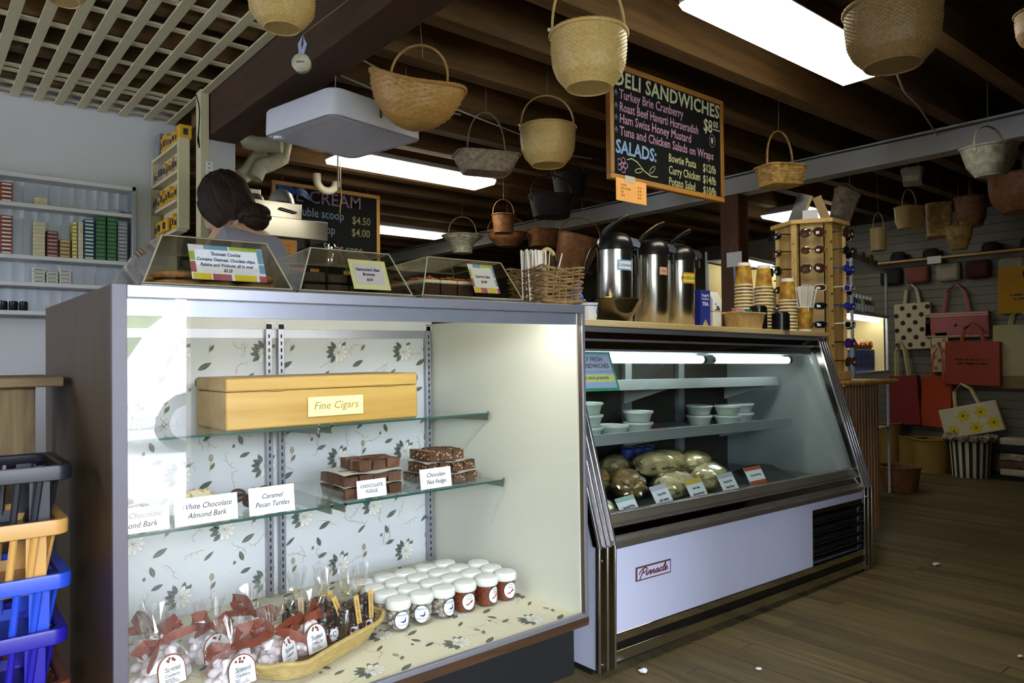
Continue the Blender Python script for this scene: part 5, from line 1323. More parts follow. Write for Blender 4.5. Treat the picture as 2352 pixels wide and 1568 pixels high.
# ---------------- box fan
def fan():
    t = thing('box_fan', 'white box fan hung flat from the ceiling, grille downwards', 'fan', (1.565, 3.105, 2.115), .20)
    a = .26; h = .115; c = .055
    def rr(s, z, n=6):
        p = []
        for cx, cy, a0 in ((s-c, s-c, 0), (-s+c, s-c, PI/2), (-s+c, -s+c, PI), (s-c, -s+c, 3*PI/2)):
            for i in range(n+1): q = a0+PI/2*i/n; p.append((cx+c*math.cos(q), cy+c*math.sin(q), z))
        return p
    m = MB(); lv = [rr(a, 0), rr(a+.002, .01), rr(a, h-.01), rr(a-.006, h)]; n = len(lv[0])
    v = [q for l in lv for q in l]; f = [(j*n+i, j*n+(i+1) % n, (j+1)*n+(i+1) % n, (j+1)*n+i) for j in range(3) for i in range(n)]
    m.add(v, f); inn = [rr(a-.02, 0), rr(a-.02, h)]; v2 = [q for l in inn for q in l]; m.add(v2, [(i, (i+1) % n, n+(i+1) % n, n+i) for i in range(n)])
    m.add(rr(a, 0)+rr(a-.02, 0), [(i, (i+1) % n, n+(i+1) % n, n+i) for i in range(n)]); m.add(rr(a-.006, h)+rr(a-.02, h), [(i, (i+1) % n, n+(i+1) % n, n+i) for i in range(n)])
    m.build('housing', mat('fan_white', '#cfd0dc', rough=.45, var=.04), t)
    gm = mat('fan_grille', '#d2d3dc', rough=.5, var=.1)
    s = MB().box(-a+.022, a-.022, -.002, .002, -.002, .003).mesh('grille_bar', gm)
    for i in range(34): put('grille_bar', s, t, (0, -a+.032+i*.0138, 0))
    s2 = MB().box(-.0025, .0025, -a+.022, a-.022, .003, .007).mesh('grille_bar', gm)
    for i in range(9): put('grille_bar', s2, t, (-.2+i*.05, 0, 0))
    MB().box(-a+.02, a-.02, -a+.02, a-.02, .030, .034).build('rear_screen', mat('fan_dark', '#2c2c30', rough=.8, var=.1), t)
    for k in range(5):
        bl = MB().grid(lambda u, v: (.03+.19*u, (.02+.075*u)*(v-.5)*1.6, .06+.03*(v-.5)), 6, 5)
        bl.build('blade', mat('fan_blade', '#8f9098', rough=.5, var=.05), t, rot=(0, 0, 2*PI*k/5))
    MB().lathe([(.04, .02), (.045, .03), (.045, .07)], 20).build('hub', gm, t)
    MB().lathe([(.022, -.014), (.026, -.01), (.026, .002)], 20, c=(-a+.055, a-.055, 0)).build('speed_knob', mat('fan_white', '#cfd0dc'), t)
    MB().box(-.005, .005, -a-.004, -a, .04, .085).build('latch', M_blackp, t)
    for x in (-.2, .2): MB().tube([(x, -.2, h), (x+.01, -.2, .34)], .002, 5).build('cord', mat('twine', '#8f8673'), t)
fan()
# ---------------- chalkboards
M_slate = mat('slate_black', '#0f1012', rough=.85, var=.3, scale=6, spec=.15)
M_oakf = wood('oak_frame', '#a9772e', '#875a1e', rough=.5, axis='X', scale=8)
M_chw = mat('chalk_cream', '#cfd6b4', rough=.9, col2='#8e9380', scale=160); M_chp = mat('chalk_pink', '#c79ac0', rough=.9, col2='#86627f', scale=160)
M_chb = mat('chalk_blue', '#8fb0e0', rough=.9, col2='#5d78a4', scale=160); M_chy = mat('chalk_yellow', '#cfcf9a', rough=.9, col2='#8a8a60', scale=160)
def stroke(t, pts, r, m, y=-.0015):
    MB().tube([(p[0], y, p[1]) for p in pts], [(r, .0006)]*len(pts), 6, flat=(0, 0, 1)).build('chalk_drawing', m, t)
def board(label, x0, x1, z0, z1, y, fw_=.03):
    t = thing('chalkboard', label, 'chalkboard', (x0, y, z0))
    W, H = x1-x0, z1-z0
    MB().box(.01, W-.01, 0, .012, .01, H-.01).build('slate', M_slate, t)
    for a in ((0, W, 0, fw_), (0, W, H-fw_, H)): MB().box(a[0], a[1], -.008, .022, a[2], a[3]).build('frame_rail', M_oakf, t, bevel=.003)
    for xx in (0, W-fw_): MB().box(xx, xx+fw_, -.008, .022, fw_, H-fw_).build('frame_stile', wood('oak_frame_v', '#a9772e', '#875a1e', axis='Z', scale=8), t, bevel=.003)
    return t
B_W, B_H = 3.38-2.492, .545
t = board('big framed chalkboard reading Deli Sandwiches and Salads, hung from the joists', 2.492, 3.38, 1.912, 2.457, 2.30, .026)
def ch(s, size, x, z, m, al='LEFT', sh=.05, sx=.8, off=.0006, rot=0., sp=1.): 
    o = text(t, s, size, (x, -.001, z), m, align=al, shear=sh, sx=sx, off=off, space=sp)
    if rot: o.rotation_euler = (PI/2, -rot, 0)
    return o
ch('DELI SANDWICHES', .098, .035, .475, M_chw, sx=.93, off=.0022, sp=1.06)
ch('$8', .095, .715, .385, M_chw, sx=.8, off=.001); ch('00', .05, .80, .405, M_chw, sx=.9); stroke(t, [(.80, .378), (.86, .378)], .003, M_chw)
ch('Turkey Brie Cranberry', .064, .068, .405, M_chp); ch('Roast Beef Havarti Horseradish', .062, .068, .345, M_chp, sx=.76)
ch('Ham Swiss Honey Mustard', .062, .068, .29, M_chp); ch('Tuna and Chicken Salads on Wraps', .062, .068, .232, M_chp, sx=.82)
ch('SALADS:', .088, .040, .155, M_chb, sx=.9, off=.0022)
for s, z, p in (('Bowtie Pasta', .165, '$12/lb'), ('Curry Chicken', .105, '$14/lb'), ('Potato Salad', .048, '$10/lb')): ch(s, .058, .425, z, M_chy, sx=.74); ch(p, .06, .705, z-.005, M_chy, sx=.76)
for z in (.405, .345, .29, .232):
    P5 = [(.046+.014*math.cos(PI/2+4*PI*i/5), z+.016*math.sin(PI/2+4*PI*i/5)) for i in range(6)]; stroke(t, P5, .0022, M_chb)
for k in range(5): stroke(t, [(.085+.024*math.cos(2*PI*k/5)+.013*math.cos(q), .075+.024*math.sin(2*PI*k/5)+.013*math.sin(q)) for q in [2*PI*i/10 for i in range(11)]], .002, M_chp)
stroke(t, [(.085+.008*math.cos(q), .075+.008*math.sin(q)) for q in [2*PI*i/10 for i in range(11)]], .002, M_chp)
stroke(t, [(.12, .105), (.15, .115), (.19, .105), (.24, .07), (.29, .052), (.34, .056)], .0026, M_chy)
for (cx, cz, an) in ((.30, .085, .7), (.20, .065, 3.4)): stroke(t, [(cx+.028*math.cos(q)*math.cos(an)-.010*math.sin(q)*math.sin(an), cz+.028*math.cos(q)*math.sin(an)+.010*math.sin(q)*math.cos(an)) for q in [2*PI*i/12 for i in range(13)]], .0018, M_chy)
stroke(t, [(.79+.026*math.cos(q), .315+.034*math.sin(q)) for q in [2*PI*i/16 for i in range(17)]], .0016, M_alu)
for q in range(5): stroke(t, [(.79, .295), (.79+.016*math.cos(.6+q*.5), .318+.016*math.sin(.6+q*.5))], .0014, M_alu)
for xx in (.05, .80): MB().tube([(xx, .01, B_H-.01), (xx, .12, B_H+.004)], .003, 6).build('hook', M_alu, t)
ts = thing('price_slip', 'orange paper price slip taped under the big chalkboard', 'sign', (2.52, 2.288, 1.815))
MB().box(0, .212, -.001, .001, 0, .105).build('paper', mat('orange_paper', '#f2ac5c', rough=.7, var=.03), ts)
MB().box(.06, .13, -.003, -.0015, .09, .122).build('tape', mat('sticky_tape', '#d8d2c0', rough=.3, alpha=.6, var=.02), ts)
M_oink = mat('brown_ink', '#7a4a22', rough=.7, var=.1)
for i, (a, b_) in enumerate((('COFFEE', '$1.35'), ('ICED COFFEE', '$1.85'), ('TEA', '$1.35'), ('CHAI', '$2.25'))): text(ts, a, .013, (.03, -.0015, .075-.016*i), M_oink, align='LEFT', sx=.9); text(ts, b_, .013, (.15, -.0015, .075-.016*i), M_oink, align='LEFT', sx=.9)
t = board('framed chalkboard reading Ice Cream beyond the steel hood', 2.05, 2.935, 1.74, 2.395, 5.2, .03)
def ch2(s, size, x, z, m, sx=.85): return text(t, s, size, (x, -.001, z), m, align='LEFT', sx=sx, off=.0004)
F_p = mat('shaded_chalk_pink', '#7c5f78', rough=.9, col2='#4a3a48', scale=160); F_b = mat('shaded_chalk_blue', '#6a7d96', rough=.9, col2='#3e4a5a', scale=160); F_y = mat('shaded_chalk_yellow', '#83835a', rough=.9, col2='#55553a', scale=160); F_w = mat('shaded_chalk_white', '#8d8d86', rough=.9, col2='#55554f', scale=160)  # chalk colours darkened to stand for the shade the far board hangs in
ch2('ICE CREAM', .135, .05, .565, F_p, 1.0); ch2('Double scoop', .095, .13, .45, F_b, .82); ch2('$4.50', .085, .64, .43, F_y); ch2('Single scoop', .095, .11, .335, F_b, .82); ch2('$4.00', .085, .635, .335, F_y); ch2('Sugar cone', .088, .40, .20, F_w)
for xx in (.1, .8): MB().tube([(xx, .01, .64), (xx, .05, .70)], .003, 6).build('hook', M_alu, t)
# ---------------- loose cords, pipes
def cord(name, pts, r, m, label, cat='cord', n=6): 
    # smooth through the points
    P = [Vector(p) for p in pts]; out = []
    for i in range(len(P)-1):
        p0, p1, p2, p3 = P[max(i-1, 0)], P[i], P[i+1], P[min(i+2, len(P)-1)]
        for k in range(8):
            q = k/8; out.append(.5*((2*p1)+(-p0+p2)*q+(2*p0-5*p1+4*p2-p3)*q*q+(-p0+3*p1-3*p2+p3)*q**3))
    out.append(P[-1])
    return tag(MB().tube(out, r, n).build(name, m), label, cat)
M_wcord = mat('white_flex', '#b9b5a8', rough=.6, var=.1)
cord('power_cord', [(1.45, 2.78, 2.37), (2.0, 2.92, 2.32), (2.6, 3.05, 2.31), (2.9, 3.1, 2.28), (3.2, 3.1, 2.29)], .004, M_wcord, 'white flex strung under the joists behind the baskets')
cord('power_cord', [(1.45, 3.1, 2.42), (1.9, 3.15, 2.38), (2.3, 3.2, 2.40)], .004, M_wcord, 'short white flex above the box fan')
cord('power_cord', [(3.46, 1.50, 2.432), (3.50, 1.46, 2.40), (3.85, 1.56, 2.405), (4.2, 1.63, 2.42), (4.79, 1.76, 2.41)], .005, M_wcord, 'white flex from the near ceiling light to the grey beam')
cord('pull_cord', [(2.17, 4.35, 2.385), (2.17, 4.35, 2.2), (2.175, 4.35, 2.15), (2.165, 4.35, 2.03)], .004, mat('yellow_twine', '#b99f62', rough=.8, var=.1), 'knotted yellow pull cord below the ceiling light')
cord('hanging_chain', [(1.98, 4.0, 2.45), (1.98, 4.0, 2.10)], .005, mat('chain_grey', '#77767a', rough=.5, metal=.6, var=.1), 'thin grey chain hanging above the steel hood')
M_pvc = mat('pvc_pipe', '#cfc9ae', rough=.4, var=.1)
t = thing('drain_pipe', 'cream plastic drain pipes and elbows beside the white post', 'pipe', (1.62, 4.45, 2.36))
MB().tube([(-.02, .0, .085), (-.02, 0, .06), (.05, -.02, .05), (.16, -.10, .045)], .048, 14).build('upper_pipe', M_pvc, t)
MB().tube([(.22, .0, .10), (.20, .0, -.01), (.13, 0, -.05), (.06, 0, -.09), (.03, 0, -.16)], .048, 14).build('lower_pipe', M_pvc, t)
MB().tube([(.12, .1, .03), (.07, .1, -.03), (.03, .1, -.10), (-.02, .1, -.14)], .05, 14).build('elbow', M_pvc, t)
for p in ((.055, 0, .05), (.175, 0, -.02), (.09, 0, -.07)): MB().ico(p, .053, 2).build('collar', M_pvc, t)
t = thing('drain_trap', 'cream curved pipe trap hanging below the far joists', 'pipe', (2.36, 4.95, 2.385))
MB().tube([(.075*math.cos(q), 0, .075*math.sin(q)) for q in [-.3-2.9*i/12+.3 for i in range(13)]]+[(-.075, 0, .04)], .028, 12).build('u_bend', M_pvc, t)
# ================================================================ BEHIND THE COUNTER, LEFT
cs = thing('carton_shelf', 'white wall shelf unit with a ribbed plastic back, holding cartons', 'shelf', (0, 4.60, 0))
M_corr = mat('ribbed_plastic', '#c5c8d6', rough=.35, var=.05)
M_shw = mat('shelf_white', '#d7d6d8', rough=.45, var=.04)
def corr(u, v):
    return (-.55+1.55*u, .126-.008*abs(((u*14*1.55/1.55) % 1.)*2-1)**3*0 + (.0), 1.33+.74*v)
MB().box(-.55, 1.0, .112, .126, 1.33, 2.07).build('back_sheet', M_corr, cs)
RB = MB().box(-.003, .003, .100, .113, 1.345, 2.06).mesh('rib', M_corr)
for i in range(27): put('rib', RB, cs, (-.53+i*.057, 0, 0))
for nm, z in (('shelf_board', 1.928), ('shelf_board', 1.655), ('shelf_board', 1.513), ('shelf_board', 1.362)):
    MB().box(-.55, 1.0, -.004, .112, z-.022, z).build(nm, M_shw, cs, bevel=.002)
MB().box(-.56, 1.02, -.006, .126, 2.06, 2.085).build('head_rail', M_shw, cs, bevel=.002)
MB().box(1.0, 1.022, -.006, .126, 1.33, 2.085).build('side_rail', M_alu, cs, bevel=.002)
def cartons(x, z, w_, h, n, col, name, what, y=4.625, stripe=None, cols=1, pos=''):
    m = mat('carton_'+name, col, rough=.45, var=.08)
    sm = mat('carton_stripe_'+name, stripe or '#e8e2cf', rough=.45, var=.05)
    me = MB().box(0, w_-.003, 0, .07, 0, h-.002).mesh('carton', m); se = MB().box(.006, w_-.009, -.0008, .0004, h*.25, h*.62).mesh('printed_band', sm)
    for k in range(n):
        o = put('carton', me, None, (x, y, z+.0005+k*h), (0, 0, random.uniform(-.02, .02)))
        tag(o, '%s, %s from top' % (what, ORD[n-1-k]), 'carton', 'cartons on the back wall shelf'); put('printed_band', se, o)
z1, z2, z3, z4 = 1.928, 1.655, 1.513, 1.362
cartons(.385, z1, .055, .021, 5, '#8c2f2a', 'red', 'dark red carton at the left on the top shelf')
cartons(.537, z1, .057, .021, 2, '#d9cfa0', 'cream', 'cream carton alone on the top shelf', stripe='#c9bd86')
cartons(.385, z2, .055, .0205, 10, '#8c2f2a', 'red', 'dark red carton at the left on the second shelf')
cartons(.530, z2, .055, .0205, 9, '#ddd5ad', 'cream2', 'cream carton of the tall cream stack', stripe='#c9b98a')
cartons(.591, z2, .055, .0205, 7, '#6b2a2c', 'wine', 'wine red carton right of the cream stack', stripe='#b98a80')
cartons(.650, z2, .053, .0205, 5, '#9a7a45', 'gold', 'gold brown carton right of the wine stack', stripe='#cbb27c')
cartons(.708, z2, .028, .0205, 10, '#c8b24c', 'yellow', 'yellow and white carton in a narrow stack', stripe='#ece8d8')
cartons(.738, z2, .026, .0205, 10, '#e4e0d2', 'white', 'white carton edge beside the yellow stack', stripe='#d8b94c')
cartons(.766, z2, .053, .0205, 11, '#27576b', 'teal', 'teal and white carton stack piece', stripe='#e6ead8')
cartons(.822, z2, .053, .0225, 11, '#2c6138', 'green', 'green carton of the left green stack', stripe='#4f8a58')
cartons(.879, z2, .051, .0225, 11, '#2c6138', 'green', 'green carton of the right green stack', stripe='#4f8a58')
cartons(.934, z2, .051, .0205, 11, '#8d8f95', 'grey', 'grey carton at the right end of the second shelf', stripe='#b7b9bf')
for i, n in enumerate((4, 3, 4)): cartons(.530+i*.060, z3, .055, .0205, n, '#dcdad2', 'whitepack', 'small white pack in the %s pile of the third shelf' % ('left', 'middle', 'right')[i], stripe='#8c7f6a')
for i in range(3):
    o = MB().lathe([(.018, 0), (.02, .003), (.02, .045), (.016, .05)], 18).build('dark_tin', mat('dark_tin', '#27242a', rough=.3, metal=.5, var=.2), None, loc=(.40+i*.045, 4.65, z4+.0005)); tag(o, '%s dark tin from the left on the bottom wall shelf' % ORD[i], 'tin')
o = MB().lathe([(.05, 0), (.055, .012), (.05, .018)], 24).build('grey_dish', M_greym, None, loc=(.93, 4.66, z1+.0005)); tag(o, 'shallow grey dish at the right end of the top wall shelf', 'dish')
# film shelf turned sideways to the counter
fs = thing('film_shelf', 'narrow cream shelf unit of yellow film boxes beside the post', 'shelf', (0, 0, 0))
MB().box(1.128, 1.186, 4.15, 4.175, 1.80, 2.29).build('end_panel', M_cream, fs, bevel=.002)
MB().box(1.178, 1.19, 4.175, 4.71, 1.80, 2.29).build('back_sheet', M_cream, fs)
MB().box(1.128, 1.186, 4.69, 4.71, 1.80, 2.29).build('end_panel', M_cream, fs, bevel=.002)
FZ = [1.805, 1.965, 2.12, 2.272]
for z in FZ: MB().box(1.126, 1.18, 4.175, 4.69, z-.016, z).build('shelf_board', M_cream, fs, bevel=.001)
M_film_y = mat('film_yellow', '#d9a526', rough=.4, var=.08); M_film_g = mat('film_grey', '#7f8288', rough=.4, var=.1)
random.seed(17)
nm4 = ['bottom', 'lower middle', 'upper middle', 'top']
for s_, z in enumerate(FZ):
    y = 4.19; i = 0
    while y < 4.64:
        d_ = random.choice((.035, .042, .05)); h = random.uniform(.06, .10) if s_ else random.uniform(.05, .09)
        if s_ == 3 and y > 4.5: break
        grey = (s_ in (1, 2)) and random.random() < .35
        o = MB().box(1.13, 1.172, 0, d_-.004, 0, h).build('film_box', M_film_g if grey else M_film_y, None, loc=(0, y, z+.0005)); tag(o, '%s film box, %s from the near end of the %s film shelf' % ('grey' if grey else 'yellow', ORD[i], nm4[s_]), 'film box', 'film boxes on the narrow shelf')
        MB().box(1.1292, 1.1302, .006, d_-.010, h*.3, h*.7).build('printed_band', M_ink, o)
        y += d_+.004; i += 1
for k in range(2):
    t = thing('disposable_camera', ('yellow disposable camera hanging at the bottom of the film shelf', 'yellow disposable camera next to the lower one')[k], 'camera', (1.108, 4.30+k*.11, 1.808))
    MB().box(0, .02, 0, .085, 0, .07).build('camera_body', M_film_y, t, bevel=.006); MB().lathe([(.02, 0), (.018, .006), (.0005, .007)], 18, M=Matrix.Translation((0, .045, .03)) @ Matrix.Rotation(-PI/2, 4, 'Y')).build('lens', M_blackp, t)
o = MB().box(1.13, 1.17, 4.53, 4.64, 2.2725, 2.40).build('photo_box', mat('photo_print', '#4c5a44', rough=.4, col2='#8a8f98', scale=14)); tag(o, 'dark photo-printed box on top of the film shelf', 'box')
o = MB().box(1.135, 1.20, 4.16, 4.22, 2.29, 2.365).build('film_box', M_film_y, bevel=.004); tag(o, 'large yellow film box on top at the near corner', 'film box'); MB().box(1.155, 1.18, 4.158, 4.161, 2.31, 2.345).build('printed_band', M_ink, o)
cord('black_lead', [(1.19, 4.05, 2.50), (1.205, 4.045, 2.42), (1.20, 4.045, 2.30), (1.196, 4.045, 2.26), (1.205, 4.045, 2.22), (1.198, 4.045, 2.30)], .003, M_blackp, 'black lead dangling in front of the film shelf')
# ring sign and printed sheet on the post
t = thing('notice_sheet', 'white vertical notice with black letters on the post', 'sign', (1.232, 4.035, 1.86))
MB().box(0, .038, -.003, 0, 0, .29).build('sheet', M_paper, t); text(t, 'S', .05, (.019, -.0035, .145), M_ink, off=.002); text(t, 'M', .03, (.019, -.0035, .085), M_ink, off=.001)
for k in range(3): MB().ico((.019, -.0035, .235+k*.022), .004, 1, sc=(1, .3, 1)).build('printed_dot', M_ink, t)
t = thing('blue_disc', 'dark blue oval disc hanging left of the notice', 'disc', (1.212, 4.035, 1.97))
MB().lathe([(.0005, -.004), (.05, -.004), (.056, 0), (.05, .004), (.0005, .004)], 28, M=Matrix.Rotation(PI/2, 4, 'X') @ Matrix.Diagonal((.45, 1, 1, 1)), cap=(False, False)).build('disc_body', mat('disc_blue', '#2a2f5c', rough=.4, var=.1), t); MB().ico((0, -.005, 0), .012, 2, sc=(.5, .3, 1)).build('disc_hole', M_black, t)
o = MB().box(1.272, 1.40, 4.122, 4.134, 1.90, 2.02).build('blue_notice', mat('notice_blue', '#3d4a68', rough=.5, var=.1)); tag(o, 'blue-grey notice fixed on the white post behind the woman', 'sign')
# steel hood and bowls
hd = thing('steel_hood', 'stainless steel hood cabinet behind the woman', 'hood', (1.42, 3.95, 1.775))
MB().box(0, .47, 0, .45, 0, .108).build('lower_box', M_steel, hd, bevel=.003); MB().box(0, .335, .05, .42, .1085, .205).build('upper_box', M_steel, hd, bevel=.003)
MB().tube([(.20, .048, .165), (.20, .03, .165), (.295, .03, .150), (.295, .048, .150)], .005, 8).build('handle', M_chrome, hd)
for xx in (.03, .44): MB().box(xx-.012, xx+.012, .2, .224, -1.775, 0).build('support_leg', M_dgrey, hd)
def bowl(x, y, z, r, h, label, flip=True):
    t = thing('metal_bowl', label, 'bowl', (x, y, z)); pr = [(r, 0), (r+.004, .003), (r*.97, h*.35), (r*.75, h*.75), (r*.45, h*.97), (.0005, h)]
    MB().lathe(pr, 32, cap=(False, False)).build('bowl_shell', mat('dull_steel', '#c9c6bc', rough=.38, metal=.75, var=.08), t); MB().lathe([(r*.98, 0), (r*.9, h*.3), (.0005, h*.9)], 24, cap=(False, False)).build('inside', M_dgrey, t)
    MB().tube([((r+.002)*math.cos(q), (r+.002)*math.sin(q), .002) for q in [2*PI*i/32 for i in range(32)]], .003, 6, True).build('rim', M_chrome, t)
bowl(1.665, 4.08, 1.9815, .072, .085, 'upturned steel bowl on the hood cabinet'); bowl(1.545, 4.16, 1.9815, .055, .06, 'smaller upturned steel bowl left on the hood')
o = MB().box(1.52, 1.60, 4.22, 4.32, 1.981, 2.085).build('steel_canister', M_steel, bevel=.004); tag(o, 'square steel canister behind the upturned bowls', 'canister')
o = MB().grid(lambda u, v: (1.66+.20*u, 4.10+.06*v-.02*math.sin(u*5), 2.075-.05*max(0, u-.75)*4*(1-v)+.02*math.sin(u*7+v*2)+.02*v), 16, 6); o.grid(lambda u, v: (1.66+.20*u, 4.102+.06*v-.02*math.sin(u*5), 2.072-.05*max(0, u-.75)*4*(1-v)+.02*math.sin(u*7+v*2)+.02*v), 16, 6)
o = o.build('blue_cloth', mat('blue_cloth', '#2457a0', rough=.8, var=.15)); tag(o, 'crumpled blue cloth lying on the bowls', 'cloth')
o = MB().box(1.69, 1.755, 4.12, 4.28, 1.9812, 2.062).build('white_bin', M_whitep, bevel=.004); tag(o, 'white square container under the blue cloth', 'container')
t = thing('price_slip', 'orange paper price slip below the steel hood', 'sign', (1.535, 3.945, 1.625))
MB().box(0, .165, -.001, .001, 0, .135).build('paper', mat('orange_paper2', '#e09a4c', rough=.7, var=.03), t)
for i in range(4): text(t, '$1.%d5' % (2+i), .015, (.11, -.0015, .10-.022*i), M_oink)
t = thing('shake_mixer', 'chrome mixer head beside the hood', 'mixer', (1.96, 4.05, 0)); MB().lathe([(.028, 1.64), (.034, 1.65), (.034, 1.70), (.026, 1.74), (.03, 1.76), (.02, 1.775)], 24).build('mixer_head', M_chrome, t); MB().box(-.05, .05, -.06, .06, 0, 1.64).build('stand', M_dgrey, t)
t = thing('red_lever_tap', 'tap with a red lever in front of the ice cream board', 'tap', (2.06, 4.25, 0)); MB().tube([(0, 0, 1.78), (.06, 0, 1.74), (.085, 0, 1.71)], .011, 8).build('red_lever', mat('lever_red', '#b8341c', rough=.4, var=.1), t); MB().lathe([(.03, 1.66), (.034, 1.67), (.034, 1.69), (.02, 1.70), (.012, 1.77)], 20).build('tap_body', M_chrome, t); MB().box(-.03, .03, -.03, .03, 0, 1.66).build('stand', M_dgrey, t)
# back counter under it all
o = MB().box(1.30, 2.3, 3.92, 4.6, 0, .92).build('back_counter', M_veneer, bevel=.004) if False else None

# ---------------- the woman
def woman():
    # stands on a duckboard behind the case, turned to her left, head bowed
    px, py = 1.165, 3.265
    db = thing('duckboard', 'wooden duckboard on the floor behind the display case', 'duckboard', (px, py+.05, 0))
    for i in range(6): MB().box(-.45, .45, -.3+i*.105, -.22+i*.105, .175, .20).build('slat', M_floorw, db)
    for xx in (-.35, .33): MB().box(xx, xx+.05, -.3, .31, 0, .175).build('bearer', M_floorw, db)
    root = thing('person', 'woman with dark pinned-up hair and grey T-shirt, back turned, looking down', 'person', (px, py, .20), 2.05)
    # local frame: +X is the way she faces, +Y her left, Z up; height 1.80
    H = 1.80
    skin = mat('skin', '#c79d7c', rough=.5, var=.06, scale=12)
    def skinmesh(name, V, E, Rr, m, root_i=0, sub=2):
        me = bpy.data.meshes.new(name); me.from_pydata(V, E, []); me.materials.append(m)
        o = bpy.data.objects.new(name, me); COL.objects.link(o); o.parent = root; o.matrix_local = Matrix.Identity(4)
        sk = o.modifiers.new('skin', 'SKIN'); sk.use_smooth_shade = True
        for i, r in enumerate(Rr): me.skin_vertices[0].data[i].radius = r if isinstance(r, tuple) else (r, r)
        me.skin_vertices[0].data[root_i].use_root = True
        ss = o.modifiers.new('sub', 'SUBSURF'); ss.levels = sub; ss.render_levels = sub
        return o
    V = [(0,0,.93), (.0,0,1.08), (-.01,0,1.25), (-.02,0,1.40), (-.005,0,1.475), (.03,0,1.52), (.06,0,1.56), (.075,0,1.61), (.075,0,1.65)]
    E = [(i, i+1) for i in range(8)]; R = [(.125,.16), (.105,.135), (.115,.15), (.10,.14), (.05,.052), (.047,.05), (.07,.062), (.088,.074), (.062,.052)]
    def limb(pts, rad, frm):
        b = len(V)
        for p, r in zip(pts, rad): V.append(p); R.append(r)
        E.append((frm, b))
        for i in range(len(pts)-1): E.append((b+i, b+i+1))
    for s in (-1, 1):
        limb([(-.02, s*.16, 1.405), (.0, s*.21, 1.30), (.06, s*.235, 1.10), (.20, s*.19, .99), (.30, s*.13, .98), (.345, s*.115, .975)], [.055, .048, .04, .034, .026, (.04, .018)], 3)
        limb([(0, s*.09, .90), (.015, s*.10, .70), (.02, s*.105, .48), (-.005, s*.105, .28), (-.02, s*.105, .09), (.06, s*.11, .035), (.15, s*.115, .025)], [.095, .08, .058, .055, .038, .036, .028], 0)
    body = skinmesh('body', V, E, R, skin)
    # fingers and thumb, each a bent chain rooted in the palm
    for s in (-1, 1):
        fv = []; fe = []; fr = []
        for k, (dy, ln_) in enumerate(((-.024, .075), (-.008, .085), (.008, .08), (.024, .062))):
            b = len(fv); x0 = .335
            for q, (a, dz) in enumerate(((0, 0), (.4, -.003), (.72, -.016), (1., -.036))): fv.append((x0+ln_*a*(.9 if q == 3 else 1), s*.115+dy, .975+dz)); fr.append(.0088-.0008*q)
            fe += [(b, b+1), (b+1, b+2), (b+2, b+3)]
            if k: fe.append((b, b-4))
        b = len(fv)
        for p in ((.315, s*(.115-.03), .972), (.345, s*(.115-.052), .962), (.375, s*(.115-.056), .952)): fv.append(p); fr.append(.0098)
        fe += [(b, b+1), (b+1, b+2), (b, 0)]
        skinmesh('hand', fv, fe, fr, skin, 0, 1)
    shirt = mat('grey_tshirt', '#8e8d9a', rough=.85, var=.06, scale=30, bump=.1)
    SV = [(0,0,.92), (0,0,1.08), (-.01,0,1.25), (-.02,0,1.40), (-.018,0,1.475)]; SE = [(0,1),(1,2),(2,3),(3,4)]; SR = [(.145,.18), (.118,.15), (.128,.165), (.116,.158), (.07,.085)]
    for s in (-1, 1):
        b = len(SV); SV += [(-.02, s*.165, 1.405), (.005, s*.225, 1.27)]; SR += [.066, .062]; SE += [(3, b), (b, b+1)]
    skinmesh('tshirt', SV, SE, SR, shirt)
    TV = [(0,0,.93), (0,.09,.88), (.015,.10,.70), (.02,.105,.48), (-.02,.105,.10), (0,-.09,.88), (.015,-.10,.70), (.02,-.105,.48), (-.02,-.105,.10)]
    skinmesh('trousers', TV, [(0,1),(1,2),(2,3),(3,4),(0,5),(5,6),(6,7),(7,8)], [(.13,.165), .105, .09, .07, .06, .105, .09, .07, .06], mat('dark_trousers', '#23252d', rough=.8, var=.1))
    # head features, head tipped forward
    Hd = Matrix.Translation((.035, 0, 1.475)) @ Matrix.Rotation(.45, 4, 'Y') @ Matrix.Scale(1.1, 4)
    f = MB(); f.grid(lambda u, v: (lambda a, b: ((.098*math.cos(b)*math.cos(a)+.012*max(0, math.cos(a))*(1 if math.sin(b) < 0 else .2))+.02, .076*math.cos(b)*math.sin(a)*(1-.18*max(0, -math.sin(b))), .12+.118*math.sin(b)))(2*PI*u, PI*(v-.5)), 28, 20, closeu=True)
    f.ico((.128, 0, .10), .016, 2, sc=(1, .8, 1.5))
    for s in (-1, 1): f.ico((.012, s*.078, .11), .022, 2, sc=(.7, .35, 1.25))
    ho = put('head', f.mesh('head', skin), root); ho.matrix_local = Hd
    for s in (-1, 1): MB().ico((.101, s*.032, .125), .011, 2).build('eye', M_whitep, ho)
    MB().ico((.122, 0, .055), .016, 2, sc=(.5, 1.4, .4)).build('mouth', mat('lips', '#9a5a50', rough=.5, var=.05), ho)
    hairm = mat('dark_brown_hair', '#2e1b10', rough=.65, col2='#150c07', scale=60, stretch=(1, 1, .15), bump=.8, bscale=90, spec=.25)
    rnd = random.Random(6); hm = MB()
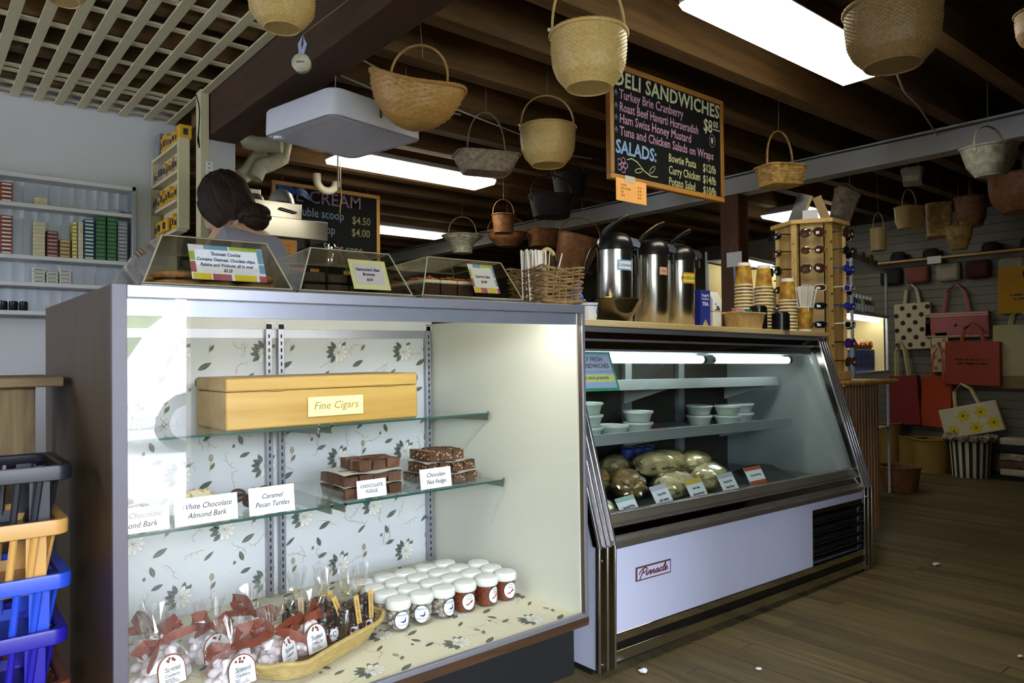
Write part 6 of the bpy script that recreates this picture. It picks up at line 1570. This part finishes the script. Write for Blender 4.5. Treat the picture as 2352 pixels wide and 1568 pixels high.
    def cap(u, v):
        a = 2*PI*u; b = -.88+v*(PI/2+.88)
        fr = max(0, math.cos(a)-.45)/.55
        bb = max(b, -.88+.05*math.sin(a*7)+1.3*min(1, fr*1.6))
        w2 = a+.5*math.sin(b*2.2)
        n = .055*mnoise.noise(Vector((math.cos(w2)*2.6, math.sin(w2)*2.6, b*2.2)))+.03*mnoise.noise(Vector((math.cos(w2)*9, math.sin(w2)*9, b*2)))
        k = 1.17+n
        return (.098*k*math.cos(bb)*math.cos(a)+.008, .084*k*math.cos(bb)*math.sin(a), .128+.125*k*math.sin(bb))
    hm.grid(cap, 120, 40, closeu=True)
    hair = put('hair', hm.mesh('hair', hairm, ang=80), root); hair.matrix_local = Hd
    bn = MB(); rnd = random.Random(2)
    bn.ico((-.095, .0, .005), .056, 3, jit=.05, sc=(.95, 1.15, 1.05))
    for k in range(26):
        a0 = rnd.uniform(0, 6.28); ax = rnd.uniform(-.5, .5)
        bn.tube([(-.095+.055*math.cos(a0+q*.35)*math.cos(ax), .064*math.sin(a0+q*.35), .005+.058*math.cos(a0+q*.35)*math.sin(ax)+rnd.uniform(-.003, .003)) for q in range(9)], [.003, .006, .008, .009, .009, .009, .008, .006, .003], 6)
    bo = put('hair_bun', bn.mesh('hair_bun', hairm, ang=80), root); bo.matrix_local = Hd
woman()

# ================================================================ LEFT FOREGROUND
# stacked shopping baskets
def hand_basket(z, m, label, x, y, rz):
    t = thing('shopping_basket', label, 'shopping basket', (x, y, z), rz, 'stacked shopping baskets')
    a, b_, h = .225, .150, .165
    def ring(s, zz, n=5, c=.03):
        p = []; A, B = a*s, b_*s
        for cx, cy, a0 in ((A-c, B-c, 0), (-A+c, B-c, PI/2), (-A+c, -B+c, PI), (A-c, -B+c, 3*PI/2)):
            for i in range(n+1): q = a0+PI/2*i/n; p.append((cx+c*math.cos(q), cy+c*math.sin(q), zz))
        return p
    def band(l):
        n = len(l[0]); q = MB(); q.add([p for r in l for p in r], [(j*n+i, j*n+(i+1) % n, (j+1)*n+(i+1) % n, (j+1)*n+i) for j in range(len(l)-1) for i in range(n)]); return q
    band([ring(.93, h-.004), ring(.945, h+.0), ring(1.02, h), ring(1.03, h-.006), ring(1.025, h-.032), ring(1.01, h-.034), ring(.955, h-.026), ring(.93, h-.02), ring(.93, h-.004)]).build('rim', m, t)
    band([ring(.82, .0), ring(.835, .028), ring(.825, .03), ring(.81, .004), ring(.3, .004), ring(.3, 0), ring(.82, 0)]).build('base', m, t)
    band([ring(.858, .052), ring(.862, .060), ring(.85, .060), ring(.846, .052), ring(.858, .052)]).build('mid_band', m, t) if False else None
    def bar(p0, p1, w_):
        q = MB().tube([p0, ((p0[0]+p1[0])/2, (p0[1]+p1[1])/2, (p0[2]+p1[2])/2), p1], [(w_, .004)]*3, 6, flat=(1, 0, 0) if abs(p0[1]) >= b_*.8 else (0, 1, 0)); q.build('side_bar', m, t)
    for s in (-1, 1):
        for i in range(9):
            f = -.8+1.6*i/8; w_ = .0075
            bar((a*f*.84/.84*.86, s*b_*.828, .02), (a*f*.93, s*b_*.925, h-.024), w_)
        for i in range(5):
            f = -.72+1.44*i/4; bar((s*a*.828, b_*f*.84, .02), (s*a*.925, b_*f*.92, h-.024), .0075)
        for s2 in (-1, 1):
            MB().prism([(s*a*.835, s2*b_*.66), (s*a*.835, s2*b_*.835), (s*a*.66, s2*b_*.835), (s*a*.66, s2*b_*.81), (s*a*.80, s2*b_*.80), (s*a*.81, s2*b_*.66)], .01, h-.022, 'Z').build('corner', m, t)
    return t
cols = [('#6e3a24', 'rust', 'rust brown'), ('#1f3fc0', 'blue2', 'mid blue'), ('#d8a458', 'tan2', 'sand yellow'), ('#6e3a24', 'rust', 'rust brown'), ('#241a9c', 'indigo', 'indigo blue'), ('#2a50d0', 'blue', 'bright blue'), ('#d8a458', 'tan', 'tan orange'), ('#23232b', 'blackb', 'black')]
for i, (c_, nm, w_) in enumerate(cols):
    z = .862-.165-(7-i)*.1225
    if z < -.01: continue
    lab = {7: 'black plastic shopping basket on top of the stack', 6: 'tan orange shopping basket second from the top', 5: 'bright blue shopping basket third from the top', 4: 'indigo blue shopping basket fourth from the top', 3: 'rust brown shopping basket fifth from the top'}.get(i, '%s shopping basket near the bottom of the stack' % w_)
    hand_basket(max(z, .001), mat('basket_'+nm, c_, rough=.35, var=.06), lab, .066+.006*(i % 2), 2.10, random.uniform(-.015, .015))
# rough plank stand behind them
M_old = wood('weathered_pine', '#a08660', '#5b452c', rough=.7, axis='X', scale=6, bump=.4)
M_oldv = wood('weathered_pine_v', '#8f7752', '#4a3823', rough=.75, axis='Z', scale=6, bump=.4)
t = thing('plank_stand', 'rough weathered wooden stand with a thick plank top at the left', 'stand', (0, 2.30, 0))
MB().box(-.95, .332, -.02, .16, 1.030, 1.057).build('top_plank', M_old, t, bevel=.004); MB().box(-.95, .332, .165, .36, 1.030, 1.057).build('top_plank', M_old, t, bevel=.004)
for i in range(11): MB().box(.272-.1*(i+1)+.002, .272-.1*i, .02, .045, .0, 1.03).build('front_plank', M_oldv, t, bevel=.002)
for xx in (-.90, .20): MB().box(xx, xx+.07, .28, .34, 0, 1.03).build('leg', M_oldv, t, bevel=.003)
# ================================================================ RIGHT OF THE DELI CASE
M_rib = wood('ribbed_oak', '#a27648', '#6e4a28', rough=.5, axis='Z', scale=7)
ct = thing('ribbed_counter', 'wooden counter faced with ribbed boards and a rope edge', 'counter', (0, 0, 0))
MB().box(3.86, 4.40, 1.972, 2.55, .08, .93).build('carcass', M_rib, ct)
MB().box(3.86, 4.36, 2.03, 2.5, 0, .08).build('plinth', M_black, ct)
RBm = MB().prism([(0, 0), (.006, -.012), (.028, -.012), (.034, 0)], .08, .93, 'Z').mesh('rib_board', M_rib)
for i in range(15): put('rib_board', RBm, ct, (3.868+i*.0355, 1.972, 0))
MB().box(3.85, 4.47, 1.90, 2.58, .93, .947).build('top', wood('counter_oak', '#b98a4a', '#8f6430', axis='X', scale=5), ct, bevel=.003)
rp = mat('rope', '#b98a3e', rough=.8, col2='#7a5620', scale=30)
def twist(o_): return [(3.84+.65*i/90, 1.895+.007*math.cos(i*.9+o_), .938+.009*math.sin(i*.9+o_)) for i in range(91)]
for k in range(3): MB().tube(twist(k*2.09), .0075, 6).build('rope_strand', rp, ct)
# sunglasses rack
SRX, SRY, SRZ = 4.135, 2.225, .948
M_rack = wood('rack_pine', '#d2b06c', '#b48d48', rough=.5, axis='Z', scale=5, bump=.05)
face = math.atan2(-SRY, -SRX)       # the way from the rack to the shopper
rk = thing('sunglasses_rack', 'six-sided wooden sunglasses rack turned towards the shopper', 'display rack', (SRX, SRY, SRZ), face+.06)
MB().prism([(.215*math.cos(q), .215*math.sin(q)) for q in [PI/6+PI/3*i for i in range(6)]], 0, .05, 'Z').build('base', M_rack, rk, bevel=.003)
MB().prism([(.22*math.cos(q), .22*math.sin(q)) for q in [PI/6+PI/3*i for i in range(6)]], .895, .92, 'Z').build('top', M_rack, rk, bevel=.003)
PN = MB().box(.150, .162, -.062, .062, .05, .895).mesh('face_panel', M_rack); SP = MB().box(.165, .192, -.016, .016, .05, .895).mesh('corner_upright', M_rack)
for i in range(6):
    put('face_panel', PN, rk, None, (0, 0, PI/3*i)); put('corner_upright', SP, rk, None, (0, 0, PI/3*i+PI/6))
MB().lathe([(.10, .05), (.10, .895)], 12).build('core', mat('rack_core', '#4a3a22', rough=.8, var=.2), rk)
PEG = MB().tube([(.19, 0, 0), (.205, 0, 0)], .005, 8).mesh('peg', M_chrome)
for i in range(6):
    for k in range(8):
        put('peg', PEG, rk, (0, 0, .10+k*.098), (0, 0, PI/3*i+PI/6))
# header pieces on top
for (lab, x, y, w_, h, rz, m, rx) in (('tilted wooden header board on the left of the sunglasses rack', -.02, .10, .05, .17, .2, M_rack, .35), ('tilted black header board with wooden edge on the rack', .0, -.09, .07, .19, -.3, M_blackp, -.35), ('small white price card standing on the sunglasses rack', .03, .005, .085, .075, 0, M_paper, 0.)):
    M_ = TR((SRX, SRY, SRZ+.921)) @ Matrix.Rotation(face, 4, 'Z') @ TR((x, y, 0)) @ Matrix.Rotation(rx, 4, 'X')
    o = MB().box(-.01, .01, -w_/2, w_/2, 0.006, h).build('header_board', m); o.matrix_world = M_; tag(o, lab, 'sign')
    if m is M_blackp: MB().box(-.012, .012, w_/2, w_/2+.014, .006, h).build('wood_edge', M_rack, o)
M_lensb = mat('brown_lens', '#4a2c18', rough=.05, var=.1, coat=.5)
M_lensd = mat('dark_lens', '#17171c', rough=.05, var=.1, coat=.5); M_lensu = mat('blue_lens', '#3a46c0', rough=.05, var=.2, coat=.5); M_lensp = mat('purple_lens', '#5a30b0', rough=.05, var=.2, coat=.5)
fr_m = {'black': M_blackp, 'brown': mat('tortoise', '#5e3a1c', rough=.2, col2='#2a180c', scale=30), 'white': mat('white_frame', '#e6e4da', rough=.25, var=.03), 'blue': mat('blue_frame', '#2430a8', rough=.25, var=.1), 'gold': mat('gold_wire', '#b08a4a', rough=.25, metal=1., var=.1)}
GC = {}
def glasses_mesh(fk, lens, shape):
    key = (fk, lens.name, shape)
    if key in GC: return GC[key]
    fr = MB(); les = []; tms = []
    for s in (-1, 1):
        n = 20; W, H, e = {'aviator': (.029, .025, .9), 'sport': (.031, .017, .7), 'round': (.026, .022, 1.)}[shape]
        def P(q): c, d = math.cos(q), math.sin(q); return (-.006*abs(c*.5+.5*s)*1.2, s*.036+W*math.copysign(abs(c)**e, c), H*math.copysign(abs(d)**e, d)-.003*(1 if shape == 'aviator' else 0)*c*s)
        pts = [P(2*PI*i/n) for i in range(n)]
        fr.tube(pts, .0028 if fk != 'gold' else .0014, 6, True)
        le = MB(); le.add([(0.0018, s*.036, 0)]+[(p[0], p[1], p[2]) for p in pts], [(0, 1+i, 1+(i+1) % n) for i in range(n)])
        le.add([(-.0012, s*.036, 0)]+[(p[0]-.002, p[1], p[2]) for p in pts], [(0, 1+(i+1) % n, 1+i) for i in range(n)]); les.append(le.mesh('lens', lens))
        tm = MB().tube([(-.004, s*.067, .006), (-.02, s*.073, .007), (-.075, s*.072, .004), (-.118, s*.070, -.012)], [(.0035, .0018)]*4, 6, flat=(0, 0, 1)); tms.append(tm.mesh('temple', fr_m[fk]))
    fr.tube([(-.001, -.010, .004), (.002, 0, .007), (-.001, .010, .004)], .0026, 6)
    GC[key] = (fr.mesh('frame', fr_m[fk]), les, tms); return GC[key]
def glasses(i, z, fk, lens, shape, label, yaw=0., dr=.03, tagc=True):
    f_, l_, t_ = glasses_mesh(fk, lens, shape)
    M = TR((SRX, SRY, SRZ)) @ Matrix.Rotation(face+.06+PI/3*i, 4, 'Z') @ TR((.205+dr, 0, z)) @ Matrix.Rotation(yaw, 4, 'Z') @ Matrix.Rotation(.05, 4, 'Y')
    t = thing('sunglasses', label, 'sunglasses', M=M, group='sunglasses on the rack')
    put('frame', f_, t)
    for q in l_: put('lens', q, t)
    for q in t_: put('temple', q, t)
    if tagc: MB().box(.003, .0036, .018, .036, -.008, .004).build('price_sticker', M_paper, t)
zr = [.835, .735, .632, .522, .42, .315, .21, .105]
L0 = ['topmost', 'second', 'third', 'fourth', 'fifth', 'sixth', 'seventh', 'lowest']
for k, (fk, le, sh, w_) in enumerate((('brown', M_lensb, 'aviator', 'brown'), ('gold', M_lensb, 'round', 'brown wire'), ('brown', M_lensb, 'aviator', 'dark brown'), ('white', M_lensb, 'sport', 'white framed'), ('black', M_lensd, 'sport', 'black'), ('black', M_lensd, 'sport', 'black'))):
    glasses(0, zr[k], fk, le, sh, '%s sunglasses, %s on the front face of the rack' % (w_, L0[k]))
for k, (fk, le, sh, w_) in enumerate((('brown', M_lensb, 'aviator', 'brown'), ('black', M_lensd, 'round', 'black'), ('blue', M_lensu, 'sport', 'bright blue'), ('white', M_lensu, 'sport', 'white framed'), ('blue', M_lensu, 'sport', 'dark blue'), ('white', M_lensd, 'sport', 'white framed'), ('black', M_lensp, 'aviator', 'purple lensed'), ('brown', M_lensb, 'aviator', 'brown'))):
    glasses(1, zr[k], fk, le, sh, '%s sunglasses, %s on the right face of the rack' % (w_, L0[k]))
for k, (fk, le, sh, w_) in enumerate((('black', M_lensd, 'sport', 'black'), ('brown', M_lensb, 'sport', 'brown'), ('black', M_lensd, 'aviator', 'black'), ('black', M_lensb, 'sport', 'black'), ('gold', M_lensb, 'round', 'gold wire'))):
    glasses(5, zr[k], fk, le, sh, '%s sunglasses, %s on the left face of the rack' % (w_, L0[k]))
for k, (fk, le, sh, w_) in enumerate((('white', M_lensd, 'sport', 'white'), ('black', M_lensd, 'sport', 'black'), ('black', M_lensu, 'sport', 'black'), ('black', M_lensd, 'aviator', 'black'), ('white', M_lensp, 'sport', 'white'), ('black', M_lensd, 'sport', 'black'), ('black', M_lensp, 'round', 'black'), ('black', M_lensd, 'sport', 'black'))):
    glasses(2, zr[k], fk, le, sh, '%s sunglasses, %s on the far right face of the rack' % (w_, L0[k]))
# white metal shelving with cream back
M_wm = mat('white_metal', '#c9cdd8', rough=.4, var=.05); M_crb = mat('cream_back', '#f0e3b0', rough=.6, var=.05)
def shelving(label, x, y, rz, w_, d_, h, shelves, back=None, fill_z=False):
    t = thing('metal_shelving', label, 'shelving', (x, y, 0), rz)
    for xx in (0, w_):
        for yy in (0, d_): MB().tube([(xx, yy, 0), (xx, yy, h)], .011, 8).build('post', M_wm, t)
    for z in shelves:
        so = MB().box(.0, w_, .0, d_, z-.006, z+.004).build('shelf', M_wm, t); MB().box(-.01, w_+.01, -.012, -.002, z-.012, z+.012).build('front_lip', M_wm, so, bevel=.002)
    if back: MB().box(.01, w_-.01, d_-.012, d_-.004, back[0], back[1]).build('back_panel', M_crb, t); MB().box(w_-.016, w_-.010, .02, d_-.02, back[0], back[1]).build('side_sheet', M_crb, t)
    if fill_z: MB().box(.05, w_-.05, .04, .07, fill_z-.030, fill_z-.012).build('shelf_fill_strip', mat('shelf_fill_glow', '#ffffff', emit=(1., .93, .72, 1), estr=9., var=.01), t)  # added glowing strip under the shelf, brightens the cream panels
    return t
shelving('white metal shelving with a lit cream back beyond the sunglasses', 5.05, 2.42, .19, .98, .34, 1.76, (.52, .955, 1.385, 1.745), (.96, 1.38), 1.375)
shelving('white metal shelving with cream boxes beyond the brown post', 5.35, 3.45, .15, .75, .34, 1.98, (.6, 1.1, 1.5, 1.9), (1.12, 1.88), 1.89)
random.seed(19)
for i in range(9):
    cx = 5.12+.095*i; cy = 2.42+.09+.19*(cx-5.05)
    m = [mat('lotion_green', '#7f9a3c', var=.1), mat('lotion_white', '#dfe0d6', var=.05), mat('lotion_amber', '#7a5a22', var=.1), mat('lotion_blue', '#4a5fb0', var=.1)][i % 4]
    t = thing('lotion_bottle', '%s %s bottle from the left on the middle white shelf' % (ORD[i], ('green', 'white', 'amber', 'blue')[i % 4]), 'bottle', (cx, cy, 1.39))
    MB().lathe([(.026, 0), (.028, .005), (.028, .10), (.012, .125)], 18).build('bottle_body', m, t); MB().lathe([(.010, .125), (.011, .128), (.010, .155)], 14).build('pump', M_whitep, t)
    MB().lathe([(.0285, .03), (.0285, .08)], 18, cap=(False, False)).build('label', M_paper, t)
for i in range(5):
    cx = 5.40+.11*i; cy = 2.42+.10+.19*(cx-5.05)
    t = thing('gift_bag', '%s clear blue gift bag from the left on the lower white shelf' % ORD[i], 'gift bag', (cx, cy, .962))
    MB().box(-.04, .04, -.03, .03, 0, .17).build('bag', mat('gift_blue', '#5a64a8', rough=.25, col2='#2c3a30', scale=25), t, bevel=.01); MB().ico((0, 0, .20), .035, 2, jit=.3).build('raffia', mat('raffia_orange', '#b8742c', var=.2), t)
for i in range(7):
    cx = 5.16+.115*i; cy = 2.42+.12+.19*(cx-5.05)
    o = MB().box(-.05, .05, -.08, .08, 0, .075+.03*(i % 2)).build('gift_box', [mat('box_blue', '#3c5a9a', col2='#8a8f70', scale=20), mat('box_green', '#5c7a5a', var=.2), mat('box_amber', '#b08a3a', var=.2)][i % 3], None, loc=(cx, cy, 1.751), rot=(0, 0, .19)); tag(o, '%s small boxed gift from the left on top of the white shelving' % ORD[i], 'box')
for i in range(5):
    o = MB().box(-.06, .06, -.06, .06, 0, .16+.05*(i % 2)).build('gift_box', M_crb, None, loc=(5.42+.14*i, 3.62, 1.506), rot=(0, 0, .15)); tag(o, '%s cream box from the left on the shelving beyond the post' % ORD[i], 'box')
# tag hanging on the brown post
t = thing('hanging_tag', 'small white plaque hanging on twine from the brown post', 'sign', (4.79, 3.17, 1.81), -PI/2)
MB().box(-.065, .065, -.010, -.002, -.055, .055).build('plaque', M_paper, t, bevel=.002)
MB().tube([(-.035, -.004, .055), (0, -.002, .155), (.035, -.004, .055)], .002, 5).build('twine_loop', mat('twine', '#8f8673'), t); MB().tube([(0, -.006, -.055), (.006, -.006, -.2)], [(.009, .001)]*2, 6, flat=(1, 0, 0)).build('ribbon', mat('blue_ribbon', '#a9b4d8'), t)

# ================================================================ BAGS AND BASKETS AGAINST THE SLATTED WALL
XW = XR-.016
def tote(label, y, z, w_, h, m, rx=0., d_=.03, handle=.16, hm=None, deco=None, x=None):
    """flat shopping bag hung on the wall, its face towards -X; z is the bottom edge"""
    X = x if x is not None else XW-.035
    M_ = TR((X, y, z)) @ Matrix.Rotation(-PI/2, 4, 'Z') @ Matrix.Rotation(rx, 4, 'Y')
    t = thing('tote_bag', label, 'bag', M=M_)
    b = MB(); b.prism([(-w_/2, 0), (w_/2, 0), (w_/2*.97, h), (-w_/2*.97, h)], -d_, d_*.6, 'Y'); bo = b.build('bag_body', m, t, bevel=.008)
    if handle:
        for yy in (-d_*.9, d_*.4): MB().tube([(-w_*.2, yy, h*.97), (-w_*.14, yy, h+handle*.7), (0, yy*.3, h+handle), (w_*.14, yy, h+handle*.7), (w_*.2, yy, h*.97)], [(.010, .0025)]*5, 6, flat=(1, 0, 0)).build('strap', hm or m, t)
    return t, bo, -d_-.0012
def dots(bo, yf, w_, h, pat, r, m):
    mb = MB()
    for x, z in pat: mb.add([(x+r*math.cos(2*PI*i/14), yf, z+r*math.sin(2*PI*i/14)) for i in range(14)], [tuple(range(14))])
    mb.build('printed_dots', m, bo)
def word_line(bo, yf, x, z, w_):
    # a line of print too small to read: a row of short strokes
    m = MB(); q = -w_/2; rnd = random.Random(int(z*1000))
    while q < w_/2:
        l_ = rnd.uniform(.008, .014); m.box(x+q, x+q+l_, yf-.0008, yf, z-.009, z+.009*rnd.uniform(.6, 1.)); q += l_+rnd.choice((.004, .004, .004, .016))
    m.build('printed_line', M_ink, bo)
M_ivory = mat('ivory_canvas', '#d8d0b4', rough=.8, var=.08); M_wine = mat('wine_dot', '#4a1820', rough=.8, var=.1)
t, bo, yf = tote('ivory tote with dark red polka dots on the slatted wall', 3.03, 1.135, .345, .45, M_ivory, rx=-.03, handle=.19)
dots(bo, yf, .345, .45, [(-.145+.058*(i % 2)+.116*c, .045+.072*i) for i in range(6) for c in range(3) if abs(-.145+.058*(i % 2)+.116*c) < .16], .023, M_wine)
t, bo, yf = tote('long pink canvas tote with a striped band', 2.655, 1.235, .55, .245, mat('pink_canvas', '#c2717a', rough=.8, var=.08), handle=.27)
for z in (.015, .205, .225): MB().box(-.27, .27, yf-.001, yf+.0005, z, z+.010).build('striped_band', M_ivory, bo)
MB().ico((0, yf, .12), .016, 1, sc=(1, .15, 1)).build('printed_mark', M_ink, bo)
t, bo, yf = tote('mustard yellow bag with a black round emblem at the right edge', 2.10, 1.44, .42, .42, mat('mustard_canvas', '#c08e1c', rough=.8, var=.08), handle=0)
dots(bo, yf, .4, .4, [(.04, .345)], .055, M_ink); word_line(bo, yf, .02, .165, .26); word_line(bo, yf, .02, .13, .2)
t, bo, yf = tote('rust red tote with looped handles below the pink one', 2.505, .80, .46, .40, mat('rust_canvas', '#a84a3c', rough=.8, var=.08), rx=.02, handle=.17, x=XW-.12, hm=mat('orange_strap', '#b5552c', var=.1))
word_line(bo, yf, 0, .235, .28); word_line(bo, yf, 0, .20, .24)
t, bo, yf = tote('narrow ivory bag with orange and red dots', 2.79, .915, .165, .38, M_ivory, rx=-.04, handle=0)
dots(bo, yf, .16, .38, [(-.045+.09*(i % 2), .04+.052*i) for i in range(7)], .020, mat('orange_dot', '#d0872c', var=.08)); dots(bo, yf-.0003, .16, .38, [(.0, .11), (.0, .27)], .018, mat('red_dot', '#a43a34', var=.08))
t, bo, yf = tote('cream drawstring rucksack cut by the right edge', 2.14, .78, .42, .56, mat('cream_canvas', '#c2b98c', rough=.85, var=.1), d_=.06, handle=.12)
MB().box(-.212, .212, yf-.002, yf+.003, .0, .11).build('tan_base', mat('tan_canvas', '#8a7442', var=.1), bo)
t, bo, yf = tote('dark red canvas bag hanging low, left of the orange one', 3.09, .40, .29, .48, mat('brick_canvas', '#8c2c30', rough=.8, var=.08), rx=-.06, handle=.34, hm=mat('ivory_strap', '#c9bd8c', var=.08), x=XW-.09, d_=.05)
t, bo, yf = tote('orange red canvas bag beside the dark red one', 2.83, .395, .27, .48, mat('orange_canvas', '#b5431c', rough=.8, var=.08), rx=.05, handle=.3, hm=mat('orange_strap', '#b5552c'), x=XW-.07, d_=.05)
t, bo, yf = tote('white tote with big yellow flowers resting on the striped bin', 2.47, .36, .50, .27, M_ivory, rx=-.25, handle=.20, x=XW-.17, hm=mat('yellow_strap', '#cdb52c', col2='#d8d0b4', scale=14))
for x, z in ((-.16, .06), (-.05, .18), (.10, .19), (.03, .06), (.18, .08)):
    mb = MB()
    mb.add([(x+(.048+.012*math.cos(6*q))*math.cos(q), yf, z+(.048+.012*math.cos(6*q))*math.sin(q)) for q in [2*PI*i/30 for i in range(30)]], [tuple(range(30))]); mb.build('printed_flower', mat('flower_yellow', '#d9c420', rough=.8, var=.06), bo)
    dots(bo, yf-.0006, .5, .3, [(x, z)], .010, mat('flower_green', '#2c4a20', var=.1))
def bin_(label, x, y, r, h, m, flare=1.12, stripes=None, lip=None):
    t = thing('floor_bin', label, 'bin', (x, y, 0))
    MB().lathe([(r, 0), (r*flare, h), (r*flare-.012, h), (r-.012, .012), (.0005, .012)], 36, cap=(True, False)).build('bin_wall', m, t)
    MB().tube([((r*flare)*math.cos(q), (r*flare)*math.sin(q), h) for q in [2*PI*i/36 for i in range(36)]], .009, 6, True).build('rim', m, t)
    if stripes:
        s = MB()
        for i in range(18):
            q = 2*PI*i/18; s.add([((r+(r*flare-r)*v+.0015)*math.cos(q+dq), (r+(r*flare-r)*v+.0015)*math.sin(q+dq), h*v) for v in (0, 1) for dq in (-.085, .085)], [(0, 1, 3, 2)])
        s.build('stripe', stripes, t)
    if lip: MB().tube([((r*flare+.02+.012*math.sin(i*2.1))*math.cos(2*PI*i/48), (r*flare+.02+.012*math.sin(i*2.1))*math.sin(2*PI*i/48), h+.012*math.cos(i*1.7)) for i in range(48)], .022, 7, True).build('ruffled_lining', lip, t)
    return t
M_ded = mat('tan_bin', '#a3843a', rough=.7, var=.15)
bin_('black and white striped fabric bin below the flowered tote', 7.33, 2.475, .145, .345, M_ivory, 1.15, M_ink, mat('dotted_lining', '#cfc4b0', rough=.8, col2='#4a2a28', scale=24))
bin_('large tan lidded bin on the floor in the middle', 7.37, 2.82, .15, .30, M_ded, 1.04)
bin_('smaller tan bin half behind the large one', 7.48, 3.03, .12, .30, M_ded, 1.04)
bin_('brown bin in shadow between tan and striped bins', 7.50, 2.66, .11, .28, mat('umber_bin', '#5e4620', rough=.7, var=.2), 1.05)
bin_('tall narrow tan cylinder bin at the left by the shelving', 7.42, 3.20, .10, .42, M_ded, 1.03)
bin_('rounded brown woven basket on the floor beside the shelving foot', 6.18, 2.60, .125, .19, M_reed, 1.25)
# folded stock at the right edge
for k, (c_, nm) in enumerate((('#cfc7b0', 'ivory'), ('#7a2c2c', 'red patterned'), ('#cfc7b0', 'cream patterned'), ('#22242c', 'navy'), ('#c4bda8', 'pale'))):
    o = MB().box(-.12, .12, -.24, .24, 0, .062).build('folded_cloth', mat('cloth_'+nm.replace(' ', '_'), c_, rough=.85, col2='#6b6252' if k in (1, 2) else None, var=.1, scale=20), None, loc=(7.48, 2.02, .03+k*.066), bevel=.015); tag(o, '%s folded cloth, %s in the pile at the right edge' % (nm, ('bottom', 'second from the bottom', 'middle', 'second from the top', 'top')[k]), 'cloth')
o = MB().box(-.14, .14, -.28, .28, 0, .03).build('low_platform', M_black, None, loc=(7.48, 2.02, 0)); tag(o, 'low dark platform under the folded cloth pile', 'platform')
# wall ledge with small pouches
lg = thing('wall_ledge', 'long wooden ledge on the slatted wall with pouches below it', 'ledge', (XW-.14, 1.4, 1.985)); MB().box(0, .138, 0, 2.0, 0, .02).build('ledge_board', M_rack, lg, bevel=.002)
for i, (y, c_, nm) in enumerate(((3.24, '#1c1a22', 'black'), (2.99, '#8a5048', 'dusty pink'), (2.72, '#b3aa94', 'off-white'), (2.47, '#4a1c18', 'dark brown'), (2.20, '#a39a86', 'pale grey'), (1.98, '#8a5048', 'rose'))):
    o = MB().box(-.03, .03, -.105, .105, -.085, .085).build('pouch', mat('pouch_%d' % i, c_, rough=.8, var=.1), None, loc=(XW-.034, y, 1.86), bevel=.03); tag(o, '%s zip pouch hanging under the wall ledge' % nm, 'pouch')
for i, (y, c_, nm) in enumerate(((3.15, '#191a24', 'navy'), (2.85, '#22160f', 'dark brown'), (2.35, '#1d1713', 'black'), (2.05, '#2c1a12', 'chestnut'))):
    t = thing('sun_hat', '%s brimmed hat lying on the wall ledge' % nm, 'hat', (XW-.075, y, 2.0055)); hm_ = mat('hat_%d' % i, c_, rough=.8, var=.1)
    MB().lathe([(.0005, .002), (.062, .001), (.066, .004), (.05, .01)], 28, cap=(False, False), sy=1.9).build('brim', hm_, t); MB().lathe([(.045, .006), (.044, .06), (.03, .085), (.0005, .09)], 24, cap=(True, False), sy=1.7).build('crown', hm_, t)
o = MB().box(-.004, 0, -.06, .06, -.035, .035).build('ledge_card', M_paper, None, loc=(XW-.142, 2.80, 1.975)); tag(o, 'small white card clipped to the wall ledge', 'sign')
# scraps on the floor
for i, (x, y) in enumerate(((1.985, 1.70), (4.12, 1.56), (2.30, 1.45), (3.1, .9))):
    random.seed(50+i); o = MB().ico((0, 0, .008), .016 if i < 2 else .009, 1, jit=.35, sc=(1.4, 1, .45)).build('paper_scrap', M_paper, None, loc=(x, y, .001), smooth=False); tag(o, ('crumpled white scrap at the foot of the deli post', 'pale scrap on the boards right of the deli case', 'tiny pale crumb on the floor before the deli case', 'tiny pale crumb out on the open floor')[i], 'scrap')
